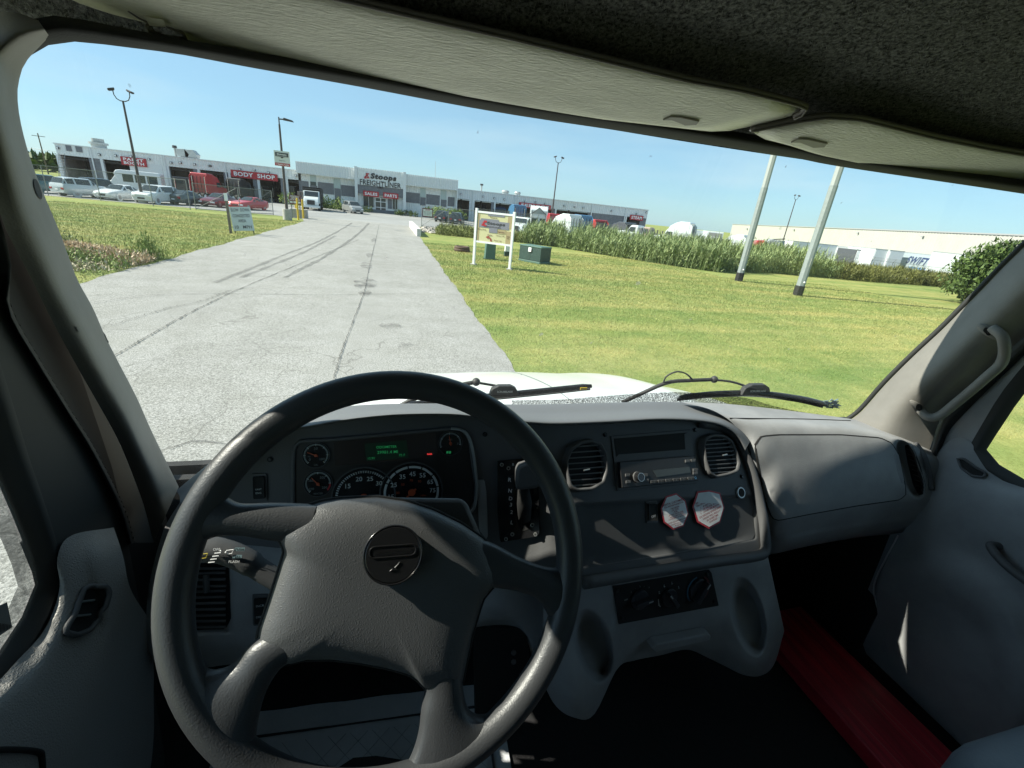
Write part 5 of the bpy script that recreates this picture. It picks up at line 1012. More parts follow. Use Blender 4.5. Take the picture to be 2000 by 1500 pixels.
M_carpet = mat('headliner_carpet', (.16, .165, .15), .95, col2=(.012, .013, .012), nscale=190, detail=5, bump=1.0, bscale=260, spec=.1)
M_hoodw = mat('hood_white', (.70, .71, .69), .28, coat=.4, noise=.02, nscale=4); M_painted = mat('door_metal', (.66, .66, .66), .35)
M_rub = mat('seal_rubber', (.035, .037, .036), .7); M_rib = mat('seal_ribbed', (.085, .085, .08), .75, bump=.0)
M_gmark = mat('dial_mark', (.50, .52, .52), .5); M_gdim = mat('dial_grey', (.16, .18, .18), .5); M_orange = mat('needle', (.45, .08, .03), .5)
M_green = mat('lcd_green', (.012, .022, .016), .5, emit=(.03, .3, .1), estr=.004); M_greenlit = mat('lcd_lit', (.04, .2, .08), .5, emit=(.05, .8, .25), estr=.06); M_redlit = mat('lamp_red', (.5, .05, .05), .5, emit=(.9, .05, .05), estr=.5)
M_metal = mat('brushed_metal', (.45, .45, .43), .35, metal=.8); M_floor = mat('floor_rubber', (.012, .012, .013), .8, bump=.3, bscale=60); M_scr = mat('screw_black', (.02, .02, .02), .35)
M_glass = glassmat('windscreen_glass', (.93, .97, .95)); M_glassd = glassmat('dusty_windscreen', (.93, .97, .95), dust=.055); M_seat = mat('seat_vinyl', (.20, .225, .25), .5, bump=.4, bscale=90, stretch=(3, 1, 1))
WLX = Pl((-.40, 0, 0), (1, 0, -.06)); WRX = Pl((1.38, 0, 0), (-1, 0, -.06))
def wsY(X, z): return .95-.22*(z+.5)-.12*(X-.49)**2
def ws(px, py, off=0.0):
    r = W(px, py); r = r/r.y; lo, hi = .1, 1.6
    for _ in range(40):
        m_ = (lo+hi)/2
        if m_ < wsY(r.x*m_, r.z*m_)+off: lo = m_
        else: hi = m_
    return r*lo
def P3(pts): return [D(a, b, c) for a, b, c in pts]
def bvh_of(rows):
    nc = len(rows[0]); V = [p for r in rows for p in r]; Fs = [(i*nc+j, i*nc+j+1, (i+1)*nc+j+1, (i+1)*nc+j) for i in range(len(rows)-1) for j in range(nc-1)]
    return BVHTree.FromPolygons(V, Fs)
def cast(bv, px, py, off=0.0):
    r = W(px, py).normalized(); h = bv.ray_cast(Vector((0, 0, 0)), r)
    if h[0] is None: h = bv.find_nearest(r*.75); p, n_ = h[0], h[1]; d = p.length
    else: p, n_ = h[0], h[1]
    if n_.dot(r) > 0: n_ = -n_
    return p+n_*off, n_
def frm(bv, px, py, off=0.0):
    p, n_ = cast(bv, px, py, off); u = Vector((0, 0, 1)).cross(n_).normalized()*1; v = n_.cross(u)
    a, b = PXL(p), PXL(p+u*.01)
    if b[0] < a[0]: u = -u
    if v.z < 0: v = -v
    s_ = .01/math.hypot(b[0]-a[0], b[1]-a[1]); return p, u, v, n_, s_      # s_ = metres per photo pixel
def dent(rows, fn):
    out = []
    for r in rows:
        o = []
        for p in r: x, y = PXL(p); d = fn(x, y); o.append(p*(1+d/p.length) if d else p)
        out.append(o)
    return out
def patch(mb, bv, out, off, m=None, rings=5, rise=0.0, lip=0.0):
    """a panel that follows the surface behind it, outline in picture points"""
    n = len(out); cx = sum(p[0] for p in out)/n; cy = sum(p[1] for p in out)/n; rows = []
    if lip: rows.append([cast(bv, x, y, off-lip)[0] for x, y in out]+[cast(bv, *out[0], off-lip)[0]])
    for i in range(rings+1):
        s_ = 1-i/rings*.999; r = [cast(bv, cx+(x-cx)*s_, cy+(y-cy)*s_, off+rise*(1-s_**3))[0] for x, y in out]; rows.append(r+[r[0]])
    return mb.grid(rows, m)
def rpx(pts, n, closed=True, k=2.0):
    """round an outline of picture points"""
    P = [Vector((a, b, 0)) for a, b in pts]; R = resample(P, n*6, closed)
    for _ in range(int(n*.12*k)):
        L_ = len(R); R = [(R[i-1]+R[i]*2+R[(i+1) % L_])/4 if (closed or 0 < i < L_-1) else R[i] for i in range(L_)]
    R = resample(R, n, closed); return [(v.x, v.y) for v in R]
# ---- A-pillars and door seals
L0 = [(349, 950), (325, 901), (293, 835), (267, 776), (227, 699), (203, 651), (181, 600), (153, 550), (139, 515), (115, 449), (88, 385), (59, 310), (40, 238), (34, 185), (39, 150), (48, 125), (70, 98), (97, 72)]
L1 = [(300, 1060), (280, 985), (251, 907), (229, 856), (200, 803), (160, 733), (120, 661), (88, 600), (64, 550), (35, 494), (0, 419), (-40, 330), (-80, 220), (-90, 120), (-50, 60), (-5, 25), (35, 25), (75, 40)]
A = [ws(a, b, -.012) for a, b in L0]; B = [WLX.hit(a, b, .015) for a, b in L1]
B[11], B[12], B[13] = [Vector((-.385+.06*z, y, z)) for y, z in ((.60, .015), (.595, .06), (.60, .10))]
for i in (14, 15, 16, 17): B[i] = D(*L1[i], A[i].y-.03)
mid = [(a*.45+b*.55)*.93 for a, b in zip(A, B)]; q3 = [(a*.8+b*.2)*.965 for a, b in zip(A, B)]; back = [a*1.03+Vector((-.012, 0, 0)) for a in A]
mb = MB(); mb.grid(loft([[p for p in B], mid, q3, A, back], 60, 18)); pil = tp(mb, 'windscreen_pillar', M_pillar, smooth=180)
def ell(c, rx, ry, pl, off, n=20, rot=0): return [pl(c[0]+rx*math.cos(t)*math.cos(rot)-ry*math.sin(t)*math.sin(rot), c[1]+rx*math.cos(t)*math.sin(rot)+ry*math.sin(t)*math.cos(rot)) for t in [2*math.pi*k/n for k in range(n)]]
bvL = bvh_of(loft([B, mid, q3, A], 60, 18))
for c, rx, ry in (((72, 369), 6, 20), ((206, 660), 3.5, 11)):
    q = MB(); patch(q, bvL, [(c[0]+rx*math.cos(t)+ry*.3*math.sin(t), c[1]+ry*math.sin(t)) for t in [2*math.pi*k/16 for k in range(16)]], .001); tp(q, 'bolt_hole', M_mblk, pil)
def WLP(y, z, off=0.0): return Vector((-.40+.06*z+off, y, z))
L2 = [(262, 1060), (240, 987), (187, 880), (139, 803), (80, 707), (21, 600)]; T2 = [(.604, -.10), (.60, .0), (.595, .16)]
L3 = [(215, 1045), (203, 995), (171, 925), (128, 869), (80, 795), (37, 733), (0, 680)]; T3 = [(.585, -.10), (.58, .0), (.575, .16)]
L4 = [(137, 1055), (131, 1000), (115, 952), (99, 915), (80, 875), (53, 824), (27, 776), (0, 744)]; T4 = [(.568, -.10), (.562, .0), (.56, .16)]
def LL(L_, T_, off): return [WLX.hit(a, b, off) for a, b in L_]+[WLP(y, z, off) for y, z in T_]
mb = MB(); mb.grid(loft([LL(L2, T2, 0), [WLX.hit(a, b, -.025) for a, b in L1[:11]]+[WLP(.615, .04, -.02), WLP(.61, .16, -.02)]], 40, 4)); mb.grid(loft([LL(L2, T2, .006), LL([(a-6, b+2) for a, b in L2], [(y-.004, z) for y, z in T2], .012), LL([(a-12, b+4) for a, b in L2], [(y-.008, z) for y, z in T2], 0)], 40, 6)); tp(mb, 'door_seal', M_rub, smooth=180)
mb = MB(); g_ = loft([LL(L3, T3, -.004), LL(L2, T2, .002)], 260, 5)
for i, r in enumerate(g_):
    for j in range(len(r)):
        if j % 4 < 2: r[j] = r[j]+WLX.n*.0016
mb.grid(g_); tp(mb, 'ribbed_seal', M_rib)
A4, A3 = LL(L4, T4, -.012), LL(L3, T3, -.012); A4 = resample(A4, 16); A3 = resample(A3, 16)
mb = MB(); mb.grid(loft([A4, [(a_+b_)/2+WLX.n*.010 for a_, b_ in zip(A4, A3)], A3], 50, 8)); tp(mb, 'door_frame', M_painted, smooth=180)
# right pillar
R0 = [(1655, 824), (1683, 803), (1730, 750), (1783, 697), (1837, 647), (1877, 607), (1917, 567), (1960, 522), (2003, 480), (2100, 385), (2220, 270)]
R1 = [(1815, 880), (1837, 817), (1863, 783), (1917, 740), (1963, 690), (2000, 657), (2050, 610), (2100, 560), (2170, 500), (2260, 420), (2360, 330)]
A = [ws(a, b, -.012) for a, b in R0]; B = [WRX.hit(a, b, .015) for a, b in R1]; mid = [(a*.5+b*.5)*.965 for a, b in zip(A, B)]; q3 = [(a*.85+b*.15)*.985 for a, b in zip(A, B)]
g_ = loft([A, q3, mid, B], 50, 16); bvR = bvh_of(g_); mb = MB(); mb.grid(g_); pil2 = tp(mb, 'windscreen_pillar', M_pillar, smooth=180)
mb = MB(); mb.tube(crom([ws(a-4, b-3, -.004) for a, b in R0], 40), .006, 8); tp(mb, 'glass_gasket', M_rub, smooth=180)
R2 = [(1832, 900), (1853, 845), (1890, 803), (1933, 760), (2000, 697), (2080, 625), (2200, 520), (2320, 420)]
R3 = [(1868, 860), (1884, 840), (1917, 800), (1950, 752), (2000, 710), (2080, 640), (2200, 540), (2320, 440)]
mb = MB(); mb.grid(loft([[WRX.hit(a, b, .004) for a, b in R1[:8]+[(2320, 350)]], [WRX.hit((a+c)/2, (b+d)/2, .022) for (a, b), (c, d) in zip(R1[:8], R2)]+[WRX.hit(2320, 385, .02)], [WRX.hit(a, b, .0) for a, b in R2]+[WRX.hit(2340, 425, 0)]], 40, 8)); tp(mb, 'door_seal', M_rub, smooth=180)
mb = MB(); mb.grid(loft([[WRX.hit(a, b, -.008) for a, b in R2], [WRX.hit((a+c)/2, (b+d)/2, -.002) for (a, b), (c, d) in zip(R2, R3)], [WRX.hit(a, b, -.01) for a, b in R3]], 40, 6)); tp(mb, 'door_frame', M_painted, smooth=180)
# grab handle
mb = MB()
pth = [cast(bvR, 1938, 640, .004)[0], cast(bvR, 1948, 650, .03)[0], cast(bvR, 1938, 690, .036)[0], cast(bvR, 1905, 722, .037)[0], cast(bvR, 1850, 768, .036)[0], cast(bvR, 1815, 799, .032)[0], cast(bvR, 1800, 806, .02)[0], cast(bvR, 1797, 800, .0)[0]]
mb.tube(crom(pth, 40), .0105, 14); hd = tp(mb, 'grab_handle', M_pillar, smooth=180)
for c, sx in (((1930, 647), 1), ((1792, 793), .8)):
    q = MB(); patch(q, bvR, [(c[0]+18*sx*math.cos(t)+6*math.sin(t), c[1]+13*sx*math.sin(t)+6*math.cos(t)) for t in [2*math.pi*k/20 for k in range(20)]], .006, lip=.006, rise=.003); tp(q, 'mount', M_pillar, hd, smooth=40)
    q = MB(); patch(q, bvR, [(c[0]-1+6*math.cos(t), c[1]-1+7*math.sin(t)) for t in [2*math.pi*k/14 for k in range(14)]], .0095); p, u, v, n_, s_ = frm(bvR, *c, .010); q.cyl(p, p+n_*.003, .003, .002, 8); tp(q, 'screw', M_mblk, hd)
# ---- doors
def door(pl, win, sill_py, sgn, name='door'):
    """door shell round its window; win = (Y, z) outline, front first, going round"""
    def at_(Y, z, off=0): return Vector((-.40+.06*z+off, Y, z)) if sgn < 0 else Vector((1.38-.06*z-off, Y, z))
    e = empty('door', at_(.2, -.9), 0); e.parent = TR; e.location = at_(.2, -.9)-WLOC[TR.name]; n = 72
    wn = resample(crom([Vector((a, b, 0)) for a, b in win]+[Vector((win[0][0], win[0][1], 0))], 200)[:-1], n, True)
    outer = [Vector((.70, -1.25, 0)), Vector((.72, -.7, 0)), Vector((.72, -.45, 0)), Vector((.68, -.2, 0)), Vector((.60, .08, 0)), Vector((.55, .16, 0)), Vector((-.45, .16, 0)), Vector((-.45, -1.25, 0))]
    c = Vector((.25, -.22, 0)); rows = [[], [], [], [], []]
    for v in wn:
        d = (v-c).normalized(); best = 9
        for a, b in zip(outer, outer[1:]+outer[:1]):
            den = d.x*(b-a).y-d.y*(b-a).x
            if abs(den) < 1e-9: continue
            t = ((a-c).x*(b-a).y-(a-c).y*(b-a).x)/den; s_ = ((a-c).x*d.y-(a-c).y*d.x)/den
            if t > 0 and -1e-6 <= s_ <= 1+1e-6: best = min(best, t)
        o_ = c+d*best; rows[0].append(at_(v.x, v.y, -.012)); k = v+d*.012; rows[1].append(at_(k.x, k.y, .008)); k = v+d*min(.030, (o_-v).length*.6); rows[2].append(at_(k.x, k.y, .004)); rows[3].append(at_(o_.x, o_.y, .0)); k = v+d*min(.075, (o_-v).length*.8); rows[4].append(at_(k.x, k.y, .0))
    q = MB(); q.grid([r+[r[0]] for r in rows[:3]]); q.build('window_seal', M_rub, e, world=True, smooth=180)
    q = MB(); q.grid([r+[r[0]] for r in rows[2:4]]); q.grid([[p+Vector((sgn*.05, 0, 0)) for p in r+[r[0]]] for r in (rows[4], rows[3])]); q.build('shell', M_rub if sgn < 0 else M_trim, e, world=True, smooth=60)
    q = MB(); q.add([p+Vector((sgn*.002, 0, 0)) for p in rows[0]], [tuple(range(n))]); q.build('window', M_glass, e, world=True, orient=False)
    if sgn < 0:
        ins = []; 
        for v in wn:
            d = (v-c).normalized(); k = v-d*.028; ins.append(at_(k.x, k.y, -.013))
        q = MB(); q.grid([[p+Vector((.003, 0, 0)) for p in rows[0]+[rows[0][0]]], ins+[ins[0]]]); q.build('window_frit', alphamat('grey_frit', (.20, .21, .20), lambda N, L, v: soft(N, L, v, sc_=9, lo=.2, hi=.5, amt=.75)), e, world=True, orient=False)
    return e, at_
WL = [(.55, -.50), (.552, -.45), (.547, -.38), (.540, -.31), (.535, -.2), (.53, -.05), (.52, .05), (.48, .085), (-.08, .09), (-.14, .05), (-.14, -.5), (-.11, -.575), (.2, -.575), (.40, -.555), (.465, -.536), (.525, -.52)]  # rear edge set forward, shaped to keep sun off the cab floor
WR = [(.617, -.438), (.613, -.38), (.602, -.27), (.57, -.14), (.52, .0), (.44, .08), (.2, .09), (-.30, .09), (-.35, .0), (-.35, -.45), (-.32, -.50), (.2, -.49), (.45, -.478), (.531, -.468), (.59, -.458)]
dL, atL = door(WLX, WL, 0, -1); dR, atR = door(WRX, WR, 0, 1)
M_dgrain = mat('door_vinyl', (.30, .29, .275), .55, bump=.8, bscale=300, btype='edge', spec=.4)
rA = [(222, 1030), (139, 1046), (112, 1090), (117, 1141), (106, 1188), (80, 1240), (33, 1291), (-4, 1331), (-70, 1380)]; rB = [(240, 1085), (205, 1100), (190, 1130), (185, 1180), (160, 1230), (115, 1290), (70, 1350), (20, 1400), (-70, 1450)]
rC = [(255, 1150), (252, 1180), (246, 1215), (232, 1265), (212, 1325), (186, 1400), (150, 1480), (100, 1540), (0, 1600)]; rD = [(285, 1200), (292, 1240), (300, 1300), (300, 1360), (300, 1440), (290, 1520), (260, 1600), (200, 1680), (100, 1760)]
g_ = loft([[WLX.hit(a, b, .010) for a, b in rA], [WLX.hit(a, b, .035) for a, b in rB], [WLX.hit(a, b, .05) for a, b in rC], [WLX.hit(a, b, .01) for a, b in rD]], 50, 24); bvD = bvh_of(g_)
q = MB(); q.grid(g_); dp = tp(q, 'door_panel', M_dgrain, dL, smooth=180)
ring = rpx([(160, 1150), (178, 1143), (205, 1146), (210, 1158), (203, 1185), (188, 1212), (170, 1232), (145, 1242), (124, 1238), (126, 1225), (142, 1200), (150, 1175)], 40, k=1.2)
q = MB(); patch(q, bvD, ring, .002); tp(q, 'lock_slot', M_mblk, dL)
q = MB(); q.tube([cast(bvD, x, y, .003)[0] for x, y in ring], .0035, 8, closed=True); tp(q, 'lock_bezel', M_fas, dL, smooth=180)
q = MB()
for a, b in (((150, 1177), (178, 1173)), ((140, 1205), (170, 1202))): q.tube([cast(bvD, *a, .004)[0], cast(bvD, *b, .004)[0]], .0016, 6)
tp(q, 'lock_rib', M_gdim, dL)
def edge_band(name, xs_, off, m): pass
q = MB(); pts = [(-40, 1468), (20, 1466), (70, 1470), (78, 1485), (80, 1540)]; q.tube(crom([cast(bvD, x, y, .002)[0] for x, y in pts], 20), .003, 6); tp(q, 'armrest_seam', M_mblk, dL, smooth=180)
# right door panel with its speaker bulge and pull
def rdy(px, py, off): return WRX.hit(px, py, off)
rows = []
for py, off in ((885, .014), (935, .030), (1000, .035), (1080, .03), (1180, .03), (1290, .03), (1400, .03), (1560, .02)):
    r = []
    for k in range(9):
        t = k/8; x0 = {885: 1835, 935: 1800, 1000: 1790, 1080: 1738, 1180: 1712, 1290: 1745, 1400: 1835, 1560: 1990}[py]; yy = py+(1-t)*0+t*{885: 120, 935: 110, 1000: 90, 1080: 70, 1180: 60, 1290: 50, 1400: 40, 1560: 30}[py]
        r.append(WRX.hit(x0+(2300-x0)*t, yy, off))
    rows.append(r)
rows[0] = [WRX.hit(a, b, .006) for a, b in [(1842, 870), (1868, 855), (1895, 862), (1915, 900), (1935, 925), (1975, 945), (2040, 960), (2150, 1000), (2300, 1060)]]
g_ = loft(rows, 60, 50)
def spk(x, y):
    # raised bowl over the speaker: outer edge is a soft arc
    d = math.hypot((x-1800)/230, (y-1330)/260); return -.03*smooth((1.05-d)/.2)+.02*smooth((.78-d)/.2)
g_ = dent(g_, spk); bvP = bvh_of(g_); q = MB(); q.grid(g_); tp(q, 'door_panel', M_trim, dR, smooth=180)
q = MB(); q.tube(crom([WRX.hit(x, y, .03) for x, y in ((1754, 1046), (1728, 1095), (1707, 1142), (1712, 1180), (1728, 1230), (1748, 1290))], 20), .0022, 6); tp(q, 'panel_edge', M_painted, dR)
ringR = rpx([(1872, 896), (1884, 896), (1905, 912), (1925, 925), (1922, 933), (1900, 930), (1880, 915)], 30, k=1)
q = MB(); patch(q, bvP, ringR, .003); tp(q, 'lock_slot', M_mblk, dR); q = MB(); q.tube([cast(bvP, x, y, .004)[0] for x, y in ringR], .003, 8, closed=True); tp(q, 'lock_bezel', M_fas, dR, smooth=180)
q = MB(); q.tube(crom([cast(bvP, 1950, 1066, .0)[0], cast(bvP, 1952, 1062, .03)[0], cast(bvP, 1990, 1095, .045)[0], cast(bvP, 2060, 1150, .045)[0], cast(bvP, 2150, 1230, .04)[0]], 20), .009, 10); tp(q, 'door_pull', M_fas, dR, smooth=180)
# ---- cab shell
M_shell = mat('cab_paint', (.6, .62, .62), .4)
prof = [(.858, .155), (.835, .176), (.79, .192), (.70, .205), (.60, .235), (.45, .262), (.2, .285), (-.4, .30), (-1.3, .30)]
rows = []
for Yk, zk in prof:
    r = []
    for i in range(41):
        X = -.52+2.04*i/40; zz_ = zk-.12*smooth((.62-Yk)/.2)*(smooth((-.18-X)/.25)+smooth((X-1.16)/.25)); r.append(Vector((X, Yk-.11*(X-.49)**2, zz_)))
    rows.append(r)
q = MB(); gl = loft(rows, 80, 40); q.grid(gl); tp(q, 'headliner', M_carpet, smooth=180)
# pile of the carpet: short curly fibres
gi = rng.integers(0, 40, 60000); t0 = rng.random(60000)**1.0
bvH = bvh_of(gl); Pq = []; Nq = []
n_f = 70000; uu = rng.random(n_f); vv = rng.random(n_f)
R0_, C0_ = len(gl)-1, len(gl[0])-1
GA = np.array([[tuple(p) for p in r] for r in gl]); ri = 1.6+vv*R0_*.78; ci = uu*C0_; i0 = np.minimum(ri.astype(int), R0_-1); j0 = np.minimum(ci.astype(int), C0_-1); fi = (ri-i0)[:, None]; fj = (ci-j0)[:, None]
Pf = (GA[i0, j0]*(1-fi)*(1-fj)+GA[i0+1, j0]*fi*(1-fj)+GA[i0, j0+1]*(1-fi)*fj+GA[i0+1, j0+1]*fi*fj); Pf[:, 2] -= .0002
M_fibre = mat('carpet_fibre', (.26, .265, .24), .9, col2=(.03, .032, .03), nscale=160, detail=4)
o = tri_cloud('carpet_pile', Pf, rng.random(n_f)*6.28, math.pi+rng.normal(0, 1.0, n_f), .0025+.0035*rng.random(n_f), .0007+.0006*rng.random(n_f), M_fibre); o.parent = TR; o.data.transform(Matrix.Translation(-WLOC[TR.name])); o['kind'] = 'stuff'
q = MB(); q.bb(-.55, 1.53, -1.35, .84, .33, .36); q.bb(-.55, 1.53, -1.38, -1.34, -1.3, .36); q.bb(-.58, -.53, -1.35, -.44, -1.3, .36); q.bb(1.51, 1.56, -1.35, -.44, -1.3, .36)
q.bb(-.55, -.41, -1.3, .70, .165, .33); q.bb(1.40, 1.53, -1.3, .70, .165, .33); tp(q, 'cab_shell', M_shell)
q = MB(); q.bb(-.55, 1.53, -1.36, 1.0, -1.27, -1.25); tp(q, 'floor', M_floor)
q = MB(); q.bb(-.56, 1.55, 1.02, 1.04, -1.3, -.62); q.bb(-.56, -.50, .70, .98, -1.3, -.55); q.bb(1.44, 1.50, .66, 1.02, -1.3, -.55); q.bb(-.48, 1.46, .93, .95, -1.3, -.60); tp(q, 'firewall', M_mblk)
# windscreen, header gasket, frit
q = MB(); rows = []
for i in range(25):
    z = -.66+.84*i/24; rows.append([Vector((X, wsY(X, z)+.004, z)) for X in [-.50+1.98*j/40 for j in range(41)]])
q.grid(rows); tp(q, 'windscreen', M_glassd, smooth=180)
T0 = [(20, 190), (30, 150), (48, 118), (70, 96), (105, 84), (150, 80), (245, 91), (350, 105), (490, 131), (700, 168), (1000, 223), (1350, 275), (1545, 306), (1650, 326), (2000, 378), (2250, 420)]
T1 = [(-20, 150), (0, 110), (25, 80), (50, 40), (92, 30), (150, 36), (245, 55), (350, 75), (490, 100), (700, 136), (1000, 190), (1350, 243), (1545, 276), (1650, 298), (2000, 352), (2250, 394)]
A = [ws(a, b, -.004) for a, b in T0]; B = [ws(a, b, -.035) for a, b in T1]; Bm = [(a+b)/2*.97 for a, b in zip(A, B)]
q = MB(); q.grid(loft([[p*1.04 for p in A], A, Bm, B], 80, 10)); tp(q, 'header_trim', mat('header_black', (.018, .019, .018), .85, bump=.5, bscale=400), smooth=180)
# ---- sun visors
PV = Pl((.5, .775, .141), (0, -.35, -.937), (1, 0, 0))
def visor(out, label, seam):
    o2 = rpx(out, 90, k=.35); P = [PV.hit(x, y) for x, y in o2]; q = MB(); inflate(q, P, PV.n, .0065, rings=8, p=7, back=.0); inflate(q, P, -PV.n, .006, rings=3, p=4); v = tp(q, 'sun_visor', M_visor, smooth=180); v['label'] = label
    q = MB(); q.tube([PV.hit(x, y, .001) for x, y in rpx(seam, 60, False, .4)], .0042, 8); q.tube([PV.hit(x+1, y+7, .0065) for x, y in rpx(seam, 60, False, .4)], .0018, 6); tp(q, 'piping', M_piping, v, smooth=180); return v
v1 = visor([(30, -70), (136, 0), (210, 26), (283, 44), (325, 52), (354, 63), (364, 79), (374, 101), (399, 107), (455, 114), (560, 130), (650, 147), (825, 175), (1000, 205), (1175, 233), (1297, 247), (1405, 259), (1440, 253), (1510, 236), (1559, 224), (1577, 212), (1574, 204), (1550, 197), (1450, 172), (1350, 154), (1175, 112), (1000, 70), (825, 31), (692, 0), (500, -45), (250, -100)], 'long left sun visor folded up', [(640, -12), (692, 0), (825, 31), (1000, 70), (1175, 112), (1350, 154), (1450, 172), (1550, 197), (1576, 206), (1573, 216), (1550, 226)])
v2 = visor([(1463, 254), (1475, 248), (1562, 231), (1615, 224), (1678, 228), (1720, 238), (1825, 264), (1930, 285), (2000, 297), (2180, 325), (2200, 400), (2000, 371), (1860, 352), (1720, 328), (1615, 306), (1587, 299), (1541, 284), (1489, 271), (1473, 260)], 'shorter right sun visor folded up', [(1466, 251), (1562, 231), (1615, 224), (1678, 228), (1720, 238), (1825, 264), (1930, 285), (2000, 297), (2180, 325)])
def seam_edge(v, pts): q = MB(); q.tube(crom([PV.hit(x, y, .004) for x, y in pts], 40), .0018, 6); tp(q, 'welt', M_piping, v, smooth=180)
seam_edge(v1, [(325, 52), (354, 63), (364, 79), (376, 102), (392, 107)]); seam_edge(v1, [(250, 20), (283, 40), (325, 50), (350, 60)])
q = MB(); q.add([PV.hit(283, 34, .012), PV.hit(318, 38, .012), PV.hit(325, 53, .012), PV.hit(292, 50, .012)], [(0, 1, 2, 3)]); tp(q, 'mirror_tag', mat('pale_tag', (.50, .50, .38), .4), v1, orient=False)
for v, c in ((v1, (1330, 243)), (v2, (1580, 286))):
    x, y = c; q = MB(); P = [PV.hit(a, b, .014) for a, b in ((x-36, y-1), (x-20, y-8), (x, y-7), (x+36, y+1), (x+30, y+8), (x+8, y+9), (x-2, y+5), (x-18, y-1))]; q.prism([p-PV.n*.005 for p in P], -PV.n*.003); tp(q, 'finger_clip', mat('clip_grey', (.28, .27, .24), .5), v, bevel=.001)
q = MB(); q.tube(crom([PV.hit(290, 52, .006), PV.hit(300, 66, .006), PV.hit(325, 76, .006), PV.hit(360, 79, .006)], 16), .004, 8); tp(q, 'pivot_arm', M_piping, v1, smooth=180)
q = MB(); q.tube([PV.hit(1466, 251, .0), PV.hit(1482, 256, .004)], .004, 8); tp(q, 'pivot_arm', M_metal, v2, smooth=180)
# ---- hood and wipers
cy_ = [(.93, -.475), (1.2, -.512), (1.5, -.585), (1.75, -.665), (1.95, -.745), (2.15, -.86), (2.28, -1.0), (2.33, -1.2)]
hw_ = [.74, .75, .77, .77, .74, .69, .63, .58]; rows = []
for (Yk, zk), hk in zip(cy_, hw_):
    r = []
    for i in range(25):
        t = -1.12+2.24*i/24; a = abs(t); d = a if a <= 1 else 1.0; X = .49+hk*math.copysign(d, t); z = zk-.085*d**2.2-(0 if a <= 1 else (a-1)*3.5)+.018*math.exp(-((d-.55)/.12)**2); r.append(Vector((X, Yk, z)))
    rows.append(r)
q = MB(); q.grid(loft(rows, 96, 60)); hd_ = tp(q, 'hood', M_hoodw, smooth=180)
q = MB(); q.bb(-.20, 1.18, .97, 1.06, -.64, -.57); tp(q, 'cowl', M_plas)
q = MB(); q.tube(crom([Vector((.49, y, z+.003)) for y, z in cy_[:6]], 30), .0012, 5); tp(q, 'crease', M_gdim, hd_)
frit = alphamat('frit_dots', (.03, .03, .03), lambda N, L, v: soft(N, L, v, sc_=400, lo=.42, hi=.52, amt=.9))
q = MB(); fr0 = [(1000, 790), (1100, 789), (1200, 788), (1330, 788), (1450, 796), (1560, 808), (1660, 822)]; fr1 = [(1000, 782), (1100, 780), (1200, 772), (1330, 766), (1450, 776), (1520, 795), (1650, 820)]
q.grid(loft([[ws(a, b, .002) for a, b in fr0], [ws(a, b, .002) for a, b in fr1]], 40, 4)); tp(q, 'frit_band', frit, smooth=180)
q = MB(); q.grid(loft([[ws(a, b, .002) for a, b in [(345, 952), (380, 950), (420, 935), (470, 900)]], [ws(a, b, .002) for a, b in [(343, 938), (378, 942), (415, 928), (462, 893)]]], 30, 3)); tp(q, 'frit_band', frit)
def wp(pts, off=.03): return crom([ws(a, b, off) for a, b in pts], 24)
def wiper(arm, link, blade, conn, label, word):
    e = empty('wiper', ws(*conn, .03), 0); e.parent = TR; e.location = WLOC[e.name]-WLOC[TR.name]
    q = MB(); q.tube(wp(arm, .035), .0055, 8); tp(q, 'arm', M_plas, e, smooth=180)
    q = MB(); q.tube(wp(link, .04), .0032, 8); q.sphere(ws(*arm[-1], .035), .010, None, 10, 8); tp(q, 'link', M_plas, e, smooth=180)
    q = MB(); B_ = wp(blade, .022); q.tube(B_, [.004]+[.0085]*(len(B_)-2)+[.005], 8); q.tube([b+Vector((0, .006, -.010)) for b in B_], .004, 6); tp(q, 'blade', M_gloss, e, smooth=60)
    c = ws(*conn, .016); a, b = PXL(c), PXL(c+EX*.01); k = .01/math.hypot(b[0]-a[0], b[1]-a[1]); q = MB()
    q.prism([c+EX*x*k+EZ*z*k for x, z in ((-28, -9), (-24, 3), (-12, 9), (12, 9), (22, 4), (28, -6), (28, -10))], (0, .016, 0)); tp(q, 'connector', M_plas, e, bevel=.002)
    q = MB(); text(q, word, c+Vector((0, -.002, -.002*1)), EX, EZ, width=30*k, height=3.6*k, m=M_let, bold=.02); tp(q, 'lettering', M_let, e, orient=False); return e
w1 = wiper([(770, 800), (800, 783), (850, 765), (900, 752), (930, 746)], [(930, 747), (960, 752), (990, 757)], [(790, 792), (870, 784), (950, 775), (1050, 765), (1155, 754)], (986, 763), 'left', 'SCRUBBLADE')
q = MB(); p_ = ws(1140, 759, .012); q.box(p_, (.018, .002, .006)); tp(q, 'yellow_mark', M_ylw, w1)
w2 = wiper([(1215, 786), (1250, 770), (1290, 752), (1315, 745), (1350, 743), (1395, 741)], [(1398, 742), (1430, 746), (1462, 756)], [(1327, 776), (1400, 769), (1480, 768), (1560, 778), (1612, 790)], (1480, 762), 'right', 'SCRUBBLADE')
q = MB(); q.tube(wp([(1295, 749), (1302, 735), (1322, 726), (1340, 730), (1352, 741)], .035), .0022, 6); tp(q, 'washer_hose', M_plas, w2, smooth=180)
q = MB(); g = random.Random(5); 
for k in range(60):
    a = ws(1606+g.uniform(0, 26), 788+g.uniform(-5, 8), .03); q.tube([a, a+Vector((g.uniform(.0, .025), g.uniform(-.004, .004), g.uniform(-.008, .008)))], .0016, 4)
tp(q, 'frayed_end', mat('frayed_blue', (.16, .24, .30), .7), w2)
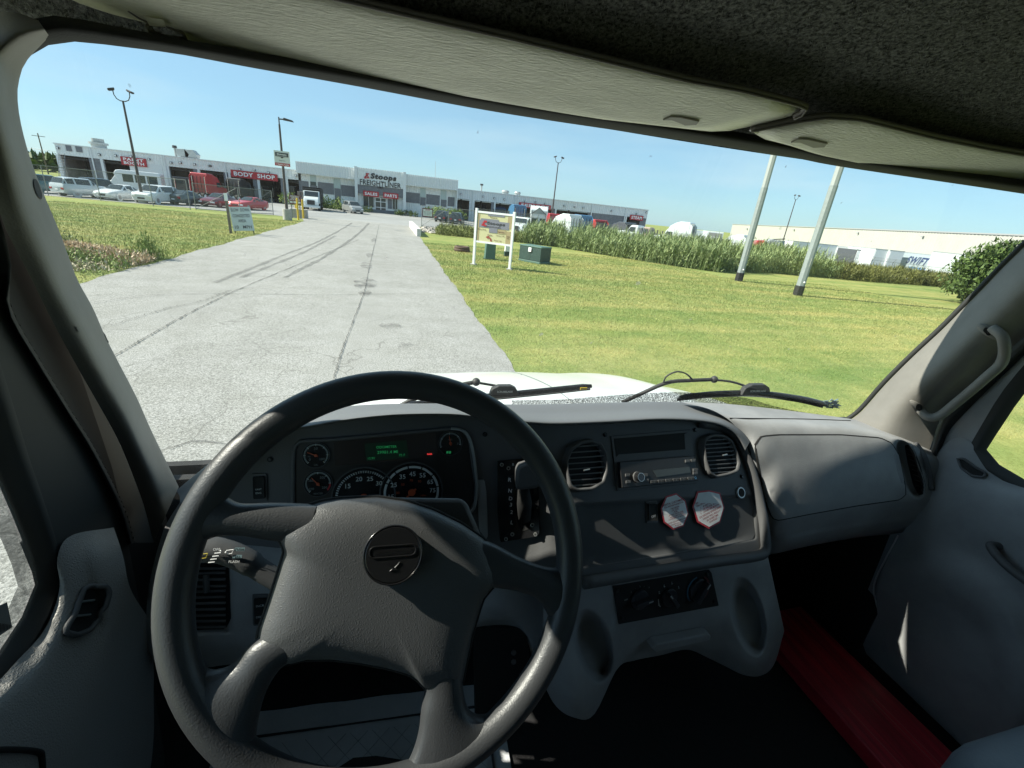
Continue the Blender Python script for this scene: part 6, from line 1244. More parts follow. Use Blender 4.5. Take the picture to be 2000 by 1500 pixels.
# ---- dashboard
def fasY(X, z):
    c = .70+.30*(z+.45); f = .68+.186*(X-.367)+.64*(z+.456); s_ = smooth((X-.19)/.13); return c*(1-s_)+f*s_
def fas(px, py, off=0.0):
    r = W(px, py); r = r/r.y; lo, hi = .2, 1.3
    for _ in range(40):
        m_ = (lo+hi)/2
        if m_ < fasY(r.x*m_, r.z*m_)-off: lo = m_
        else: hi = m_
    return r*lo
BR = [(352, 985), (430, 925), (500, 868), (540, 842), (609, 832), (655, 823), (724, 814), (793, 809), (885, 809), (954, 817), (1032, 825), (1092, 828), (1200, 824), (1290, 819), (1365, 822), (1410, 831), (1440, 851), (1456, 878)]
SI = [(350, 955), (410, 905), (480, 850), (563, 826), (616, 803), (660, 796), (720, 791), (793, 789), (903, 789), (960, 790), (1032, 790), (1092, 789), (1200, 786), (1290, 785), (1365, 787), (1420, 790), (1460, 795), (1500, 800)]
dd = lambda x: .055 if x < 900 else (.055-.025*smooth((x-900)/250))
browP = [fas(a, b, dd(a)) for a, b in BR]; silP = [D(a, b, min(p.y+.16, .90)) for (a, b), p in zip(SI, browP)]
b1 = [D(a*.8+c*.2, b*.8+d*.2, p.y+.015) for (a, b), (c, d), p in zip(BR, SI, browP)]; bm = [D((a+c)/2, (b+d)/2, (p.y+s_.y)/2) for (a, b), (c, d), p, s_ in zip(BR, SI, browP, silP)]
tuck = [fas(a, b+3, dd(a)-.018) for a, b in BR]; far = [Vector((s_.x, s_.y+.10, s_.z-.085)) for s_ in silP]
q = MB(); q.grid(loft([far, silP, bm, b1, browP, tuck], 120, 36)); dash = tp(q, 'dashboard', M_top, smooth=180)
# fascia sheet behind the brow
top = [fas(a, b-6, -.004) for a, b in BR]; bot_px = [(400, 1060), (440, 1062), (500, 1066), (540, 1070), (609, 1075), (655, 1080), (724, 1090), (793, 1095), (885, 1100), (954, 1110), (1032, 1130), (1092, 1142), (1160, 1140), (1230, 1129), (1300, 1117), (1370, 1106), (1440, 1096), (1496, 1086)]
mids = [fas((a*.62+c*.38), (b-6)*.62+d*.38, .0) for (a, b), (c, d) in zip(BR, bot_px)]; mid2 = [fas((a*.25+c*.75), (b-6)*.25+d*.75, .0) for (a, b), (c, d) in zip(BR, bot_px)]; bot = [fas(a, b) for a, b in bot_px]
rt = [(1456, 878), (1470, 920), (1488, 995), (1497, 1070)]
mids[-1] = fas(1475, 955); mid2[-1] = fas(1492, 1035); top[-1] = fas(1456, 878)
def fd(x, y):
    d = 0
    # shallow tray of the flat lower panel, and the deep pocket over the radio
    if 1122 < x < 1478:
        tq = smooth((x-1124)/8)*smooth((1478-x)/8); yt = 984-(x-1122)*.054; yb = 1112-(x-1132)*.165; d += .008*tq*smooth((y-yt)/6)*smooth((yb-y)/8)
    return d
g_ = dent(loft([top, mids, mid2, bot], 220, 90), fd); bvF = bvh_of(g_); q = MB(); q.grid(g_); fsc = tp(q, 'fascia', M_fas, smooth=180)
q = MB(); rimp = [(1365, 826), (1410, 835), (1436, 856), (1452, 885), (1466, 925), (1484, 998), (1491, 1050), (1490, 1076), (1470, 1086), (1395, 1096), (1260, 1117), (1138, 1137)]
q.tube(crom([cast(bvF, a, b, .004)[0] for a, b in rimp], 90), .012, 12); tp(q, 'fascia_rim', M_fas, smooth=180)
q = MB(); ins = rpx([(1126, 988), (1180, 985), (1300, 980), (1400, 975), (1465, 968), (1476, 1052), (1400, 1068), (1300, 1086), (1200, 1102), (1137, 1110)], 60, k=.25); patch(q, bvF, ins, .0008, rings=10); tp(q, 'flat_panel', M_fas2, smooth=180)
# passenger side
PR = [([(1330, 785), (1420, 789), (1500, 797), (1580, 807), (1661, 818), (1715, 828), (1770, 842), (1815, 868)], [.86, .86, .86, .855, .845, .82, .785, .735]),
      ([(1395, 803), (1440, 809), (1500, 813), (1580, 820), (1661, 830), (1715, 841), (1765, 857), (1825, 885)], [.79, .80, .80, .80, .79, .765, .735, .70]),
      ([(1440, 838), (1468, 838), (1520, 836), (1580, 838), (1645, 841), (1718, 851), (1775, 868), (1835, 905)], [.76, .75, .75, .75, .745, .73, .705, .675]),
      ([(1462, 900), (1480, 900), (1540, 892), (1600, 890), (1680, 890), (1740, 895), (1800, 912), (1846, 945)], [.745, .715, .713, .713, .708, .70, .68, .657]),
      ([(1483, 985), (1500, 975), (1555, 965), (1615, 955), (1690, 948), (1752, 945), (1812, 955), (1852, 985)], [.735, .685, .68, .68, .676, .67, .658, .645]),
      ([(1497, 1060), (1515, 1045), (1565, 1030), (1625, 1018), (1695, 1005), (1757, 1000), (1815, 1003), (1846, 1008)], [.74, .68, .67, .668, .664, .66, .655, .65]),
      ([(1496, 1084), (1520, 1080), (1570, 1068), (1640, 1055), (1700, 1046), (1750, 1043), (1795, 1041), (1824, 1030)], [.76, .73, .72, .72, .715, .71, .695, .68]),
      ([(1500, 1075), (1530, 1068), (1580, 1056), (1640, 1044), (1700, 1036), (1750, 1032), (1790, 1030), (1815, 1020)], [.95, .95, .95, .95, .94, .93, .9, .86])]
rows = [[D(a, b, y) for (a, b), y in zip(*r)] for r in PR]; rows[0] = [rows[0][i] for i in range(8)]
g_ = loft(rows, 110, 90)
def pd(x, y):
    d = 0.0
    yc = 1040-(x-1500)*.17+((x-1650)/400)**2*30; w_ = 17
    if 1505 < x < 1820: d += .007*smooth((x-1508)/14)*smooth((1816-x)/25)*smooth((w_-abs(y-yc))/6)
    t = (x-(1776+(y-915)*.30))/19.0; s_ = (y-915)/56.0
    if abs(t) < 1.3 and abs(s_) < 1.2: d += .05*smooth((1-abs(t)**2.5-abs(s_)**4)/.4)
    return d
g_ = dent(g_, pd); bvG = bvh_of(g_); q = MB(); q.grid(g_); pdsh = tp(q, 'passenger_dashboard', M_trim, smooth=180)
go = rpx([(1475, 868), (1486, 853), (1520, 850), (1580, 850), (1640, 850), (1718, 856), (1740, 866), (1752, 885), (1760, 920), (1766, 948), (1767, 966), (1755, 975), (1670, 987), (1580, 1003), (1520, 1015), (1508, 1011), (1499, 990), (1488, 940), (1480, 905)], 90, k=.3)
q = MB(); patch(q, bvG, go, .003, rings=12, lip=.004, rise=.001); gd = tp(q, 'glove_box_lid', M_trim, smooth=50)
q = MB(); q.tube([cast(bvG, x, y, .0005)[0] for x, y in go], .0030, 6, closed=True); tp(q, 'gap', M_mblk, gd)
q = MB(); q.tube(crom([cast(bvG, a, b, .0005)[0] for a, b in ((1425, 817), (1500, 818), (1580, 819), (1661, 822))], 30), .0014, 5); tp(q, 'dash_seam', M_mblk)
sv = empty('air_vent', cast(bvG, 1780, 915)[0], 0); sv.parent = TR; sv.location = WLOC[sv.name]-WLOC[TR.name]; sv['label'] = 'tall narrow side vent beside the glove box lid'
q = MB(); patch(q, bvG, rpx([(1766, 870), (1780, 866), (1796, 905), (1808, 950), (1806, 966), (1794, 968), (1782, 945), (1772, 905)], 36, k=.6), .001); tp(q, 'duct', M_mblk, sv)
q = MB()
for k in range(9): y = 876+k*10; x = 1768+(y-870)*.25; q.tube([cast(bvG, x, y, .0)[0], cast(bvG, x+9, y+4, .004)[0]], .0012, 5)
tp(q, 'slat', M_fas, sv)
q = MB(); q.tube(crom([cast(bvG, a, b, .004)[0] for a, b in ((1786, 868), (1802, 890), (1812, 925), (1816, 955))], 20), .006, 10); tp(q, 'shutter', M_fas, sv, smooth=180)
# ---- instruments
def sub(name, pos, parent=TR, label=None):
    e = empty(name, pos, 0); e.parent = parent; e.location = WLOC[e.name]-WLOC[parent.name]
    if label: e['label'] = label
    return e
def tx(q, bv, s, px, py, w_px, m, off=.002, h_px=None, rot=0.0, bold=.0, u=None, shear=0.0):
    p, uu, v, n_, s_ = frm(bv, px, py, off)
    if rot: c, d = math.cos(rot), math.sin(rot); uu, v = uu*c+v*d, v*c-uu*d
    text(q, s, p, uu, v, width=(w_px*s_ if w_px else None), height=(h_px*s_ if h_px else None), m=m, bold=bold, shear=shear)
cl = rpx([(573, 905), (575, 872), (588, 861), (650, 858), (770, 847), (892, 835), (906, 840), (917, 858), (923, 905), (929, 945), (928, 980), (918, 1000), (800, 1010), (573, 1000)], 80, k=.3)
ic = sub('instrument_cluster', cast(bvF, 750, 920)[0])
q = MB(); patch(q, bvF, cl, .0015, rings=8); tp(q, 'cluster_face', mat('cluster_face', (.022, .019, .018), .4), ic, smooth=180)
q = MB(); q.tube([cast(bvF, x, y, .003)[0] for x, y in cl], .0035, 8, closed=True); tp(q, 'cluster_frame', M_fas, ic, smooth=180)
q = MB(); q.tube([cast(bvF, x, y, .006)[0] for x, y in crom([Vector((a, b, 0)) for a, b in ((893, 836), (908, 842), (919, 862), (926, 905), (930, 950), (926, 985), (918, 998))], 24) for x, y in [(x, y)]] if False else [cast(bvF, v.x, v.y, .006)[0] for v in crom([Vector((a, b, 0)) for a, b in ((880, 836), (898, 838), (910, 846), (919, 866), (926, 905), (930, 950), (926, 985), (918, 998))], 30)], .0028, 8); tp(q, 'bright_edge', mat('clear_edge', (.30, .32, .32), .3), ic, smooth=180)
def arc(q, o, u, v, n_, r0, r1, a0, a1, m, nseg=24, off=0.0):
    A_ = [math.radians(a0+(a1-a0)*k/nseg) for k in range(nseg+1)]; q.grid([[o+n_*off+(u*math.cos(a)+v*math.sin(a))*r for a in A_] for r in (r0, r1)], m)
def dial(px, py, r, a0, a1, ticks, nums, needle, label, disc=True, ring_w=.10, extra=None, redarc=None, minor=None, needle_len=.75, nm=None):
    o, u, v, n_, s_ = frm(bvF, px, py, .003); R = r*s_; q = MB(); e = sub('gauge', o, ic, label) if False else None
    if disc: q.cyl(o-n_*.001, o+n_*.0005, R*1.12, R*1.12, 40, M_gloss); arc(q, o, u, v, n_, R*1.10, R*1.16, 0, 360, M_fas2, 40, .0012)
    arc(q, o, u, v, n_, R*(1-ring_w), R, a0, a1, M_gmark if r > 40 else M_gdim, 48, .0010)
    if redarc: arc(q, o, u, v, n_, R*(1-ring_w), R, redarc[0], redarc[1], M_red, 10, .0014)
    for a in ticks:
        A_ = math.radians(a); d = u*math.cos(A_)+v*math.sin(A_); t = -u*math.sin(A_)+v*math.cos(A_); w_ = R*.022; q.add([o+d*R*.82-t*w_+n_*.0018, o+d*R*1.01-t*w_+n_*.0018, o+d*R*1.01+t*w_+n_*.0018, o+d*R*.82+t*w_+n_*.0018], [(0, 1, 2, 3)], M_gloss if (r > 40) else M_gmark)
    if minor:
        for a in minor:
            A_ = math.radians(a); d = u*math.cos(A_)+v*math.sin(A_); t = -u*math.sin(A_)+v*math.cos(A_); w_ = R*.018; q.add([o+d*R*.9-t*w_+n_*.0019, o+d*R*1.0-t*w_+n_*.0019, o+d*R*1.0+t*w_+n_*.0019, o+d*R*.9+t*w_+n_*.0019], [(0, 1, 2, 3)], M_gloss)
    for s, a, rad, h_ in nums:
        A_ = math.radians(a); text(q, s, o+(u*math.cos(A_)+v*math.sin(A_))*R*rad+n_*.002, u, v, height=R*h_, m=nm or (M_gmark if r > 40 else M_gdim), bold=.012)
    for s, x, y, h_, m_ in (extra or []): text(q, s, o+u*R*x+v*R*y+n_*.002, u, v, height=R*h_, m=m_)
    q.mats = q.mats or [M_gloss]; f_ = q.build('gauge', M_gloss, ic, world=True, orient=False); f_['label'] = label
    A_ = math.radians(needle); d = u*math.cos(A_)+v*math.sin(A_); t = -u*math.sin(A_)+v*math.cos(A_); k = MB(); w_ = R*.035 if r > 40 else R*.05
    k.prism([o-d*R*.2-t*w_+n_*.004, o-d*R*.2+t*w_+n_*.004, o+d*R*needle_len+t*w_*.4+n_*.004, o+d*R*needle_len-t*w_*.4+n_*.004], n_*.0012); k.cyl(o+n_*.003, o+n_*.006, R*.14, R*.12, 14, None); k.build('gauge_needle', M_orange, ic, world=True)
dial(618, 888, 24, 225, -45, [225, 180, 135, 90, 45, 0, -45], [('0', 215, .62, .22), ('50', 90, .60, .22), ('100', -35, .62, .22)], 155, 'small oil pressure gauge at the upper left of the cluster', extra=[('OIL', 0, -.85, .16, M_gdim), ('PSI', -.55, -.1, .12, M_gdim)], ring_w=.13)
dial(622, 943, 25, 225, -40, [225, 150, 90, 45, 0], [('100', 220, .66, .20), ('150', 150, .6, .2), ('200', 55, .62, .20), ('250', -35, .62, .20)], 130, 'small water temperature gauge at the lower left of the cluster', extra=[('WATER', 0, -.85, .15, M_gdim)], ring_w=.13, redarc=(-5, -40))
dial(711, 969, 55, 225, 42, [225-183*k/6 for k in range(7)], [('5', 200, .72, .16), ('10', 180, .70, .17), ('15', 140, .72, .17), ('20', 103, .72, .17), ('25', 72, .72, .17), ('30', 42, .74, .17)], 178, 'left big dial numbered 10 to 30', minor=[225-183*k/36 for k in range(37)], ring_w=.085, needle_len=.4)
dial(804, 960, 54, 215, -20, [215-235*k/8 for k in range(9)], [('15', 188, .74, .17), ('25', 153, .72, .17), ('35', 118, .70, .17), ('45', 88, .70, .17), ('55', 58, .74, .17), ('65', 28, .76, .17), ('75', 2, .76, .17)], 222, 'right big speed dial numbered 15 to 75', ring_w=.085, extra=[('30', -.5, .02, .09, M_orange), ('50', -.32, .32, .09, M_orange), ('70', -.02, .46, .09, M_orange), ('90', .28, .4, .09, M_orange), ('MPH', .42, -.15, .07, M_orange)])
dial(879, 865, 21, 200, -10, [200, 150, 95, 40, -10], [('F', -5, .7, .2)], 100, 'small fuel gauge at the upper right of the cluster', ring_w=.14, extra=[('FUEL', 0, .35, .14, M_gdim)])
q = MB(); P = [(594+83, 868), (865, 847), (870, 893), (716, 905), (666, 902)]; p_ = [cast(bvF, x, y, .0025)[0] for x, y in ((652, 862), (852, 843), (856, 886), (790, 899), (655, 909))]; q.add(p_, [tuple(range(5))]); tp(q, 'message_panel', mat('message_panel', (.045, .035, .032), .25), ic, orient=False)
q = MB(); p_ = [cast(bvF, x, y, .0032)[0] for x, y in ((712, 866), (794, 859), (798, 893), (716, 900))]; q.add(p_, [(0, 1, 2, 3)]); tp(q, 'odometer_display', M_green, ic, orient=False)
q = MB(); tx(q, bvF, 'ODOMETER', 755, 872, 40, M_greenlit, .004, bold=.01); tx(q, bvF, '29981.4 MI', 757, 882, 40, M_greenlit, .004, bold=.01); tx(q, bvF, '12.9V', 726, 894, 14, M_greenlit, .004); tx(q, bvF, '75 F', 785, 888, 12, M_greenlit, .004); tp(q, 'odometer_digits', M_greenlit, ic, orient=False)
q = MB(); tx(q, bvF, 'PARK', 839, 886, 10, M_redlit, .004, bold=.03); tp(q, 'warning_lamp', M_redlit, ic, orient=False)
q = MB(); 
for k in (0, 1): q.add([cast(bvF, x, y, .0062)[0] for x, y in ((871+k*5, 880), (875+k*5, 879.5), (875+k*5, 884), (871+k*5, 884.5))], [(0, 1, 2, 3)])
tp(q, 'level_bars', M_greenlit, ic, orient=False)
q = MB(); q.add([cast(bvF, x, y, .009)[0] for x, y in ((909, 937), (922, 936), (923, 949), (911, 950))], [(0, 1, 2, 3)]); tp(q, 'small_label', M_mblk, ic, orient=False)
# lit part of the fascia by the shifter, its light laid on as paler grey
q = MB(); patch(q, bvF, rpx([(931, 937), (946, 936), (950, 960), (953, 1045), (950, 1052), (936, 1035), (934, 1000), (932, 970)], 40, k=.3), .003, lip=.003); tp(q, 'lit_fascia_strip', M_trim, smooth=60)
# screws on the fascia
for c in ((947, 848), (1181, 849), (1357, 840), (1448, 931), (1489, 1071), (528, 897)):
    p, u, v, n_, s_ = frm(bvF, *c, .001); q = MB(); q.cyl(p, p+n_*.0015, .0045, .0045, 16, M_mblk); q.cyl(p, p+n_*.003, .0028, .0024, 12, M_scr); tp(q, 'screw', M_scr, orient=True)
# ---- gear selector
gs = sub('gear_selector', cast(bvF, 1010, 970)[0])
pl = rpx([(971, 900), (1048, 892), (1051, 930), (1056, 1044), (978, 1055), (973, 1000)], 50, k=.25); q = MB(); patch(q, bvF, pl, .010, lip=.010, rings=4); tp(q, 'selector_plate', M_gloss, gs, smooth=40)
p, u, v, n_, s_ = frm(bvF, 1000, 975, .012); q = MB(); q.add([cast(bvF, x, y, .0115)[0] for x, y in ((991, 926), (1003, 925), (1009, 1026), (997, 1028))], [(0, 1, 2, 3)]); tp(q, 'letter_strip', M_mblk, gs, orient=False)
q = MB()
for s, x, y in (('R', 996, 934), ('N', 997, 955), ('D', 998.5, 970), ('3', 999.5, 982), ('2', 1001, 996), ('L', 1002, 1016)): tx(q, bvF, s, x, y, None, M_let, .0125, h_px=7.5, bold=.03)
tx(q, bvF, 'R', 1002, 905, None, M_let, .0125, h_px=5); tp(q, 'lettering', M_let, gs, orient=False)
for c in ((980, 905), (993, 912), (991, 1048), (1003, 1039), (1049, 1040), (1042, 1022)):
    p, u, v, n_, s_ = frm(bvF, *c, .0105); q = MB(); q.cyl(p, p+n_*.002, .0036, .0036, 14, M_metal); q.cyl(p+n_*.0021, p+n_*.0024, .002, .002, 10, M_mblk); tp(q, 'rivet', M_metal, gs)
q = MB(); patch(q, bvF, rpx([(1010, 940), (1030, 938), (1040, 1000), (1036, 1030), (1020, 1035), (1012, 1020)], 30, k=.3), .0108); tp(q, 'slot', M_mblk, gs)
def knob_box(parent, name, pts, off0, off1, m, bev=.004):
    f_ = [cast(bvF, x, y, off1)[0] for x, y in pts]; b_ = [cast(bvF, x, y, off0)[0] for x, y in pts]; q = MB(); n = len(pts); q.add(f_+b_, [tuple(range(n)), tuple(reversed(range(n, 2*n)))]+[(i, i+n, (i+1) % n+n, (i+1) % n) for i in range(n)]); return tp(q, name, m, parent, bevel=bev, segs=3, smooth=60)
knob_box(gs, 'selector_knob', [(1003, 900), (1008, 894), (1026, 890), (1046, 888), (1060, 905), (1061, 935), (1046, 941), (1010, 938), (1005, 925)], .045, .085, M_fas, .006)
q = MB(); q.tube([cast(bvF, 1022, 940, .06)[0], cast(bvF, 1026, 975, .03)[0], cast(bvF, 1026, 1010, .012)[0]], [.010, .014, .012], 12); tp(q, 'selector_lever', M_mblk, gs, smooth=180)
# ---- air vents
def vent(out, label, nsl, tab):
    o2 = rpx(out, 60, k=.8); cx = sum(a for a, b in o2)/60; cy = sum(b for a, b in o2)/60; e = sub('air_vent', cast(bvF, cx, cy)[0], label=label)
    q = MB(); sc = lambda s_, dx=0: [(cx+dx+(a-cx)*s_, cy+(b-cy)*s_) for a, b in o2]; rows = []
    for s_, off in ((1.04, .0), (1.0, .012), (.93, .016), (.86, .012), (.84, .002)): r = [cast(bvF, a, b, off)[0] for a, b in sc(s_, 3*(1-s_)*10 if False else 0)]; rows.append(r+[r[0]])
    q.grid(rows); tp(q, 'bezel', M_fas, e, smooth=180); q = MB(); patch(q, bvF, sc(.86), .0022); tp(q, 'duct', M_mblk, e)
    ys = [b for a, b in o2]; y0, y1_ = min(ys), max(ys); 
    for k in range(nsl):
        y = y0+(y1_-y0)*(.13+.74*k/(nsl-1)); hwid = 0
        xs_ = [a for (a, b), (c, d) in zip(o2, o2[1:]+o2[:1]) if (b-y)*(d-y) <= 0]
        if len(xs_) < 2: continue
        xa, xb = min(xs_), max(xs_); xa, xb = cx+(xa-cx)*.86, cx+(xb-cx)*.86; q = MB(); a = [cast(bvF, x, y-(x-cx)*.07, .011)[0] for x in (xa, (xa+xb)/2, xb)]; n_ = frm(bvF, cx, cy)[3]; vv_ = frm(bvF, cx, cy)[2]
        q.prism([a[0]+vv_*.0012, a[2]+vv_*.0012, a[2]-vv_*.0012, a[0]-vv_*.0012], -n_*.010); tp(q, 'slat', M_fas, e)
    q = MB(); a = cast(bvF, *tab, .014)[0]; u = frm(bvF, *tab)[1]; q.tube([a-u*.007, a+u*.007], .0016, 8); tp(q, 'tab', M_metal, e)
vent([(1098, 900), (1108, 876), (1128, 862), (1150, 858), (1168, 865), (1178, 885), (1181, 920), (1174, 945), (1150, 958), (1120, 960), (1106, 950), (1100, 925)], 'left round-cornered air vent beside the steering wheel rim', 8, (1138, 918))
vent([(1364, 870), (1368, 855), (1384, 848), (1405, 849), (1422, 860), (1432, 885), (1438, 905), (1434, 922), (1415, 929), (1390, 934), (1376, 925), (1368, 900)], 'right round-cornered air vent beyond the radio', 9, (1406, 889))
# ---- radio and the pocket above it
rd = sub('radio', cast(bvF, 1278, 925)[0])
def quadbox(bv, parent, name, pts, o0, o1, m, bev=.001):
    f_ = [cast(bv, x, y, o1)[0] for x, y in pts]; b_ = [cast(bv, x, y, o0)[0] for x, y in pts]; q = MB(); n = len(pts); q.add(f_+b_, [tuple(range(n)), tuple(reversed(range(n, 2*n)))]+[(i, i+n, (i+1) % n+n, (i+1) % n) for i in range(n)]); return tp(q, name, m, parent, bevel=bev)
quadbox(bvF, rd, 'radio_frame', [(1192, 852), (1347, 839), (1360, 944), (1204, 959)], 0, .003, M_fas)
quadbox(bvF, rd, 'pocket', [(1197, 857), (1341, 845), (1346, 881), (1202, 892)], .001, .0036, M_mblk, 0)
q = MB(); q.add([cast(bvF, x, y, .004)[0] for x, y in ((1334, 848), (1341, 845), (1346, 881), (1336, 878))], [(0, 1, 2, 3)]); q.add([cast(bvF, x, y, .004)[0] for x, y in ((1202, 892), (1346, 881), (1336, 878), (1206, 888))], [(0, 1, 2, 3)]); tp(q, 'pocket_edge', M_fas, rd, orient=False)
quadbox(bvF, rd, 'radio_face', [(1203, 903), (1348, 891), (1356, 939), (1208, 953)], .002, .012, mat('radio_black', (.022, .022, .023), .5), .0015)
quadbox(bvF, rd, 'display', [(1267, 919), (1338, 912), (1341, 923), (1275, 932)], .0118, .0126, mat('radio_display', (.05, .052, .04), .3), 0)
p, u, v, n_, s_ = frm(bvF, 1237, 932, .012); q = MB(); q.cyl(p, p+n_*.004, .0115, .0115, 30, M_fas); q.cyl(p+n_*.004, p+n_*.013, .0085, .0078, 30, M_gloss); arc(q, p, u, v, n_, .0078, .0088, 0, 360, M_metal, 30, .0132); kn = tp(q, 'volume_knob', M_metal, rd, smooth=40)
for k in range(6): c = (1268+k*14.4, 941-k*1.25); quadbox(bvF, rd, 'preset_button', [(c[0]-6, c[1]-2.6), (c[0]+6, c[1]-3.6), (c[0]+6, c[1]+2), (c[0]-6, c[1]+3)], .012, .0145, M_fas2, .0006)
for c in ((1218, 928), (1219, 941), (1252, 928), (1254, 938), (1334, 901), (1345, 900), (1349, 918), (1349, 924)): quadbox(bvF, rd, 'button', [(c[0]-4.5, c[1]-2.5), (c[0]+4.5, c[1]-3), (c[0]+4.5, c[1]+2.5), (c[0]-4.5, c[1]+3)], .012, .0142, M_fas, .0005)
p, u, v, n_, s_ = frm(bvF, 1350, 933, .0125); q = MB(); arc(q, p, u, v, n_, .0018, .0030, 0, 360, mat('blue_ring', (.1, .35, .6), .4), 20, .0); tp(q, 'input_socket', M_gloss, rd, orient=False)
q = MB()
for k in range(6): tx(q, bvF, str(k+1), 1268+k*14.4, 941-k*1.25, None, M_gdim, .0150, h_px=3)
tx(q, bvF, 'BAND', 1219, 941, 7, M_gdim, .0146); tx(q, bvF, 'MUTE', 1218, 928, 7, M_gdim, .0146); tx(q, bvF, 'MENU', 1334, 901, 7, M_gdim, .0146); tx(q, bvF, 'DISP', 1345, 900, 6, M_gdim, .0146); tp(q, 'lettering', M_gdim, rd, orient=False)
# ---- rocker switch, socket, stickers
def rocker(px, py, w_, h_, words, label, bv=bvF, m=M_mblk):
    e = sub('rocker_switch', cast(bv, px, py)[0], label=label); pts = lambda k, kk: rpx([(px-w_*k, py-h_*kk), (px+w_*k, py-h_*kk-1), (px+w_*k+1, py+h_*kk-1), (px-w_*k+1, py+h_*kk)], 30, k=.35)
    q = MB(); patch(q, bv, pts(1.35, 1.25), .003, lip=.003, rings=3); tp(q, 'bezel', M_fas, e, smooth=40); q = MB(); patch(q, bv, pts(1, 1), .007, lip=.005, rings=4, rise=-.002); tp(q, 'rocker', m, e, smooth=60)
    q = MB()
    for s, dy, ww in words: tx(q, bv, s, px+.5, py+dy, ww, M_gmark, .0078, bold=.01)
    tp(q, 'lettering', M_gmark, e, orient=False); return e
rocker(1271, 1000, 8, 17, [('OFF', 8, 9)], 'small black rocker switch marked OFF left of the stickers'); rocker(507, 951, 11, 21, [('UNIT', 2, 12), ('ENG', 9, 11)], 'rocker switch left of the instrument cluster')
e = sub('power_socket', cast(bvF, 1445, 962)[0]); p, u, v, n_, s_ = frm(bvF, 1445, 962, .001); q = MB(); q.cyl(p, p+n_*.0035, .0135, .0125, 28, M_metal); q.cyl(p+n_*.0036, p+n_*.0040, .0098, .0098, 28, M_mblk); tp(q, 'socket_ring', M_metal, e, smooth=40)
M_stk = mat('sticker_white', (.80, .80, .80), .45); M_sred = mat('sticker_red', (.55, .03, .04), .45)
def octo(px, py, rx, ry, rot, lines, label, fold=False):
    p, u, v, n_, s_ = frm(bvF, px, py, .0075); e = sub('sticker', p, label=label); c, d = math.cos(rot), math.sin(rot); u, v = u*c+v*d, v*c-u*d; A_ = [math.radians(22.5+45*k) for k in range(8)]
    rx, ry = rx*s_, ry*s_*.83; P = [p+u*rx*math.cos(a)*1.05+v*ry*math.sin(a)*1.05 for a in A_]
    if fold: P[1] = P[1]+n_*.004-v*.007-u*.007; P[0] = P[0]+n_*.001
    q = MB(); q.add(P, [tuple(range(8))], M_sred); q.add([a_-n_*.0006 for a_ in P], [tuple(range(8))], M_sred); q.build('border', M_sred, e, world=True, orient=False)
    ce = sum(P, Vector())/8; q = MB(); q.add([ce+(a_-ce)*.91+n_*.0006 for a_ in P], [tuple(range(8))]); q.build('face', M_stk, e, world=True, orient=False)
    q = MB()
    for s, y, w_, m_ in lines: text(q, s, p+v*ry*y+n_*.0016, u, v, width=rx*w_, m=m_, bold=.015)
    q.build('lettering', M_sred, e, world=True, orient=False)
R1_ = mat('sticker_ink', (.30, .03, .04), .5)
octo(1313, 998, 26, 31, .05, [('RENTAL CUSTOMERS', .52, 1.55, R1_), ('YOU ARE RESPONSIBLE FOR', .37, 1.5, R1_), ('- TIRE REPAIR', .20, .75, R1_), ('- OIL LEVEL', .09, .62, R1_), ('- FUEL', -.02, .35, R1_), ('- BATTERY WATER LEVEL', -.13, 1.2, R1_), ('- DAILY LUBRICATION', -.24, 1.1, R1_), ('- CLEANLINESS OF MACHINE', -.35, 1.4, R1_), ('NOTIFY ELEVATE IMMEDIATELY', -.55, 1.4, R1_), ('WITH MECHANICAL & TIRE', -.67, 1.1, R1_), ('PROBLEMS', -.79, .5, R1_)], 'left red and white octagonal sticker headed RENTAL CUSTOMERS')
octo(1379, 990, 30, 34, .16, [('ATTENTION', .62, .7, R1_), ('RENTAL RATES ARE BASED', .46, 1.5, R1_), ('ON SINGLE SHIFT USAGE', .32, 1.5, R1_), ('1.   8 HRS PER DAY', .17, 1.1, R1_), ('2.   40 HRS PER WEEK', .04, 1.2, R1_), ('3.   160 HRS PER MONTH', -.09, 1.3, R1_), ('EXCEEDING SINGLE SHIFT', -.25, 1.55, R1_), ('USAGE WILL RESULT', -.40, 1.2, R1_), ('IN OVERTIME', -.55, .8, R1_), ('CHARGES', -.68, .55, R1_)], 'right red and white octagonal sticker with its upper right corner folded', fold=True)
# ---- lower dash left of and below the wheel
def low(px, py, off=0.0):
    r = W(px, py); r = r/r.y; lo, hi = .2, 1.3
    for _ in range(40):
        m_ = (lo+hi)/2
        if m_ < .665+.22*(r.z*m_+.70)-off: lo = m_
        else: hi = m_
    return r*lo
K = [[(352, 980), (400, 1000), (440, 1040), (500, 1055), (600, 1065), (760, 1080), (900, 1095), (1000, 1115), (1070, 1132)],
     [(318, 1040), (370, 1070), (440, 1085), (500, 1095), (600, 1100), (760, 1120), (900, 1130), (1000, 1150), (1075, 1165)],
     [(290, 1150), (345, 1170), (430, 1175), (500, 1180), (600, 1185), (760, 1180), (900, 1180), (990, 1190), (1080, 1215)],
     [(286, 1240), (340, 1260), (430, 1255), (500, 1255), (600, 1240), (760, 1225), (900, 1215), (1000, 1212), (1070, 1280)],
     [(292, 1290), (350, 1310), (430, 1300), (500, 1290), (600, 1260), (760, 1245), (900, 1228), (1012, 1228), (1050, 1320)]]
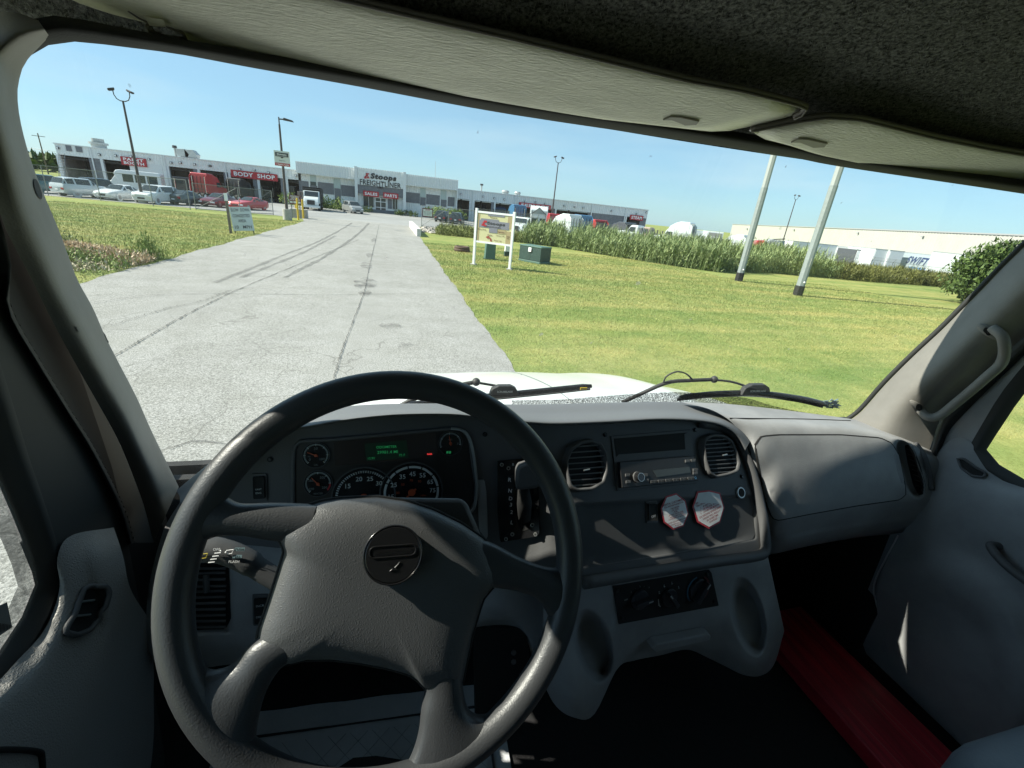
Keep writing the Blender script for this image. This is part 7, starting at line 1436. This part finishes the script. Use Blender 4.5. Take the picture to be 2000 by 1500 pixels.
O_ = [[-.02, -.01, -.0, -.0, 0, 0, 0, 0, 0], [-.01, .0, .005, .01, .01, .01, .01, .01, .0], [-.0, .015, .02, .02, .02, .02, .02, .02, .005], [-.01, .01, .02, .015, .015, .01, .01, .0, -.02], [-.07, -.04, -.02, -.01, -.01, -.02, -.02, -.03, -.04]]
def kd(x, y):
    t, s_ = (x-410)/42, (y-1165)/72; d = 0
    if abs(t) < 1.2 and abs(s_) < 1.2: d = .02*smooth((1-max(abs(t), abs(s_)))/.12)
    return d
g_ = dent(loft([[low(a, b, o) for (a, b), o in zip(k, oo)] for k, oo in zip(K, O_)], 120, 70), kd); bvK = bvh_of(g_); q = MB(); q.grid(g_); tp(q, 'knee_panel', M_trim, smooth=180)
e = sub('air_vent', cast(bvK, 410, 1165)[0], label='wide slatted vent low on the left behind the wheel rim'); q = MB(); patch(q, bvK, rpx([(368, 1098), (448, 1100), (452, 1210), (440, 1230), (376, 1232), (366, 1215)], 40, k=.3), .001); tp(q, 'duct', M_mblk, e)
for k in range(11):
    y = 1108+k*11.5; q = MB(); q.tube([cast(bvK, 370, y+2, .006)[0], cast(bvK, 448, y-2, .006)[0]], .0022, 6); tp(q, 'slat', M_fas, e, smooth=60)
q = MB(); q.tube([cast(bvK, 408, 1118, .012)[0], cast(bvK, 410, 1150, .014)[0]], .005, 8); tp(q, 'tab', M_fas, e, smooth=180)
rocker(510, 1190, 12, 24, [('INCR', -12, 16), ('DECR', 9, 16)], 'tall rocker switch marked DECR below the wheel spoke', bvK)
q = MB(); tx(q, bvK, 'C', 506, 1050, None, M_gmark, .004, h_px=6); q.build('lettering', M_gmark, TR, world=True, orient=False)
q = MB(); q.prism([low(925, 1228, -.02), low(1028, 1228, -.02), low(1040, 1340, -.02), low(930, 1420, -.02)], (0, .02, 0)); tp(q, 'pedal_bracket', M_mblk)
for c in ((1003, 1274), (1003, 1292)): p = low(*c, -.012); q = MB(); q.cyl(p, p+Vector((0, -.003, .001)), .006, .0055, 16); tp(q, 'bolt', M_fas)
# ---- centre console with cup holders
def con(px, py, off=0.0):
    r = W(px, py); r = r/r.y; lo, hi = .2, 1.3
    for _ in range(40):
        m_ = (lo+hi)/2
        if m_ < .615+.10*(r.x*m_-.5)+.2*(r.z*m_+.75)-off: lo = m_
        else: hi = m_
    return r*lo
CX = [1069, 1105, 1140, 1175, 1207, 1240, 1290, 1340, 1380, 1415, 1450, 1480, 1505, 1528]
c0 = [1140, 1142, 1140, 1136, 1131, 1126, 1118, 1111, 1105, 1099, 1093, 1090, 1086, 1084]
xt = [1062, 1100, 1140, 1172, 1204, 1238, 1288, 1335, 1375, 1405, 1435, 1460, 1482, 1499]
xb = [1060, 1085, 1120, 1160, 1206, 1240, 1290, 1343, 1385, 1420, 1452, 1485, 1512, 1532]; cb = [1330, 1378, 1401, 1396, 1306, 1290, 1280, 1269, 1286, 1303, 1318, 1320, 1298, 1232]
rows = []
for t, of in ((0, -.01), (.12, 0), (.3, .004), (.5, .01), (.7, .02), (.88, .028), (1.0, .015)):
    r = []
    for i in range(14):
        x = xt[i]*(1-t)+xb[i]*t; y = c0[i]*(1-t)+cb[i]*t; lobe = math.exp(-((x-1135)/55)**2)+math.exp(-((x-1472)/50)**2); r.append(con(x, y, of+.035*lobe*smooth((t-.2)/.5)-(.03*smooth((t-.55)/.3)*(1-min(1, lobe)))))
    rows.append(r)
last = [p+Vector((0, .10, .0)) for p in rows[-1]]; 
def cd_(x, y):
    d = 0
    for cx, cy, rx, ry, sk in ((1160, 1262, 38, 74, .18), (1462, 1205, 34, 80, .20)):
        xx = (x-(cx+(y-cy)*sk))/rx; yy = (y-cy)/ry; rr = math.hypot(xx, yy); d += .075*smooth((1.0-rr)/.35)
    return d
g_ = loft(rows, 200, 120); g_ = dent(g_, cd_); bvC = bvh_of(g_); ex_ = [p+Vector((0, .09, .004)) for p in g_[-1]]; q = MB(); q.grid(g_+[[p+Vector((0, .004, -.003)) for p in g_[-1]], ex_]); q.grid([[p+Vector((0, k, 0)) for k in (0, .1)] for p in [r[-1] for r in g_]]); cs = tp(q, 'centre_console', M_trim, smooth=180)
for cx, cy, lb in ((1176, 1318, 'left'), (1485, 1262, 'right')):
    p = cast(bvC, cx-8, cy, .0)[0]; q = MB(); q.tube([p+Vector((.030*math.cos(a), -.02+.030*math.sin(a)*.8, .0)) for a in [2*math.pi*k/24 for k in range(24)]], .003, 8, closed=True); o = None
hv = sub('climate_controls', cast(bvC, 1300, 1165)[0]); quadbox(bvC, hv, 'control_plate', [(1195, 1144), (1383, 1112), (1388, 1118), (1402, 1182), (1207, 1218)], 0, .004, M_mblk, .002)
def hknob(px, py, r, kind, ang):
    p, u, v, n_, s_ = frm(bvC, px, py, .005); R = r*s_; c, d = math.cos(ang), math.sin(ang); uu, vv = u*c+v*d, v*c-u*d; q = MB(); q.cyl(p, p+n_*.006, R, R*.95, 30); q.prism([p+uu*a*R+vv*b*R+n_*.006 for a, b in ((-.95, -.24), (.95, -.18), (1.0, 0), (.95, .18), (-.95, .24))], n_*.014); tp(q, 'control_knob', mat('knob_grey', (.045, .046, .05), .35), hv, bevel=.0012)
    q = MB(); q.add([p+uu*a*R+vv*b*R+n_*.0206 for a, b in ((.45, -.06), (.95, -.06), (.95, .06), (.45, .06))], [(0, 1, 2, 3)]); tp(q, 'pointer', M_gmark, hv, orient=False)
    return p, u, v, n_, R
p, u, v, n_, R = hknob(1246, 1168, 17, 0, 0.1); q = MB()
for s, x, y in (('2', 0, 1.35), ('.', -.5, 1.25), ('.', .5, 1.25), ('1', -1.0, 1.0), ('3', 1.1, 1.0), ('OFF', -1.6, .35)): text(q, s, p+u*x*R+v*y*R+n_*.001, u, v, height=.0035 if s != '.' else .001, m=M_gmark)
tp(q, 'fan_marks', M_gmark, hv, orient=False)
p, u, v, n_, R = hknob(1303, 1164, 15, 0, 2.2); q = MB()
for a in (200, 150, 115, 75, 30): A_ = math.radians(a); c = p+(u*math.cos(A_)+v*math.sin(A_))*R*1.5+n_*.001; q.tube([c-v*.002, c+v*.001], .0008, 5); q.sphere(c+v*.003, .0011, None, 6, 4); q.tube([c-v*.001, c+u*.003-v*.001], .0006, 5)
arc(q, p, u, v, n_, R*1.35, R*1.45, 175, 215, None, 10, .001); tp(q, 'mode_marks', M_gmark, hv)
p, u, v, n_, R = hknob(1360, 1149, 18, 0, .9); q = MB(); arc(q, p, u, v, n_, R*1.12, R*1.28, 100, 235, mat('cold_blue', (.04, .14, .22), .5), 24, .001); arc(q, p, u, v, n_, R*1.12, R*1.28, 60, -50, mat('warm_red', (.12, .03, .03), .5), 24, .001); tp(q, 'heat_band', M_gdim, hv, orient=False)
for c in ((1204, 1152), (1379, 1121), (1391, 1173), (1212, 1206)): p, u, v, n_, s_ = frm(bvC, *c, .0045); q = MB(); q.cyl(p, p+n_*.002, .004, .0035, 12); tp(q, 'screw', M_scr, hv)
quadbox(bvC, TR, 'ashtray_lip', [(1261, 1250), (1270, 1243), (1370, 1223), (1378, 1228), (1374, 1237), (1268, 1259)], .0, .022, M_trim, .003)
# ---- steering wheel
wn_ = Vector((math.sin(.08)*math.cos(.545), -math.cos(.545)*math.cos(.08), math.sin(.545))).normalized(); WC = Vector((.006, .394, -.391)); PWh = Pl(WC, wn_)
sw = sub('steering_wheel', WC); sw['label'] = 'big black four-spoke steering wheel with a leather grained rim'
u, v = PWh.u, PWh.v
q = MB(); q.tube([WC+u*.2135*math.cos(t)+v*.2135*math.sin(t) for t in [2*math.pi*k/120 for k in range(120)]], .0172, 24, closed=True, sx=1.0); rim_ = tp(q, 'rim', M_wheel, sw, smooth=180)
def padpt(x, y, off=-.004): return PWh.hit(x, y, off)
po = rpx([(540, 1031), (560, 1008), (592, 990), (630, 978), (665, 973), (738, 970), (793, 978), (848, 996), (903, 1023), (945, 1052), (970, 1080), (980, 1105), (976, 1132), (958, 1153), (944, 1170), (936, 1195), (922, 1243), (910, 1300), (903, 1337), (868, 1346), (832, 1347), (819, 1331), (801, 1318), (757, 1305), (702, 1295), (647, 1288), (592, 1289), (555, 1299), (530, 1290), (500, 1262), (506, 1228), (524, 1177), (544, 1115), (556, 1075), (545, 1053)], 140, k=.25)
P = [padpt(a, b) for a, b in po]; q = MB(); inflate(q, P, wn_, .024, rings=18, p=5.5, centre=padpt(740, 1140), back=.022); tp(q, 'horn_pad', M_pad, sw, smooth=180)
q = MB(); q.tube([a_-wn_*.001 for a_ in P], .0022, 6, closed=True); tp(q, 'pad_seam', M_mblk, sw, smooth=180)
RIMC = [WC+u*.2135*math.cos(t)+v*.2135*math.sin(t) for t in [2*math.pi*k/360 for k in range(360)]]
def spoke(A_, B_, h, name='spoke', offa=-.004):
    # a cushioned web from the pad out to the middle of the rim
    A3 = crom([padpt(*a, offa) for a in A_], 24); B3 = crom([padpt(*b_, offa) for b_ in B_], 24)
    ia = min(range(360), key=lambda k: (RIMC[k]-A3[-1]).length); ib = min(range(360), key=lambda k: (RIMC[k]-B3[-1]).length); dlt = (ib-ia+180) % 360-180
    arc_ = [RIMC[(ia+round(dlt*k/20)) % 360]+wn_*offa for k in range(21)]
    n = 30; A3 = resample(A3, n); B3 = resample(B3, n); m_ = 24; rows = []
    for i in range(n):
        t = i/(n-1); w_ = smooth((t-.35)/.65); row = []
        for sg in (1, -1):
            for k in range(m_):
                s_ = k/m_ if sg == 1 else 1-k/m_; j = s_*20; j0 = min(int(j), 19); ar = arc_[j0].lerp(arc_[j0+1], j-j0); ch = A3[-1].lerp(B3[-1], s_); c_ = A3[i].lerp(B3[i], s_)+(ar-ch)*w_
                row.append(c_+wn_*sg*h*math.sqrt(max(0, 1-(2*s_-1)**2))**.8)
        rows.append(row+[row[0]])
    q = MB(); q.grid(rows); return tp(q, name, M_wheel, sw, smooth=180)
spoke([(620, 985), (560, 982), (490, 981), (450, 976), (415, 958), (395, 935)], [(600, 1060), (528, 1056), (470, 1046), (420, 1047), (388, 1060), (352, 1085)], .017)
spoke([(915, 1045), (965, 1062), (1013, 1089), (1050, 1107), (1078, 1111), (1098, 1095)], [(930, 1145), (973, 1149), (1013, 1156), (1048, 1170), (1072, 1197), (1092, 1240)], .016)
spoke([(535, 1225), (492, 1254), (465, 1287), (440, 1303), (410, 1306), (385, 1290), (352, 1262)], [(600, 1275), (555, 1299), (522, 1346), (508, 1400), (512, 1445), (545, 1478), (590, 1490)], .018)
spoke([(825, 1310), (830, 1346), (823, 1382), (818, 1420), (806, 1452), (785, 1480), (750, 1500)], [(900, 1300), (904, 1340), (912, 1378), (932, 1397), (955, 1396), (985, 1382), (1015, 1360)], .017)
c = padpt(767.5, 1082, .027); q = MB(); q.cyl(c-wn_*.012, c+wn_*.0050, .0295, .0290, 48); em = tp(q, 'horn_emblem', M_gloss, sw, smooth=40, bevel=.001)
q = MB(); q.tube([c+wn_*.004+(u*math.cos(t)+v*math.sin(t))*.0300 for t in [2*math.pi*k/60 for k in range(60)]], .0012, 8, closed=True); tp(q, 'emblem_ring', M_gloss, sw, smooth=180)
q = MB(); ro = -.08; u2, v2_ = u*math.cos(ro)+v*math.sin(ro), v*math.cos(ro)-u*math.sin(ro); oc = c+wn_*.0052+v*.004; ov = rrect(.048, .0115, .0056, 8); q.tube([oc+u2*a+v2_*b for a, b in ov], .0007, 6, closed=True); text(q, 'FREIGHTLINER', oc+wn_*.0004, u2, v2_, width=.040, height=.0052, m=None, bold=.02, shear=.2); tp(q, 'emblem_lettering', M_gloss, sw, orient=False)
q = MB(); oc = c+wn_*.0052-v*.012; 
for s_ in (-1, 1): q.tube([oc+u*.0065*s_+v*.004, oc+u*.001*s_-v*.001, oc+u*.004*s_-v*.004], .0007, 5)
q.tube([oc-u*.003-v*.003, oc+u*.003-v*.003], .0008, 5); tp(q, 'horn_symbol', M_gloss, sw)
# column shroud and stalk
q = MB(); a = [(700, 975), (771, 971), (903, 973), (914, 986), (938, 1042), (950, 1100), (700, 1100)]; f_ = [PWh.hit(x, y, -.055) for x, y in a]; b_ = [p*1.24+Vector((0, 0, -.012)) for p in f_]; n = len(a); q.add(f_+b_, [tuple(range(n)), tuple(reversed(range(n, 2*n)))]+[(i, i+n, (i+1) % n+n, (i+1) % n) for i in range(n)]); tp(q, 'column_shroud', M_fas, bevel=.006, smooth=50)
q = MB(); q.cyl(WC-wn_*.03, WC-wn_*.30, .045, .055, 24); tp(q, 'steering_column', M_mblk, smooth=50)
st = sub('stalk', PWh.hit(470, 1090, -.06)); sp = [PWh.hit(x, y, -.06) for x, y in ((384, 1072), (400, 1072), (440, 1078), (480, 1095), (520, 1120), (590, 1160))]; q = MB(); q.tube(crom(sp, 24), [.013]*9+[.0125]*8+[.011]*8, 16, sx=1.15); tp(q, 'stalk_body', M_fas2, st, smooth=180)
def stx(s, px, py, w_, m, rot=-.15, inv=False):
    p = PWh.hit(px, py, -.0445); a, b = PXL(p), PXL(p+u*.01); k = .01/math.hypot(b[0]-a[0], b[1]-a[1]); q = MB(); uu, vv = u*math.cos(rot)+v*math.sin(rot), v*math.cos(rot)-u*math.sin(rot)
    if inv: q.add([p+uu*x*w_*.58*k+vv*y*w_*.22*k-wn_*.0004 for x, y in ((-1, -1), (1, -1), (1, 1), (-1, 1))], [(0, 1, 2, 3)], mat('label_blue', (.25, .38, .42), .5))
    text(q, s, p, uu, vv, width=w_*k, m=m, bold=.02); q.build('lettering', m, st, world=True, orient=False)
stx('OFF', 423, 1073, 14, M_let); stx('PUSH', 468, 1073, 17, M_mblk, inv=True); stx('PULL', 463, 1087, 16, M_mblk, inv=True); stx('FLASH', 457, 1097, 21, M_let)
q = MB()
for k in range(4): a = PWh.hit(425-k*4, 1080+k*6, -.0445); q.tube([a-u*.003, a+u*.003-v*.0003], .0006, 5)
for x, y in ((431, 1076), (441, 1079)): q.sphere(PWh.hit(x, y, -.0445), .001, None, 8, 5)
a = PWh.hit(449, 1078, -.0445); q.tube([a+u*.0035+v*.002, a-u*.0035+v*.002, a-u*.002-v*.002, a+u*.002-v*.002, a+u*.0035+v*.002], .0005, 5); tp(q, 'stalk_marks', M_let, st)
q = MB(); a = PWh.hit(396, 1086, -.0445); q.tube([a+u*.0045+v*.002, a-u*.0045+v*.002, a-u*.003-v*.0025, a+u*.003-v*.0025, a+u*.0045+v*.002], .0005, 5); a = PWh.hit(384, 1082, -.0445); q.add([a-v*.0015, a+v*.0015, a+u*.002], [(0, 1, 2)]); tp(q, 'wiper_marks', mat('mark_yellow', (.5, .4, .05), .5), st)
# ---- floor: paper mat, red board, seat
FZ = Pl((0, 0, -1.2), (0, 0, 1), (0, 1, 0))
def fz(x, y, h=0.0): r = W(x, y); return r*((-1.2+h)/r.z)
q = MB(); q.bb(-.5, 1.5, -1.3, 1.0, -1.25, -1.203); tp(q, 'rubber_mat', M_floor)
ang = -.06; pm = empty('paper_floor_mat', (-.10, .42, -1.2), ang, 'white paper floor mat with black border lines under the steering wheel', 'floor mat')
M_paper = mat('paper_white', (.50, .53, .55), .7, noise=.04, nscale=10, bump=.3, bscale=25); q = MB(); q.grid([[Vector((-.31+.66*i/20, -.40+.77*j/20, .004+.003*math.sin(i*1.3)*math.cos(j*.9))) for i in range(21)] for j in range(21)]); q.build('paper_sheet', M_paper, pm, smooth=180)
q = MB()
for a, b, c_, d in ((-.27, .315, .32, .325), (-.27, .315, -.38, .32),): pass
q.tube([(-.28, .31, .0085), (.31, .31, .0085), (.31, -.36, .0085), (-.28, -.36, .0085)], .0045, 5, closed=True); q.build('border_line', M_blk, pm)
q = MB()
for k in range(-8, 14):
    for s_ in (1, -1):
        a = Vector((-.27+k*.05, -.35)) if s_ == 1 else Vector((-.27+k*.05, .29)); t0 = max(0, (-.27-a.x)); t1 = min(.64, .30-a.x)
        if t1 > t0: q.tube([(a.x+t0, a.y+s_*t0, .0078), (a.x+t1, a.y+s_*t1, .0078)], .0006, 3)
q.build('diamond_print', mat('print_grey', (.25, .28, .30), .7), pm)
q = MB(); q.tube([(.0, .12, .009), (.05, .12, .009), (.05, .2, .009), (.0, .2, .009)], .002, 4, closed=True); q.prism([(.008, .128, .008), (.042, .128, .008), (.034, .15, .008), (.044, .19, .008), (.008, .19, .008), (.016, .15, .008)], (0, 0, .001)); q.build('shoe_print', M_blk, pm)
q = MB(); q.tube(crom([PWh.hit(640, 1500, -.2)+Vector((0, 0, 0)), fz(720, 1478, .16), fz(800, 1486, .16), fz(880, 1500, .16)], 10), .012, 8) if False else None
q = MB(); q.prism([fz(655, 1500, .12), fz(690, 1478, .12), fz(735, 1474, .12), fz(800, 1484, .12), fz(830, 1520, .12), fz(700, 1560, .12)], (0, .0, -.02)); tp(q, 'pedal', M_floor, bevel=.004)
rb_ = empty('red_board', (1.24, .40, -1.2), 0, 'long scratched red board lying along the passenger floor', 'board')
q = MB(); R = Matrix.Rotation(.03, 3, 'Z'); q.bb(-.105, .11, -.40, .40, 0, .045); q.v = [R @ a for a in q.v]; q.build('plank', mat('worn_red', (.55, .03, .05), .45, noise=.3, nscale=7, stretch=(6, .5, 1), bump=.2, bscale=40), rb_, bevel=.004)
q = MB()
for x in (-.06, .03, .045): q.bb(x, x+.0012, -.3, .1, .0455, .0458)
q.v = [R @ a for a in q.v]; q.build('scratches', mat('red_scratch', (.6, .2, .18), .6), rb_)
se = sub('passenger_seat', Vector((1.15, .0, -.9))); se['label'] = 'grey blue vinyl front corner of the passenger seat'
q = MB(); q.bb(.90, 1.36, -.35, .255, -.95, -.745); q.v = [a+Vector((0, 0, 0)) for a in q.v]; q.build('seat_cushion', M_seat, se, world=True, bevel=.07, segs=6, smooth=180)
q = MB(); q.bb(.97, 1.33, -.3, .2, -1.2, -.95); q.build('seat_base', M_mblk, se, world=True, bevel=.01)

q = MB(); P = [WLX.hit(x, y, -.010) for x, y in ((-30, 1195), (14, 1176), (24, 1225), (-30, 1262))]; q.add(P, [(0, 1, 2, 3)], M_gdim)
for k in range(12): x = -4+k*2.1; q.add([WLX.hit(a, b_, -.0095) for a, b_ in ((x, 1216+k*.4), (x+.5+(k % 3)*.4, 1216+k*.4), (x+1.5+(k % 3)*.4, 1236-k*.8), (x+1, 1236-k*.8))], [(0, 1, 2, 3)], M_mblk)
tp(q, 'barcode_sticker', M_gdim, dL, orient=False)
